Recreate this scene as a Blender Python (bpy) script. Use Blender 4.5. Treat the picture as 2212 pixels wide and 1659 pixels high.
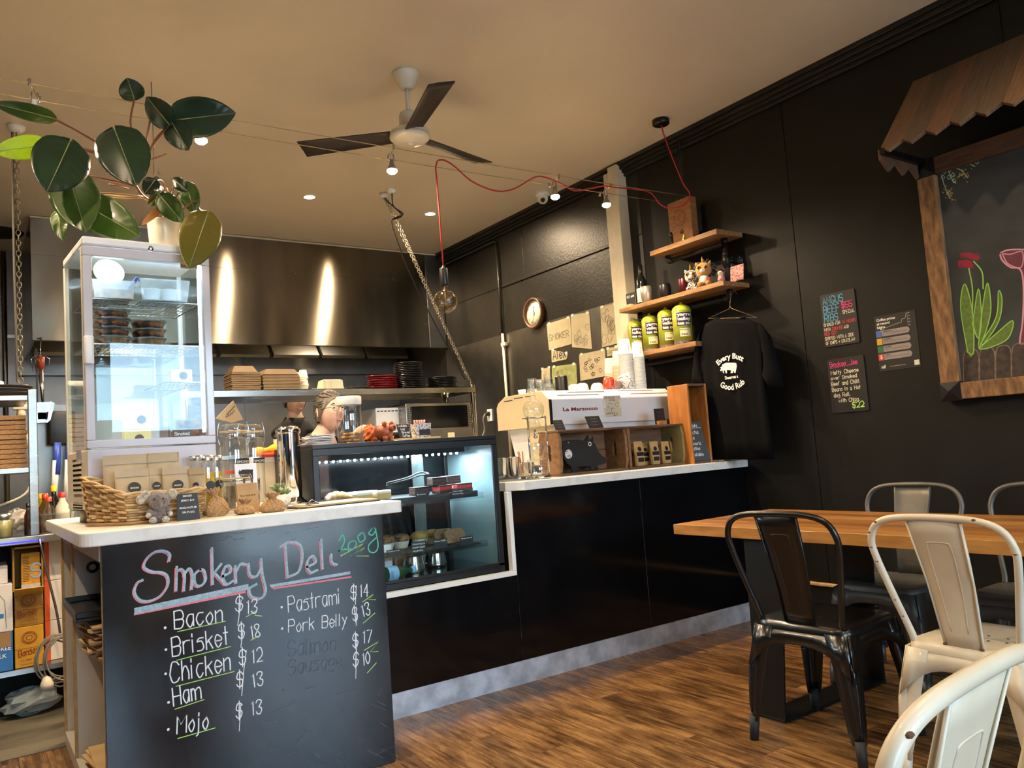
import bpy, bmesh, math, random
from mathutils import Vector, Matrix, Euler
V = Vector
R = math.radians
rnd = random.Random(7)
S = bpy.context.scene
for o in list(bpy.data.objects): bpy.data.objects.remove(o)
COL = S.collection
# ---------------------------------------------------------------- camera (metres; X along the counter, Y into the shop, Z up)
EYE = V((0, 0, 1.15)); YAW, PITCH, ROLL, FPX = 0.607446, 0.0841447, -0.0704786, 1696.918
_f = V((math.sin(YAW)*math.cos(PITCH), math.cos(YAW)*math.cos(PITCH), math.sin(PITCH)))
_r0 = V((math.cos(YAW), -math.sin(YAW), 0)); _u0 = _r0.cross(_f)
_r = _r0*math.cos(ROLL)+_u0*math.sin(ROLL); _u = -_r0*math.sin(ROLL)+_u0*math.cos(ROLL)
cd = bpy.data.cameras.new('camera'); cam = bpy.data.objects.new('camera', cd); COL.objects.link(cam)
cam.matrix_world = Matrix(((_r.x, _u.x, -_f.x, EYE.x), (_r.y, _u.y, -_f.y, EYE.y), (_r.z, _u.z, -_f.z, EYE.z), (0, 0, 0, 1)))
cd.sensor_width = 36; cd.lens = FPX/2212*36; cd.clip_start = .02; cd.clip_end = 200
S.camera = cam
# ---------------------------------------------------------------- exposure, sky
S.view_settings.view_transform = 'Standard'; S.view_settings.look = 'None'; S.view_settings.gamma = 1
S.view_settings.use_curve_mapping = False
S.view_settings.exposure = 0.95
W = bpy.data.worlds.new('sky'); S.world = W; W.use_nodes = True
bg = W.node_tree.nodes['Background']; bg.inputs[0].default_value = (.56, .76, 1, 1); bg.inputs[1].default_value = 12
# portal for the shopfront glazing behind the viewer (guides daylight sampling only)
pl = bpy.data.lights.new('daylight_portal', 'AREA'); pl.shape = 'RECTANGLE'; pl.size = 4.4; pl.size_y = 2.75; pl.cycles.is_portal = True
po = bpy.data.objects.new('daylight_portal', pl); COL.objects.link(po); po.location = (1.8, -3.14, 1.4); po.rotation_euler = (R(90), 0, 0)
# ---------------------------------------------------------------- helpers
def lin(c):
    if c <= 1 and isinstance(c, float): return c
    c = c/255; return c/12.92 if c <= .04045 else ((c+.055)/1.055)**2.4
def ray(px, py): return (_f*FPX+_r*(px-1106)-_u*(py-829.5))
def AX(px, py, x): d = ray(px, py); return EYE+d*((x-EYE.x)/d.x)
def AY(px, py, y): d = ray(px, py); return EYE+d*((y-EYE.y)/d.y)
def AZ(px, py, z): d = ray(px, py); return EYE+d*((z-EYE.z)/d.z)
MATS = {}
def mat(name, col, rough=.5, metal=0., var=.08, scale=9., bump=0., col2=None, stretch=None, emit=0., coat=0., sheen=0., trans=0., aniso=0., spec=None, detail=4., ramp=(.35, .65), bscale=None, sss=0., rvar=0.):
    m = bpy.data.materials.new(name); MATS[name] = m; m.use_nodes = True
    nt = m.node_tree; N = nt.nodes; L = nt.links; b = N['Principled BSDF']
    c = [lin(x) for x in col]; d = [lin(x) for x in col2] if col2 else [min(1, x*(1+var)) for x in c]
    if not col2: c = [x*(1-var) for x in c]
    tc = N.new('ShaderNodeTexCoord'); mp = N.new('ShaderNodeMapping'); L.new(tc.outputs['Object'], mp.inputs[0])
    if stretch: mp.inputs['Scale'].default_value = stretch
    nz = N.new('ShaderNodeTexNoise'); nz.inputs['Scale'].default_value = scale; nz.inputs['Detail'].default_value = detail
    L.new(mp.outputs[0], nz.inputs[0])
    cr = N.new('ShaderNodeValToRGB'); cr.color_ramp.elements[0].position = ramp[0]; cr.color_ramp.elements[1].position = ramp[1]
    cr.color_ramp.elements[0].color = (*c, 1); cr.color_ramp.elements[1].color = (*d, 1)
    L.new(nz.outputs['Fac'], cr.inputs[0]); L.new(cr.outputs[0], b.inputs['Base Color'])
    b.inputs['Roughness'].default_value = rough; b.inputs['Metallic'].default_value = metal
    if rvar:
        mr = N.new('ShaderNodeMapRange'); mr.inputs[3].default_value = max(.02, rough-rvar); mr.inputs[4].default_value = min(1, rough+rvar)
        L.new(nz.outputs['Fac'], mr.inputs[0]); L.new(mr.outputs[0], b.inputs['Roughness'])
    if coat: b.inputs['Coat Weight'].default_value = coat; b.inputs['Coat Roughness'].default_value = .08
    if sheen: b.inputs['Sheen Weight'].default_value = sheen
    if spec is not None: b.inputs['Specular IOR Level'].default_value = spec
    if trans: b.inputs['Transmission Weight'].default_value = trans
    if sss: b.inputs['Subsurface Weight'].default_value = sss; b.inputs['Subsurface Radius'].default_value = (.01, .004, .002)
    if aniso:
        b.inputs['Anisotropic'].default_value = aniso
        b.inputs['Anisotropic Rotation'].default_value = .25
        tg = N.new('ShaderNodeTangent'); tg.direction_type = 'RADIAL'; tg.axis = 'Z'
        L.new(tg.outputs[0], b.inputs['Tangent'])
    if emit:
        b.inputs['Emission Color'].default_value = (*d, 1); b.inputs['Emission Strength'].default_value = emit
    if bump:
        bp = N.new('ShaderNodeBump'); bp.inputs['Strength'].default_value = bump; bp.inputs['Distance'].default_value = .01
        n2 = nz
        if bscale:
            n2 = N.new('ShaderNodeTexNoise'); n2.inputs['Scale'].default_value = bscale; L.new(mp.outputs[0], n2.inputs[0])
        L.new(n2.outputs['Fac'], bp.inputs['Height']); L.new(bp.outputs[0], b.inputs['Normal'])
    return m
def glassmat(name, tint=(255, 255, 255), refl=1., base=.04, rough=.0):
    m = bpy.data.materials.new(name); MATS[name] = m; m.use_nodes = True; nt = m.node_tree; N = nt.nodes; L = nt.links
    N.remove(N['Principled BSDF']); out = N['Material Output']
    tr = N.new('ShaderNodeBsdfTransparent'); tr.inputs[0].default_value = (*[lin(x) for x in tint], 1)
    gl = N.new('ShaderNodeBsdfGlossy'); gl.inputs['Roughness'].default_value = rough; gl.inputs[0].default_value = (1, 1, 1, 1)
    lw = N.new('ShaderNodeLayerWeight'); lw.inputs[0].default_value = .5
    p = N.new('ShaderNodeMath'); p.operation = 'POWER'; p.inputs[1].default_value = 5; L.new(lw.outputs['Facing'], p.inputs[0])
    q = N.new('ShaderNodeMath'); q.operation = 'MULTIPLY_ADD'; q.inputs[1].default_value = .9*refl; q.inputs[2].default_value = base; L.new(p.outputs[0], q.inputs[0])
    mx = N.new('ShaderNodeMixShader'); L.new(q.outputs[0], mx.inputs[0]); L.new(tr.outputs[0], mx.inputs[1]); L.new(gl.outputs[0], mx.inputs[2])
    L.new(mx.outputs[0], out.inputs[0]); return m
def M_(m): return MATS[m] if isinstance(m, str) else m
MW = {}
def thing(name, label, cat, loc=(0, 0, 0), rz=0., group=None, rx=0., ry=0.):
    o = bpy.data.objects.new(name, None); COL.objects.link(o); o.empty_display_size = .05
    o.location = loc; o.rotation_euler = (rx, ry, rz); o['label'] = label; o['category'] = cat
    if group: o['group'] = group
    MW[o.name] = Matrix.Translation(V(loc)) @ Euler((rx, ry, rz)).to_matrix().to_4x4(); return o
def tag(o, label=None, cat=None, group=None, kind=None):
    if label: o['label'] = label
    if cat: o['category'] = cat
    if group: o['group'] = group
    if kind: o['kind'] = kind
    return o
def mw(o): return MW.get(o.name, Matrix.Identity(4))
def catmull(P, n=6, closed=False):
    P = [V(p) for p in P]; out = []; m = len(P)
    if m < 3: return P
    for i in range(m if closed else m-1):
        p0 = P[(i-1) % m] if closed or i > 0 else P[0]*2-P[1]
        p1 = P[i]; p2 = P[(i+1) % m]
        p3 = P[(i+2) % m] if closed or i+2 < m else P[-1]*2-P[-2]
        for k in range(n):
            t = k/n
            out.append(.5*((2*p1)+(p2-p0)*t+(2*p0-5*p1+4*p2-p3)*t*t+(3*p1-p0-3*p2+p3)*t**3))
    if not closed: out.append(P[-1])
    return out
def frame(d, up=V((0, 0, 1))):
    d = d.normalized()
    if abs(d.dot(up)) > .98: up = V((0, 1, 0)) if abs(d.y) < .9 else V((1, 0, 0))
    a = d.cross(up).normalized(); return a, a.cross(d).normalized()
class MB:
    def __init__(s): s.v = []; s.f = []; s.sm = []
    def add(s, vs, fs, smooth=False, m=None):
        k = len(s.v)
        s.v += [tuple(m @ V(p)) if m else tuple(p) for p in vs]
        s.f += [tuple(i+k for i in f) for f in fs]; s.sm += [smooth]*len(fs); return s
    def box(s, c, d, rz=0., m=None, taper=1., rx=0., ry=0.):
        x, y, z = d[0]/2, d[1]/2, d[2]/2; t = taper
        vs = [(-x, -y, -z), (x, -y, -z), (x, y, -z), (-x, y, -z), (-x*t, -y*t, z), (x*t, -y*t, z), (x*t, y*t, z), (-x*t, y*t, z)]
        mm = Matrix.Translation(V(c)) @ Euler((rx, ry, rz)).to_matrix().to_4x4()
        if m: mm = m @ mm
        return s.add(vs, [(0, 3, 2, 1), (4, 5, 6, 7), (0, 1, 5, 4), (1, 2, 6, 5), (2, 3, 7, 6), (3, 0, 4, 7)], False, mm)
    def bb(s, a, b): # box from two corners
        return s.box([(a[i]+b[i])/2 for i in range(3)], [abs(b[i]-a[i]) for i in range(3)])
    def lathe(s, prof, c=(0, 0, 0), n=24, axis=None, smooth=True, cap=True, m=None, sx=1., sy=1.):
        vs = []; fs = []; k = len(prof)
        for i in range(n):
            a = 2*math.pi*i/n
            for r, z in prof: vs.append((r*math.cos(a)*sx, r*math.sin(a)*sy, z))
        for i in range(n):
            j = (i+1) % n
            for q in range(k-1): fs.append((i*k+q, j*k+q, j*k+q+1, i*k+q+1))
        if cap:
            if prof[0][0] > 1e-6: fs.append(tuple(i*k for i in range(n))[::-1])
            if prof[-1][0] > 1e-6: fs.append(tuple(i*k+k-1 for i in range(n)))
        mm = Matrix.Translation(V(c))
        if axis is not None:
            d = V(axis).normalized(); a, b = frame(d); b2 = d.cross(a)
            mm = mm @ Matrix(((a.x, b2.x, d.x, 0), (a.y, b2.y, d.y, 0), (a.z, b2.z, d.z, 0), (0, 0, 0, 1)))
        if m: mm = m @ mm
        return s.add(vs, fs, smooth, mm)
    def cyl(s, p0, p1, r, r1=None, n=14, smooth=True):
        p0 = V(p0); p1 = V(p1); d = p1-p0
        return s.lathe([(r, 0), (r if r1 is None else r1, d.length)], p0, n, d, smooth)
    def tube(s, P, r, n=8, closed=False, smooth=True, flat=None):
        P = [V(p) for p in P]; m = len(P); vs = []; fs = []; up = None
        for i in range(m):
            a = P[(i-1) % m] if closed or i > 0 else P[i]; b = P[(i+1) % m] if closed or i < m-1 else P[i]
            d = (b-a)
            if d.length < 1e-9: d = V((0, 0, 1))
            d.normalize()
            if up is None: x, y = frame(d)
            else:
                y = up-d*up.dot(d)
                if y.length < 1e-6: x, y = frame(d)
                else: y.normalize(); x = d.cross(y)
            up = y; rr = r[i] if isinstance(r, (list, tuple)) else r
            for k in range(n):
                t = 2*math.pi*k/n; ry = rr*(flat if flat else 1); vs.append(P[i]+x*math.cos(t)*rr+y*math.sin(t)*ry)
        for i in range(m if closed else m-1):
            j = (i+1) % m
            for k in range(n): fs.append((i*n+k, i*n+(k+1) % n, j*n+(k+1) % n, j*n+k))
        if not closed: fs.append(tuple(range(n))[::-1]); fs.append(tuple((m-1)*n+k for k in range(n)))
        return s.add(vs, fs, smooth)
    def sphere(s, c, r, n=16, k=10, sc=(1, 1, 1), m=None):
        return s.lathe([(r*math.sin(math.pi*i/k), -r*math.cos(math.pi*i/k)) for i in range(k+1)], c, n, None, True, False, m) if sc == (1, 1, 1) else \
            s.lathe([(r*math.sin(math.pi*i/k), -r*math.cos(math.pi*i/k)) for i in range(k+1)], (0, 0, 0), n, None, True, False, (m or Matrix.Identity(4)) @ Matrix.Translation(V(c)) @ Matrix.Diagonal((*sc, 1)))
    def prism(s, pts, o, u, v, n, t, smooth=False): # outline pts (x,y) in frame u,v extruded t along n
        o, u, v, n = V(o), V(u), V(v), V(n); k = len(pts)
        vs = [o+u*x+v*y for x, y in pts]+[o+u*x+v*y+n*t for x, y in pts]
        s.add(vs, [tuple(range(k))[::-1], tuple(range(k, 2*k))]); kk = len(s.v)-2*k
        s.f += [(kk+i, kk+(i+1) % k, kk+k+(i+1) % k, kk+k+i) for i in range(k)]; s.sm += [smooth]*k; return s
    def grid(s, P, smooth=True): # P rows of points
        a = len(P); b = len(P[0]); return s.add([p for r in P for p in r], [(i*b+j, i*b+j+1, (i+1)*b+j+1, (i+1)*b+j) for i in range(a-1) for j in range(b-1)], smooth)
    def rbox(s, c, d, r=.01, seg=3, m=None): # rounded (in plan) box
        x, y, z = d[0]/2, d[1]/2, d[2]; r = min(r, x*.99, y*.99); pts = []
        for cx, cy, a0 in ((x-r, y-r, 0), (-x+r, y-r, 90), (-x+r, -y+r, 180), (x-r, -y+r, 270)):
            for k in range(seg+1): a = R(a0+90*k/seg); pts.append((cx+r*math.cos(a), cy+r*math.sin(a)))
        k = len(pts); mm = Matrix.Translation(V(c)); mm = m @ mm if m else mm
        vs = [(p[0], p[1], -z/2) for p in pts]+[(p[0], p[1], z/2) for p in pts]
        s.add(vs, [tuple(range(k))[::-1], tuple(range(k, 2*k))], False, mm); kk = len(s.v)-2*k
        s.f += [(kk+i, kk+(i+1) % k, kk+k+(i+1) % k, kk+k+i) for i in range(k)]; s.sm += [True]*k; return s
    def build(s, name, material, parent=None, bevel=0., world=False, label=None, seg=2, subsurf=0, autosm=None, solid=0.):
        me = bpy.data.meshes.new(name); vs = s.v
        if parent is not None and world:
            inv = mw(parent).inverted(); vs = [tuple(inv @ V(p)) for p in vs]
        me.from_pydata(vs, [], s.f); me.materials.append(M_(material))
        me.polygons.foreach_set('use_smooth', s.sm); me.update()
        o = bpy.data.objects.new(name, me); COL.objects.link(o)
        if parent is not None: o.parent = parent; MW[o.name] = mw(parent)
        if bevel:
            b = o.modifiers.new('bevel', 'BEVEL'); b.width = bevel; b.segments = seg; b.limit_method = 'ANGLE'; b.angle_limit = R(40)
        if solid: so = o.modifiers.new('solidify', 'SOLIDIFY'); so.thickness = solid; so.offset = 0
        if subsurf: ss = o.modifiers.new('subsurf', 'SUBSURF'); ss.levels = ss.render_levels = subsurf
        if label: o['label'] = label
        return o
def copy_tree(o, parent=None):
    c = o.copy(); COL.objects.link(c); MW[c.name] = mw(o)
    if parent is not None: c.parent = parent
    for ch in o.children: copy_tree(ch, c)
    return c
def put(o, loc, rz=0., label=None, group=None):
    o.location = loc; o.rotation_euler = (0, 0, rz); MW[o.name] = Matrix.Translation(V(loc)) @ Euler((0, 0, rz)).to_matrix().to_4x4()
    if label: o['label'] = label
    if group: o['group'] = group
    return o
def struct(o): o['kind'] = 'structure'; return o
# ---- single-stroke handwriting: "width;stroke;stroke", points are xy digits, baseline y=2, x-height 6, caps 8; ~ = smooth
GL = dict(l.split('=') for l in """A=4;022842;1434|B=4;0802;~0838463505;~0535443202|C=4;~4738180504123243|D=4;0802;~082846442202|E=4;48080242;0535|F=4;480802;0535|G=4;~4738180504123244;4424|H=4;0802;4842;0545|I=1;0802|J=4;~4843321203|K=4;0802;4804;1542|L=4;080242|M=5;0208255852|N=4;02084248|O=4;~28060422444628|P=4;0208;~0838463505|Q=4;~28060422444628;2342|R=4;0208;~0838463505;2542|S=4;~47381806153544321203|T=4;0848;2822|U=4;~080412324448|V=4;082248|W=6;0812365268|X=4;0842;4802|Y=4;082548;2522|Z=4;08480242|a=3;~361604122234;3632|b=3;0802;~041626342202|c=3;~361604122233|d=3;~361604122234;3832|e=3;~0434351604122233|f=3;~38281712;0626|g=3;~361604132334;~36312001|h=3;0802;~0416263432|i=1;0602;0807|j=2;~161100;1817|k=3;0802;3604;1532|l=1;0802|m=5;0602;~05162522;~25465552|n=3;0602;~05263532|o=3;~260412223426|p=3;0600;~051626342202|q=3;~361604122234;3630|r=3;0602;~051636|s=3;~36160525332202|t=2;1812;0626|u=3;~0603122234;3632|v=4;062246|w=5;0612254256|x=3;0632;3602|y=3;0623;3600|z=3;06360232|0=4;~28060422444628|1=2;071812|2=4;~0718384502;0242|3=4;~0718384725;~2544321203|4=4;380444;3832|5=4;480805;~052544321203|6=4;~4817041222443504|7=4;084812|8=4;~250728472503224325|9=4;~472807164547;4742|$=4;~47381806153544321203;2921|+=4;2723;0545|&=4;~421728270403223244|.=1;0203|,=1;0301|-=3;0525|!=1;0804;0302|'=1;0807""".split('|'))
def glyphstroke(ch):
    p = GL.get(ch, '3').split(';'); w = int(p[0]); out = []
    for s in p[1:]:
        sm = s.startswith('~'); s = s.lstrip('~'); q = [(int(s[i]), int(s[i+1])-2) for i in range(0, len(s)-1, 2)]
        if sm and len(q) > 2: q = [(a.x, a.y) for a in catmull([(x, y, 0) for x, y in q], 4)]
        out.append(q)
    return w, out
RC = [0]
def ribbon(mb, pts, o, u, v, n, w, lift=.0006): # flat chalk/marker stroke lying on a surface
    RC[0] = (RC[0]+1) % 24; lift += RC[0]*.00003
    P = [o+u*x+v*y for x, y in pts]; m = len(P)
    if m < 2: return
    L = []; 
    for i in range(m):
        d = (P[min(i+1, m-1)]-P[max(i-1, 0)]); d = d.normalized() if d.length > 1e-9 else u
        s = n.cross(d)*w/2; e = d*w*.4*(-1 if i == 0 else 1 if i == m-1 else 0)
        L.append((P[i]+s+e+n*lift, P[i]-s+e+n*lift))
    k = len(mb.v); mb.v += [tuple(q) for a in L for q in a]
    mb.f += [(k+2*i, k+2*i+1, k+2*i+3, k+2*i+2) for i in range(m-1)]; mb.sm += [False]*(m-1)
def hand(mb, text, o, u, v, n, size, w=None, jit=.0, wx=1., rot=0.): # size = cap height
    o, u, v, n = V(o), V(u), V(v), V(n); k = size/6; x = 0; w = w or size*.12
    if rot: u, v = u*math.cos(rot)+v*math.sin(rot), v*math.cos(rot)-u*math.sin(rot)
    for ch in text:
        gw, st = glyphstroke(ch); dy = rnd.uniform(-jit, jit)*size
        for q in st: ribbon(mb, [((x+a*wx)*k, b*k+dy) for a, b in q], o, u, v, n, w)
        x += (gw+1.3)*wx
    return x*k
def textverts(s, bold=0., spacing=1.):
    cu = bpy.data.curves.new('t', 'FONT'); cu.body = s; cu.size = 1; cu.offset = bold; cu.space_character = spacing; cu.resolution_u = 3
    ob = bpy.data.objects.new('t', cu); me = bpy.data.meshes.new_from_object(ob)
    vs = [v.co.copy() for v in me.vertices]; fs = [tuple(p.vertices) for p in me.polygons]
    bpy.data.objects.remove(ob); bpy.data.curves.remove(cu); bpy.data.meshes.remove(me); return vs, fs
def print_(mb, s, o, u, v, n, size, width=None, bold=0., align='L', lift=.0008, warp=None):
    o, u, v, n = V(o), V(u), V(v), V(n); vs, fs = textverts(s, bold)
    if not vs: return
    x0 = min(p.x for p in vs); x1 = max(p.x for p in vs); sx = size/.73
    if width: sx = width/max(1e-6, x1-x0)
    off = {'L': -x0, 'C': -(x0+x1)/2, 'R': -x1}[align]; sy = size/.73
    k = len(mb.v)
    for p in vs:
        X, Yv = (p.x+off)*sx, p.y*sy
        if warp: mb.v.append(tuple(warp(X, Yv)))
        else: mb.v.append(tuple(o+u*X+v*Yv+n*lift))
    mb.f += [tuple(i+k for i in f) for f in fs]; mb.sm += [False]*len(fs)
UX, UY, UZ = V((1, 0, 0)), V((0, 1, 0)), V((0, 0, 1))
# ================================================================ materials
def floormat(name, dark, mid, light, seed):
    m = mat(name, mid, .27, rvar=.07, bump=.1, scale=7, stretch=(7, .55, 1), detail=10); nt = m.node_tree; N = nt.nodes; L = nt.links; b = N['Principled BSDF']
    mp = [n for n in N if n.type == 'MAPPING'][0]; mp.inputs['Location'].default_value = (seed*3.1, seed*1.7, 0)
    a = [n for n in N if n.type == 'TEX_NOISE'][0]; a.inputs['Roughness'].default_value = .68; cr = [n for n in N if n.type == 'VALTORGB'][0].color_ramp
    cr.elements[0].position = .33; cr.elements[0].color = (*[lin(x) for x in dark], 1); cr.elements[1].position = .66; cr.elements[1].color = (*[lin(x) for x in light], 1); e = cr.elements.new(.48); e.color = (*[lin(x) for x in mid], 1)
    tc = [n for n in N if n.type == 'TEX_COORD'][0]; bl = N.new('ShaderNodeTexNoise'); bl.inputs['Scale'].default_value = 4.5; bl.inputs['Detail'].default_value = 5; mp2 = N.new('ShaderNodeMapping'); mp2.inputs['Scale'].default_value = (2.2, .8, 1); mp2.inputs['Location'].default_value = (seed, seed*2, 0); L.new(tc.outputs['Object'], mp2.inputs[0]); L.new(mp2.outputs[0], bl.inputs[0])
    r2 = N.new('ShaderNodeValToRGB'); r2.color_ramp.elements[0].position = .36; r2.color_ramp.elements[0].color = (.34, .3, .27, 1); r2.color_ramp.elements[1].position = .58; r2.color_ramp.elements[1].color = (1, 1, 1, 1); L.new(bl.outputs['Fac'], r2.inputs[0])
    mx = N.new('ShaderNodeMix'); mx.data_type = 'RGBA'; mx.blend_type = 'MULTIPLY'; mx.inputs[0].default_value = .8; L.new([n for n in N if n.type == 'VALTORGB'][0].outputs[0], mx.inputs[6]); L.new(r2.outputs[0], mx.inputs[7]); L.new(mx.outputs[2], b.inputs['Base Color'])
floormat('floorboard', (56, 36, 20), (122, 86, 48), (166, 124, 74), 1); floormat('floorboard_dark', (48, 31, 18), (104, 72, 40), (150, 110, 66), 2); floormat('floorboard_warm', (64, 40, 22), (134, 94, 52), (176, 132, 80), 3)
mat('subfloor', (40, 26, 18), .8)
mat('vinyl_floor', (92, 86, 72), .6, var=.2, scale=160)
mat('ceiling_paint', (218, 202, 176), .45, var=.04, scale=1.2)
mat('black_paint', (20, 19, 17), .5, var=.12, scale=5, bump=.05, bscale=70, rvar=.06, spec=.25)
mat('black_gloss_paint', (26, 25, 22), .36, var=.12, scale=5, bump=.14, bscale=45, spec=.4)
mat('black_trim', (24, 22, 20), .35, var=.1)
mat('cream_paint', (206, 196, 170), .5, var=.06)
mat('steel', (150, 148, 142), .26, 1, var=.1, scale=3, stretch=(1, 1, 12), aniso=.6, bump=.015, bscale=4, rvar=.06)
mat('steel_hood', (126, 120, 108), .205, 1, var=.14, scale=2.2, stretch=(2.5, 1, .6), aniso=1., bump=.008, bscale=2.5, rvar=.02)
mat('steel_dull', (132, 130, 126), .34, 1, var=.15, scale=4, bump=.03, bscale=3)
mat('chrome', (205, 205, 205), .08, 1, var=.03)
mat('steel_polished', (185, 184, 180), .16, 1, var=.05)
mat('laminate_black', (9, 9, 11), .12, 0, var=.25, scale=3, spec=.35, bump=.01)
mat('kick_metal', (178, 181, 190), .5, .35, var=.22, scale=14, rvar=.12)
mat('stone_top', (222, 219, 212), .28, 0, col2=(196, 192, 184), scale=18, ramp=(.5, .8), detail=8)
mat('chalk_panel', (7, 8, 11), .15, 0, col2=(13, 14, 20), scale=6, ramp=(.4, .8), rvar=.06, detail=8, bump=.012, spec=.6)
mat('white_laminate', (196, 190, 178), .45, var=.05)
mat('ply_edge', (178, 146, 98), .6, var=.15, scale=20)
mat('white_paint', (228, 224, 214), .4, var=.04)
mat('fridge_white', (186, 186, 196), .14, var=.03)
mat('white_plastic', (220, 222, 226), .35, var=.03)
mat('warm_plastic', (214, 204, 182), .4, var=.04)
mat('black_plastic', (14, 14, 15), .35, var=.2)
mat('black_matte', (16, 16, 17), .75, var=.2)
mat('rubber', (24, 23, 22), .7)
mat('red_cord', (170, 26, 30), .7, var=.2, scale=60)
mat('grey_cord', (120, 116, 106), .6)
mat('lamp_glow', (255, 214, 150), .4, emit=42, var=0)
mat('led_glow', (214, 234, 255), .4, emit=9, var=0)
glassmat('pane', (248, 253, 252), base=.022)
glassmat('milky', (224, 230, 232), base=.28, rough=.15)
glassmat('window_glass', (245, 250, 250), base=.04)
glassmat('jar_glass', (250, 252, 251), base=.12)
glassmat('bulb_glass', (246, 234, 212), base=.06)
glassmat('clear_plastic', (240, 244, 246), base=.06, rough=.12)
mat('pavement', (190, 186, 178), .85, var=.12, scale=4)
mat('brick_far', (150, 96, 76), .8, var=.2)
XW, ZC, YB = 4.04, 3.22, 8.1
# ================================================================ setting
fl = struct(MB().bb((-1.6, -3.2, -.08), (XW+.1, YB+.1, -.006)).build('floor', 'subfloor'))
fm = ['floorboard', 'floorboard_dark', 'floorboard_warm']
k = 0
for i in range(-17, 14):
    x0 = 1.597+i*.18
    if x0 > XW or x0+.18 < -1.6: continue
    y = -3.2-rnd.random()*.9
    while y < 4.08:
        L = .92; a, b = max(y, -3.2), min(y+L, 4.08); y += L
        if b-a < .05: continue
        xa, xb = max(x0, -1.6)+.0007, min(x0+.18, XW)-.0007
        MB().bb((xa, a+.0007, -.006), (xb, b-.0007, rnd.uniform(-.0006, .0004))).build('plank', fm[rnd.choice((0, 0, 1, 2, 2))], fl)
struct(MB().bb((-1.6, 4.08, -.006), (XW, YB, .004)).build('floor', 'vinyl_floor'))
struct(MB().bb((-1.7, -3.3, ZC), (XW+.15, YB+.2, ZC+.1)).build('ceiling', 'ceiling_paint'))
wr = struct(MB().bb((XW+.01, -3.3, 0), (XW+.15, YB+.2, ZC)).build('wall_right', 'black_trim'))
# painted sheets of the right-hand wall, joints open 4 mm
cols = [6.95, 5.5, 4.3, 4.02, 2.775, 1.55, .33, -.9, -2.1, -3.2]
for i in range(len(cols)-1):
    for z0, z1 in ((0, 2.648), (2.652, 3.2)):
        if i in (3, 4) and z0 > 1: continue
        if i in (3, 4): z1 = 3.2 if i == 4 else 3.2
        m = 'black_gloss_paint' if cols[i] > 4.1 else 'black_paint'
        MB().bb((XW, cols[i+1]+.002, z0), (XW+.012, cols[i]-.002, z1)).build('panel', m, wr, bevel=.0015)
# picture-rail moulding over the joint towards the kitchen
MB().bb((XW-.012, 4.3, 2.64), (XW, 5.86, 2.664)).build('moulding', 'black_gloss_paint', wr, bevel=.004)
# steel sheets below the paint in the kitchen corner
for a, b in ((6.95, 5.86), (5.85, 5.2), (5.195, 4.32)):
    MB().bb((XW-.004, b, .9), (XW, a, 2.215)).build('steel_sheet', 'steel_dull', wr)
co = MB()
for dz, dx in ((.0, .075), (.028, .06), (.05, .04), (.075, .022)):
    co.bb((XW-dx, -3.2, ZC-dz-.03), (XW, 6.93, ZC-dz))
struct(co.build('trim_1', 'black_trim', None, bevel=.004))
bs = struct(MB().bb((XW-.018, -3.2, 0), (XW, 3.27, .25)).build('baseboard_right', 'black_paint', None, bevel=.004))
MB().bb((XW-.03, -3.2, .25), (XW, 3.27, .268)).build('skirting_highlight', 'ply_edge', bs, bevel=.005)  # pale strip painting the light caught along the skirting top
# back and left walls
wb = struct(MB().bb((-1.7, YB, 0), (XW+.15, YB+.12, ZC)).build('wall_back', 'steel_dull'))
for a, b in ((-1.6, .9), (.905, 2.3), (2.305, 3.3), (3.305, 4.03)):
    MB().bb((a, YB-.006, 0), (b, YB, ZC-.02)).build('steel_sheet', 'steel_dull', wb)
struct(MB().bb((-1.7, -3.3, 0), (-1.6, YB+.2, ZC)).build('wall_left', 'black_paint'))
# shopfront behind the viewer: glazing between posts, sill, head
wf = struct(MB().bb((-1.7, -3.3, 2.8), (XW+.15, -3.2, ZC)).bb((-1.7, -3.3, 0), (-.4, -3.2, 2.8)).bb((3.95, -3.3, 0), (4.15, -3.2, 2.8)).build('wall_front', 'black_paint'))
struct(MB().bb((-.4, -3.29, 0), (2.2, -3.21, .85)).build('wall_front', 'black_paint'))
wn = struct(MB().bb((-.4, -3.29, 0), (3.95, -3.21, .12)).bb((-.4, -3.29, 2.72), (3.95, -3.21, 2.8)).build('window_1', 'black_trim'))
struct(MB().bb((1.5, -3.32, 0), (2.2, -3.2, 2.8)).build('wall_front', 'brick_far'))
for x in (-.4, .5, 1.44, 2.2, 3.89): MB().bb((x, -3.29, .12), (x+.06, -3.21, 2.72)).build('mullion', 'black_trim', wn)
for x, w in ((-.34, .84), (.56, .88), (2.26, 1.63)): MB().bb((x, -3.252, .12), (x+w, -3.246, 2.72)).build('pane', 'window_glass', wn)
struct(MB().bb((-14, -16, -.12), (18, -3.3, -.06)).build('ground', 'pavement'))
tag(MB().bb((-16, -18, -.1), (20, -16.5, 2.4)).build('street_facade', 'brick_far'), 'brick building across the street outside the shopfront', 'building')
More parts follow.
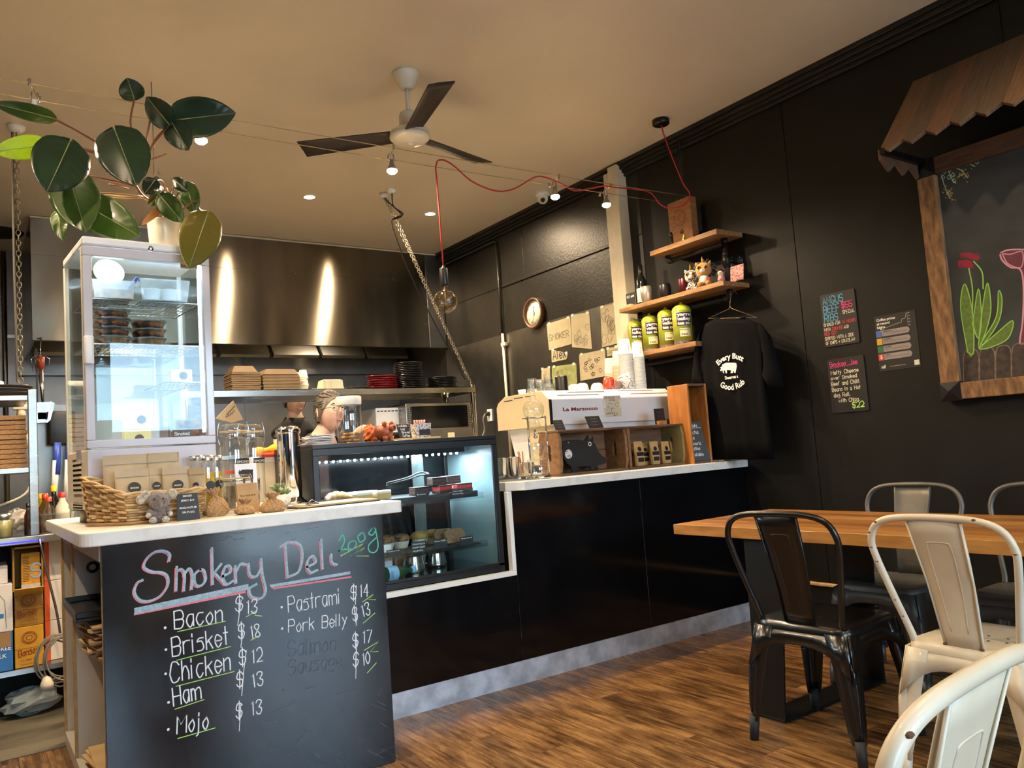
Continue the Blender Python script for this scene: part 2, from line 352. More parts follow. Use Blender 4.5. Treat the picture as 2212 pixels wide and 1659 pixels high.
# exhaust hood over the kitchen
hd = thing('exhaust_hood', 'large brushed steel exhaust hood below the ceiling over the kitchen', 'exhaust hood', (2.2, 7.4, 2.24))
def hp(a, b, n, m='steel_hood', bv=.003): return MB().bb(a, b).build(n, m, hd, bevel=bv, world=True)
hp((.40, 6.93, 2.91), (3.84, 6.95, ZC-.012), 'upper_sheet'); hp((.40, 6.926, 2.24), (3.84, 6.95, 2.912), 'lower_sheet'); hp((3.843, 6.928, 2.24), (4.036, 6.95, ZC-.012), 'end_sheet', 'steel_dull')
hp((.40, 6.95, 2.24), (.42, YB-.01, ZC-.012), 'side_sheet'); hp((.42, 6.95, 2.245), (4.03, 6.99, 2.30), 'gutter', 'steel_dull')
MB().bb((.42, 7.0, 2.62), (4.03, YB-.01, 2.64)).build('top_sheet', 'steel_dull', hd, world=True)
for i in range(7):
    MB().box((.68+i*.5, 7.72, 2.42), (.46, .04, .5), rx=R(-40)).build('grease_filter', 'steel_dull', hd, world=True)
hp((.40, 6.92, 3.2), (4.03, 6.93, 3.215), 'top_flashing', 'cream_paint')
for px, py in ((922, 604), (920, 700), (922, 650), (638, 591), (766, 599), (850, 603), (925, 740)):
    MB().sphere(AY(px, py, 6.925), .006, 6, 4).build('rivet', 'chrome', hd, world=True)
for x in (1.2, 2.9):  # hidden lamps added under the hood to brighten the kitchen back
    MB().cyl((x, 7.3, 2.56), (x, 7.3, 2.62), .09, n=20).build('added_hood_lamp', 'lamp_glow', hd, world=True)
    l = bpy.data.lights.new('added_hood_lamp', 'SPOT'); l.energy = 130; l.spot_size = R(150); l.spot_blend = .8; l.color = (1, .82, .6); l.shadow_soft_size = .08; o = bpy.data.objects.new('added_hood_beam', l); COL.objects.link(o); o.parent = hd; o.location = mw(hd).inverted() @ V((x, 7.3, 2.54))
MB().bb((.36, 7.98, 2.1), (3.9, YB-.01, 2.16)).build('wall_rail', 'steel_dull', hd, world=True)
# cream timber post where the kitchen lining meets the shop wall
tp = struct(MB().bb((3.945, 4.14, .99), (XW, 4.235, 3.2)).bb((3.96, 4.235, .99), (XW, 4.30, 3.17)).build('trim_2', 'cream_paint', None, bevel=.004))
# ================================================================ ceiling fittings
def lamp_light(name, loc, energy, parent=None, spot=True, ang=172, col=(1, .75, .48), r=.03):
    l = bpy.data.lights.new(name, 'SPOT' if spot else 'POINT'); l.energy = energy; l.color = col; l.shadow_soft_size = r
    if spot: l.spot_size = R(ang); l.spot_blend = .9
    o = bpy.data.objects.new(name, l); COL.objects.link(o)
    if parent is not None: o.parent = parent; o.location = mw(parent).inverted() @ V(loc)
    else: o.location = loc
    return o
mat('fan_white', (214, 206, 188), .3, var=.04); mat('fan_blade', (44, 34, 28), .5, var=.15, scale=12, stretch=(1, 8, 1))
fan = thing('ceiling_fan', 'white ceiling fan with three dark brown blades', 'ceiling fan', (1.963, 3.62, ZC))
MB().lathe([(.075, 0), (.075, -.012), (.066, -.03), (.05, -.06), (.036, -.085), (.03, -.09), (0, -.09)], n=32).build('canopy', 'fan_white', fan)
MB().cyl((0, 0, -.09), (0, 0, -.25), .012).build('downrod', 'fan_white', fan)
MB().lathe([(.0, -.2), (.02, -.21), (.045, -.225), (.052, -.24), (.054, -.33), (0, -.33)], n=32).build('motor_housing', 'fan_white', fan)
hb = MB().lathe([(0, -.325), (.096, -.325), (.106, -.333), (.106, -.345), (.1, -.349), (.108, -.352), (.108, -.364), (.095, -.377), (.06, -.388), (0, -.393)], n=40).build('hub', 'fan_white', fan)
MB().lathe([(.022, -.388), (.022, -.397), (0, -.402)], n=20).build('hub_cap', 'fan_white', hb)
for a in (137, 257, 17):
    b = MB(); P = []
    for i in range(9):
        t = i/8; x = .085+t*.525; w = .048+.018*t
        P.append([(x, -w, -.345-w*.28), (x, -w*.3, -.345-w*.05), (x, w*.3, -.345+w*.08), (x, w, -.345+w*.22)])
    b.grid(P); m = Matrix.Rotation(R(a), 4, 'Z'); b.v = [tuple(m @ V(p)) for p in b.v]
    b.build('blade', 'fan_blade', fan, solid=.006)
# recessed downlights
for n, (x, y), lb in ((0, (2.19, 5.72), 'round recessed downlight glowing above the hood side, left of two'), (1, (3.27, 5.75), 'round recessed downlight glowing beside the red pendant cord')):
    t = thing('downlight', lb, 'ceiling light', (x, y, ZC), group='recessed downlights')
    MB().lathe([(.052, .0), (.052, -.006), (.042, -.008), (.038, -.002), (.038, 0)], n=28, cap=False).build('trim_ring', 'white_paint', t)
    MB().lathe([(0, -.006), (.045, -.006), (.045, 0), (0, 0)], n=24).build('lens', 'lamp_glow', t)
    lamp_light('downlight_beam', (x, y, ZC-.02), 170, t)
# unseen downlights added out of frame to light the dining area and left side
for n, (x, y) in enumerate(((.9, 1.2), (2.6, 1.1), (.9, -1.3), (2.6, -1.3), (-.7, 2.6), (-.7, 4.9))):
    t = thing('downlight', ['added unseen downlight over the seat nearest the viewer', 'added unseen downlight over the timber table', 'added unseen downlight behind the viewer by the left wall', 'added unseen downlight behind the viewer by the door', 'added unseen downlight left of the chalkboard counter', 'added unseen downlight over the far left kitchen bench'][n], 'ceiling light', (x, y, ZC), group='recessed downlights')
    MB().lathe([(.052, .0), (.052, -.006), (.042, -.008), (.038, -.002), (.038, 0)], n=28, cap=False).build('trim_ring', 'white_paint', t); MB().lathe([(0, -.003), (.039, -.003), (.039, 0), (0, 0)], n=24).build('lens', 'lamp_glow', t)
    lamp_light('downlight_beam', (x, y, ZC-.02), 45 if n < 4 else 85, t)
# tensioned lighting cables and the spot lamps clipped on them
WY1, WY2, WZ = 3.515, 3.665, 2.735
mat('cable', (170, 150, 110), .4, .6, var=.05)
for y, lb in ((WY1, 'tensioned wire carrying spot lamps across the ceiling, nearer one'), (WY2, 'tensioned wire carrying spot lamps across the ceiling, farther one')):
    tag(MB().tube([(x, y, WZ+.03*(abs(x-1.2)/2.8)**2) for x in [-1.6+i*.47 for i in range(13)]], .0022, 6).build('lighting_cable', 'cable'), lb, 'cable', 'lighting cables')
lampx = [(75, 205, 'cable spot lamp above the philodendron leaf at far left'), (433, 262, 'cable spot lamp glowing beside the big dark leaf'), (337, 350, 'cable spot lamp glowing behind the plant'), (845, 335, 'cable spot lamp glowing under the ceiling fan'), (1197, 394, 'cable spot lamp glowing beside the dome camera'), (1307, 408, 'cable spot lamp glowing next to the cream post')]
mat('lamp_body', (150, 146, 140), .3, .8)
for i, (px, py, lb) in enumerate(lampx):
    c = AY(px, py, (WY1+WY2)/2 if i != 2 else 4.3); z0 = WZ if i != 2 else 2.735
    t = thing('cable_spot_lamp', lb, 'lamp', (c.x, c.y, z0), group='spot lamps on the cables')
    if i != 2:
        MB().cyl((-.03, -.1, .004), (.03, .1, .004), .0025, n=6).build('crossbar', 'lamp_body', t)
        for s in (-1, 1): MB().cyl((s*.022, s*.075, -.006), (s*.022, s*.075, .022), .006, n=10).build('clamp', 'lamp_body', t)
    else:
        MB().cyl((-.01, 0, .0), (-.01, 0, ZC-z0), .003, n=6).build('stem', 'lamp_body', t)
    MB().tube([(-.01, 0, .003), (-.014, 0, -.02), (-.01, 0, -.045)], .003, 6).tube([(.01, 0, .003), (.014, 0, -.02), (.01, 0, -.045)], .003, 6).build('wire_loop', 'lamp_body', t)
    MB().lathe([(0, -.03), (.012, -.03), (.012, -.055), (.016, -.06), (.024, -.085), (.025, -.09), (.02, -.09)], n=18, cap=False).build('reflector', 'white_plastic' if i == 0 else 'lamp_body', t)
    if 1:
        MB().lathe([(0, -.08), (.026, -.084), (.027, -.094), (.016, -.104), (0, -.107)], n=16).build('bulb', 'lamp_glow', t)
        lamp_light('spot_beam', (c.x, c.y, z0-.115), 46, t, r=.02)
# dome camera
t = thing('dome_camera', 'white dome security camera on the ceiling near the cornice', 'camera', (3.86, 4.93, ZC))
MB().lathe([(.058, 0), (.058, -.018), (.05, -.03), (.045, -.03), (0, -.03)], n=28).build('base', 'white_paint', t)
dirc = (EYE-V((3.86, 4.93, ZC-.05))).normalized()
MB().sphere((0, 0, -.048), .045, 20, 14).build('dome', 'white_paint', t)
lc = V((0, 0, -.048))+dirc*.038+V((0, 0, -.012))
le = MB().lathe([(0, .012), (.02, .012), (.027, .004), (.027, -.01)], lc, 20, dirc, cap=False).build('lens_ring', 'warm_plastic', t)
MB().lathe([(0, .0145), (.018, .0135), (.018, .01), (0, .01)], lc, 16, dirc).build('lens', 'black_plastic', le)
# pendant with red flex
t = thing('pendant_lamp', 'clear globe bulb pendant on a draped red fabric flex', 'pendant lamp', (3.72, 3.45, ZC))
MB().lathe([(.055, 0), (.055, -.028), (.05, -.034), (0, -.034)], n=30).build('ceiling_rose', 'black_plastic', t)
bx = AY(943, 352, WY1); bb_ = V((bx.x, WY1, 2.03))
pts = [(3.72, 3.45, ZC-.03), AX(1437, 300, 3.74), AX(1452, 340, 3.78), AX(1475, 395, 3.86), AX(1490, 420, 3.9), AX(1478, 442, 3.86), AX(1448, 450, 3.8), AX(1425, 440, 3.75), AX(1400, 414, 3.68), AY(1330, 405, WY1), AY(1300, 402, WY1), AY(1245, 412, WY1), AY(1215, 398, WY1), AY(1180, 384, WY1), AY(1155, 383, WY1), AY(1110, 408, WY1), AY(1070, 412, WY1), AY(1020, 392, WY1), AY(985, 362, WY1), AY(962, 347, WY1), AY(946, 347, WY1), AY(941, 362, WY1)]
P = [V(p) for p in catmull(pts, 6)]; P += [V((bx.x-.002, WY1, 2.4)), V((bx.x, WY1, 2.13))]
MB().tube(P, .0042, 8).build('red_flex', 'red_cord', t, world=True)
MB().lathe([(0, .115), (.006, .11), (.008, .1), (.021, .096), (.022, .09), (.022, .012), (.019, 0), (0, 0)], (bx.x, WY1, 2.03), 24).build('lampholder', 'black_plastic', t, world=True)
r_ = .0625; zb = 2.03-.018-r_
gb = MB().lathe([(.0145, .0+2.03), (.0145, 2.015), (.02, 2.003), (.032, 1.993)]+[(r_*math.sin(R(a)), zb-0+r_*math.cos(R(a))) for a in range(40, 181, 10)], (bx.x, WY1, 0), 32, cap=False).build('glass_globe', 'bulb_glass', t, world=True)
MB().tube([(bx.x-.012+.024*(i % 2), WY1, 1.985-.004*i) for i in range(14)], .0006, 4).cyl((bx.x, WY1, 2.03), (bx.x, WY1, 1.93), .003, n=8).build('filament', 'ply_edge', gb, world=True)
# chains and leads dropping from ceiling roses
def chain(mb, P, pitch=.022, r=.0028, w=.009):
    P = [V(p) for p in P]; d = (P[-1]-P[0]); L = d.length; n = int(L/pitch); d.normalize(); a, b = frame(d)
    for i in range(n):
        c = P[0]+d*(i+.5)*pitch*L/(n*pitch); s = a if i % 2 else b
        mb.tube([c+d*(pitch*.62)*math.cos(q)+s*w*math.sin(q) for q in [math.pi*2*k/8 for k in range(8)]], r, 4, closed=True)
mat('chain_metal', (150, 140, 118), .35, .9)
pe = AY(1010, 815, 5.3)
t = thing('chain_and_lead', 'two slanting chains and black lead from ceiling roses to the steel shelf', 'chain', (2.66, 5.35, ZC))
for (px, py) in ((830, 418), (845, 408)):
    c = AZ(px, py, ZC); MB().lathe([(.04, 0), (.038, -.02), (.028, -.036), (0, -.038)], (c.x, c.y, ZC), 20).build('ceiling_rose', 'white_paint', t, world=True)
c1 = AZ(830, 418, ZC); c1.z = ZC-.035; c2 = AZ(846, 408, ZC); c2.z = ZC-.035
m = MB(); chain(m, [c1, pe]); m.build('chain', 'chain_metal', t, world=True)
m = MB(); chain(m, [c1+V((.02, 0, 0)), AY(1020, 832, 5.4)]); m.build('chain', 'chain_metal', t, world=True)
MB().tube(catmull([c2, AY(850, 445, 5.3), AY(871, 462, 5.3), AY(855, 470, 5.3), AY(846, 480, 5.3), AY(858, 520, 5.3), AY(890, 600, 5.3), AY(940, 700, 5.3), AY(1005, 820, 5.3)], 6), .005, 6).tube(catmull([c1, AY(843, 440, 5.3), AY(868, 465, 5.3), AY(850, 474, 5.3)], 6), .005, 6).build('lead', 'rubber', t, world=True)
cl = AZ(35, 272, ZC)
t = thing('chain_and_lead', 'vertical chain with white lead and power socket at the far left', 'chain', (cl.x, cl.y, ZC))
MB().lathe([(.05, 0), (.046, -.02), (.03, -.04), (0, -.04)], (0, 0, 0), 20).build('ceiling_rose', 'white_paint', t)
m = MB(); chain(m, [(cl.x, cl.y, ZC-.04), (cl.x-.0, cl.y, 1.72)], .03, .0035, .012); m.build('chain', 'chain_metal', t, world=True)
MB().tube([(cl.x-.02, cl.y, ZC-.03), (cl.x-.022, cl.y, 2.4), (cl.x-.016, cl.y, 1.72)], .006, 6).build('lead', 'grey_cord', t, world=True)
MB().rbox((cl.x, cl.y, 1.655), (.075, .05, .11), .012).rbox((cl.x, cl.y, 1.585), (.085, .05, .03), .012).build('socket', 'warm_plastic', t, world=True, bevel=.004)
MB().lathe([(0, .0), (.02, .0), (.024, -.03), (.01, -.05), (0, -.05)], (cl.x, cl.y, 1.57), 14).tube(catmull([(cl.x, cl.y, 1.53), (cl.x+.03, cl.y, 1.4), (cl.x+.04, cl.y-.02, 1.25), (cl.x+.01, cl.y-.05, 1.1), (cl.x-.2, cl.y-.05, 1.02)], 6), .007, 6).build('plug_lead', 'warm_plastic', t, world=True)
cv = AZ(2, 512, ZC)
tag(MB().lathe([(.0, -.02), (.14, -.02), (.17, -.012), (.18, 0)], (cv.x-.02, cv.y-.15, ZC), 32).build('ceiling_vent', 'black_matte'), 'round dark vent in the kitchen ceiling at far left', 'vent')
# dark leads beside the pendant rose
tag(MB().tube(catmull([AX(1459, 286, 3.98), AX(1466, 330, 3.98), AX(1472, 380, 3.98), AX(1470, 405, 3.98), AX(1450, 432, 3.96)], 6), .004, 6).tube(catmull([AX(1463, 286, 3.98), AX(1471, 335, 3.98), AX(1474, 385, 3.98)], 6), .004, 6).build('transformer_lead', 'rubber'), 'thin dark twisted lead running down from the cornice', 'lead')
# ================================================================ counters
ZL, ZR = .985, .99
def arcpts(cx, cy, r, a0, a1, n=6): return [(cx+r*math.cos(R(a0+(a1-a0)*i/n)), cy+r*math.sin(R(a0+(a1-a0)*i/n))) for i in range(n+1)]
lt = thing('counter_top', 'white stone slab top of the chalkboard counter with rounded corner', 'countertop', (.84, 3.3, ZL-.045))
out = arcpts(.28+.05, 2.815+.05, .05, 180, 270)+[(1.385, 2.815), (1.395, 2.825), (1.395, 3.285), (1.225, 3.285), (1.225, 3.87), (1.36, 3.87), (1.36, 4.15), (.28, 4.15)]
MB().prism(out, (0, 0, ZL-.045), UX, UY, UZ, .045).build('slab', 'stone_top', lt, bevel=.004, world=True)
lc_ = thing('chalkboard_counter', 'white counter cabinet faced with a black chalkboard panel of prices', 'counter', (.84, 3.3, 0))
MB().bb((.345, 2.862, .0), (1.327, 2.88, .94)).build('chalk_panel', 'chalk_panel', lc_, bevel=.001, world=True)
MB().bb((.343, 2.881, .0), (1.32, 2.89, .94)).build('backing_board', 'ply_edge', lc_, world=True)
for y in (3.69, 4.12):
    b = MB().bb((.345, y, .05), (1.18, y+.03, .94)).build('upright', 'white_laminate', lc_, world=True)
    MB().bb((.335, y-.001, .05), (.345, y+.031, .94)).build('edge_band', 'ply_edge', b, world=True)
MB().bb((.335, 2.9, .0), (1.18, 4.15, .055)).build('base_board', 'white_laminate', lc_, world=True)
MB().bb((1.17, 2.89, .0), (1.19, 4.15, .94)).build('end_panel', 'white_laminate', lc_, world=True)
MB().bb((.34, 2.89, .885), (1.17, 4.15, .94)).build('top_rail', 'white_laminate', lc_, world=True)
MB().bb((.375, 2.9, .5), (1.17, 3.69, .525)).build('shelf', 'white_laminate', lc_, world=True)
MB().lathe([(.012, 0), (.024, 0), (.024, .004), (.012, .004), (.012, 0)], AY(200, 1225, 3.69)-V((0, .004, 0)), 18, (0, 1, 0), cap=False).build('cable_grommet', 'black_plastic', lc_, world=True)
tr = MB(); tr.bb((.30, 3.2, .655), (.92, 3.67, .668)); 
for a, b in (((.30, 3.2, .668), (.31, 3.67, .69)), ((.30, 3.2, .668), (.92, 3.21, .69)), ((.30, 3.66, .668), (.92, 3.67, .69))): tr.bb(a, b)
tag(tr.build('black_tray', 'black_plastic', None, bevel=.003), 'black plastic tray sticking out of the open end of the chalkboard counter', 'tray')
MB().bb((.42, 3.28, .525), (.5, 3.4, .655)).build('tray_prop', 'white_laminate', lc_, world=True)
mat('kraft', (176, 142, 98), .75, var=.12, scale=14); mat('kraft_light', (196, 164, 118), .7, var=.08, scale=10)
# stacks of flat kraft bags in the open end
def bag_stack(x, y, z, n, lb, w=.2, d=.3):
    t = thing('paper_bag_stack', lb, 'paper bags', (x, y, z))
    for i in range(n):
        MB().box((rnd.uniform(-.012, .012), rnd.uniform(-.02, .02), .004+i*.0075), (w, d, .006), rz=rnd.uniform(-.12, .12), rx=rnd.uniform(-.02, .02)).build('paper_bag', 'kraft_light', t)
bag_stack(.45, 3.3, .525, 15, 'stack of flat kraft paper bags on the shelf inside the counter end')
bag_stack(.46, 3.25, .055, 16, 'stack of flat kraft paper bags low in the counter end', .22, .3)
# chalk lettering on the panel
mat('chalk_white', (226, 228, 230), .9, var=.1, scale=200); mat('chalk_pink', (226, 128, 140), .9, var=.1, scale=200); mat('chalk_blue', (160, 180, 192), .9, var=.2, scale=120); mat('chalk_green', (180, 226, 110), .9, var=.1); mat('chalk_teal', (86, 186, 160), .9, var=.1); mat('chalk_yellow', (226, 222, 130), .9)
PN = V((0, -1, 0)); PY = 2.862
def pc(x, y): # photo crop [200,1100,860,1659] coordinates -> panel (x,z)
    p = AY(200+x*.3369, 1100+y*.3369, PY); return (p.x, p.z)
def stroke(mb, pts, w=.006, sm=True, n=5):
    q = [pc(*p) for p in pts]
    if sm and len(q) > 2: q = [(a.x, a.y) for a in catmull([(x, y, 0) for x, y in q], n)]
    ribbon(mb, q, V((0, PY, 0)), UX, UZ, PN, w)
B_ = MB()
T1 = [[(490, 330), (495, 290), (460, 268), (400, 275), (345, 320), (330, 370), (380, 400), (440, 405), (480, 430), (480, 490), (430, 560), (360, 590), (300, 580), (268, 530), (285, 475), (320, 455)],
 [(540, 370), (535, 520)], [(540, 400), (570, 385), (590, 420), (585, 520)], [(585, 420), (620, 380), (640, 420), (635, 510)],
 [(690, 385), (655, 420), (660, 480), (695, 490), (725, 450), (715, 395), (690, 385)], [(765, 250), (770, 480)], [(825, 350), (775, 415)], [(785, 410), (850, 480)],
 [(835, 430), (885, 400), (880, 365), (850, 370), (835, 430), (860, 480), (900, 460)], [(915, 365), (920, 470)], [(920, 400), (950, 350), (985, 355)],
 [(1000, 350), (1010, 420), (1050, 430), (1080, 380)], [(1080, 320), (1090, 420), (1110, 520), (1080, 570), (1020, 560), (1005, 510), (1050, 480)],
 [(1235, 225), (1250, 435)], [(1205, 240), (1260, 210), (1330, 230), (1345, 310), (1320, 400), (1250, 435)],
 [(1375, 370), (1430, 340), (1415, 300), (1385, 320), (1375, 370), (1400, 405), (1440, 390)], [(1465, 195), (1475, 380)], [(1530, 290), (1535, 340), (1565, 355)]]
for q in T1: stroke(B_, q, .0085)
stroke(B_, [(285, 650), (985, 500)], .02, False); stroke(B_, [(1150, 492), (1645, 408)], .011, False)
B_.build('lettering', 'chalk_blue', lc_, world=True, label='pale blue chalk lettering')
P_ = MB()
for q in T1: stroke(P_, [(x-11, y+10) for x, y in q], .0035)
stroke(P_, [(272, 672), (975, 530)], .008, False); stroke(P_, [(1140, 488), (1160, 508), (1655, 434)], .006, False)
P_.build('lettering', 'chalk_pink', lc_, world=True, label='pink chalk outline and underline')
W_ = MB()
def chalk(s, x0, y0, x1, y1, h, w=.0042, wx=None): # baseline from (x0,y0) to (x1,y1) in crop px, cap height h px
    a = pc(x0, y0); b = pc(x1, y1); o = V((a[0], PY, a[1])); u = V((b[0]-a[0], 0, b[1]-a[1])); L = u.length; u.normalize(); v = PN.cross(u)*-1
    v = V((-u.z, 0, u.x)); sz = h*.3369*.00170; nat = sum(glyphstroke(c)[0]+1.3 for c in s)*sz/6
    hand(W_, s, o, u, v, PN, sz, w, .02, L/nat)
chalk('Bacon', 525, 770, 850, 712, 100); chalk('Brisket', 512, 945, 885, 862, 105); chalk('Chicken', 500, 1115, 900, 1025, 110); chalk('Ham', 520, 1262, 712, 1208, 100); chalk('Mojo', 540, 1440, 755, 1400, 95)
for s, a in (('$', (915, 650, 975, 645)), ('13', (990, 670, 1065, 660)), ('$', (935, 830, 985, 822)), ('18', (1020, 830, 1085, 812)), ('$', (940, 995, 995, 985)), ('12', (1025, 985, 1100, 970)), ('$', (925, 1140, 975, 1130)), ('13', (1030, 1140, 1105, 1118)), ('$', (920, 1340, 970, 1330)), ('13', (1022, 1320, 1095, 1302)),
    ('$', (1655, 575, 1700, 570)), ('14', (1715, 562, 1775, 555)), ('$', (1670, 715, 1710, 705)), ('13', (1735, 690, 1790, 670)), ('$', (1668, 885, 1712, 878)), ('17', (1735, 860, 1800, 850)), ('$', (1670, 1005, 1712, 1000)), ('10', (1735, 1000, 1785, 988))):
    chalk(s, *a, 80 if s != '$' else 82, .0036)
chalk('Pastrami', 1255, 660, 1600, 600, 95, .0032); chalk('Pork Belly', 1255, 790, 1640, 740, 75, .0032)
for x, y in ((465, 760), (470, 900), (468, 1055), (487, 1238), (485, 1412), (1212, 628), (1215, 765)): MB().lathe([(0, .0008), (.0045, .0008)], V((pc(x, y)[0], PY, pc(x, y)[1])), 8, (0, -1, 0), cap=False).build('chalk_dot', 'chalk_white', lc_, world=True)
for a, b in (((952, 582), (930, 745)), ((968, 740), (950, 885)), ((985, 905), (965, 1060)), ((968, 1050), (955, 1195)), ((950, 1245), (940, 1420)), ((1690, 490), (1685, 610)), ((1690, 625), (1690, 745)), ((1690, 800), (1692, 915)), ((1690, 960), (1687, 1085))): stroke(W_, [a, b], .0026, False)
W_.build('lettering', 'chalk_white', lc_, world=True, label='white handwritten chalk list')
D_ = MB(); mat('chalk_faded', (86, 90, 104), .9); WW = W_; W_ = D_
chalk('Salmon', 1250, 945, 1575, 900, 95, .0034); chalk('Sausage', 1255, 1062, 1610, 1005, 85, .003)
Q_ = MB()
for _ in range(26):
    x, y = rnd.uniform(1000, 1850), rnd.uniform(1130, 1600); stroke(Q_, [(x, y), (x+rnd.uniform(20, 130), y+rnd.uniform(-60, 50))], rnd.uniform(.0008, .002), False)
for _ in range(22):
    x, y = rnd.uniform(560, 1400), rnd.uniform(90, 210); stroke(Q_, [(x, y), (x+rnd.uniform(30, 120), y-rnd.uniform(5, 40))], .001, False)
Q_.build('scratches', 'chalk_faded', lc_, world=True)['kind'] = 'stuff'; D_.build('lettering', 'chalk_faded', lc_, world=True, label='rubbed out chalk words')
G_ = MB()
for q in ([(545, 785), (850, 718)], [(540, 968), (885, 880)], [(535, 1135), (908, 1040)], [(528, 1282), (715, 1220)], [(545, 1470), (785, 1402)], [(985, 690), (1050, 650), (1040, 680), (1085, 685)], [(1015, 840), (1060, 815)], [(1590, 300), (1735, 220), (1650, 300), (1745, 245), (1690, 300), (1770, 300)], [(1730, 595), (1800, 545), (1770, 580), (1815, 580)], [(1735, 730), (1810, 665)], [(1740, 905), (1830, 850), (1780, 915), (1830, 912)], [(1760, 1050), (1818, 985)]): G_ = MB(); stroke(G_, q, .0026, False); G_.build('underline', 'chalk_green', lc_, world=True, label='green chalk underline')
T_ = MB()
for q in ([(1580, 200), (1600, 165), (1615, 200), (1590, 260), (1575, 270), (1620, 255), (1640, 265)], [(1680, 200), (1645, 215), (1640, 250), (1670, 255), (1690, 225), (1680, 200)], [(1735, 145), (1700, 175), (1715, 210), (1745, 190), (1735, 145)], [(1790, 125), (1770, 155), (1795, 165), (1815, 130), (1805, 120)], [(1812, 125), (1830, 230), (1810, 275), (1775, 270), (1770, 230), (1815, 185)]): stroke(T_, q, .005)
T_.build('lettering', 'chalk_teal', lc_, world=True, label='teal chalk 200g')
# ---- long black counter
YF = 3.30
rc = thing('long_counter', 'long glossy black counter under the coffee machine with metal kick strip', 'counter', (2.7, 3.7, 0))
for a, b in ((1.40, 2.24), (2.243, 3.12), (3.123, 4.03)):
    MB().bb((a, YF, .112), (b, YF+.018, .945 if a > 2 else .53)).build('front_panel', 'laminate_black', rc, bevel=.001, world=True)
MB().bb((1.2, YF+.003, .0), (4.0, YF+.02, .112)).build('kick_strip', 'kick_metal', rc, world=True)
MB().bb((2.243, YF+.02, .1), (4.0, 4.2, .94)).bb((1.21, YF+.02, .1), (2.242, 4.1, .545)).build('carcass', 'black_matte', rc, world=True)
MB().bb((1.40, YF-.006, .53), (2.24, YF+.03, .553)).build('white_ledge', 'white_paint', rc, world=True, bevel=.002)
MB().bb((2.217, YF-.006, .553), (2.24, YF+.03, .945)).build('white_jamb', 'white_paint', rc, world=True, bevel=.002)
so = MB().box((3.985, YF-.001, .058), (.055, .01, .055)).build('outlet', 'white_plastic', rc, world=True, bevel=.003)
MB().lathe([(.02, 0), (.02, .012), (.012, .016), (0, .016)], (3.985, YF-.006, .058), 20, (0, -1, 0)).build('plug', 'white_plastic', so, world=True)
rt = thing('counter_top', 'white stone slab top carrying crates and the coffee machine', 'countertop', (3.1, 3.7, ZR-.045))
MB().prism([(2.235, 3.34), (2.3, 3.262), (4.03, 3.262), (4.03, 4.25), (2.235, 4.25)], (0, 0, ZR-.045), UX, UY, UZ, .045).build('slab', 'stone_top', rt, bevel=.003, world=True)
# ================================================================ table and chairs
mat('table_wood', (140, 90, 38), .32, col2=(168, 114, 54), scale=6, stretch=(12, .8, 6), detail=6, coat=.25); mat('table_wood_dark', (114, 70, 29), .32, col2=(150, 100, 46), scale=6, stretch=(12, .7, 6), detail=6, coat=.25); mat('table_wood_pale', (154, 104, 47), .32, col2=(182, 130, 68), scale=6, stretch=(12, .9, 6), detail=6, coat=.25)
mat('black_steel', (18, 17, 17), .42, .3, var=.2)
tb = thing('dining_table', 'long honey coloured timber table on black flat steel legs', 'table', (3.01, 1.4, 0))
tw = ['table_wood_pale', 'table_wood', 'table_wood_dark', 'table_wood', 'table_wood_pale', 'table_wood_dark', 'table_wood']
for i in range(7): MB().bb((2.66+i*.1, -.3, .715), (2.66+(i+1)*.1-.0006, 2.61, .76)).build('stave', tw[i], tb, bevel=.0015, world=True)
for y in (2.08, .1):
    for s, x in ((1, 2.64), (-1, 3.37)):
        MB().add([(x, y, 0), (x, y+.125, 0), (x+s*.012, y+.125, 0), (x+s*.012, y, 0), (x+s*.05, y-.03, .715), (x+s*.05, y+.16, .715), (x+s*.062, y+.16, .715), (x+s*.062, y-.03, .715)], [(0, 1, 5, 4), (1, 2, 6, 5), (2, 3, 7, 6), (3, 0, 4, 7), (0, 3, 2, 1), (4, 5, 6, 7)]).build('leg', 'black_steel', tb, bevel=.002, world=True)
    MB().bb((2.64, y, 0), (3.37, y+.125, .012)).build('foot_bar', 'black_steel', tb, bevel=.002, world=True)
mat('chair_black', (16, 16, 17), .28, .2, var=.2, coat=.3); mat('chair_white', (206, 196, 174), .42, 0, col2=(182, 168, 142), scale=5, ramp=(.4, .8), coat=.15); mat('chair_grey', (96, 93, 87), .5, .6, var=.15)
mat('rust', (96, 62, 38), .8, var=.3, scale=30)
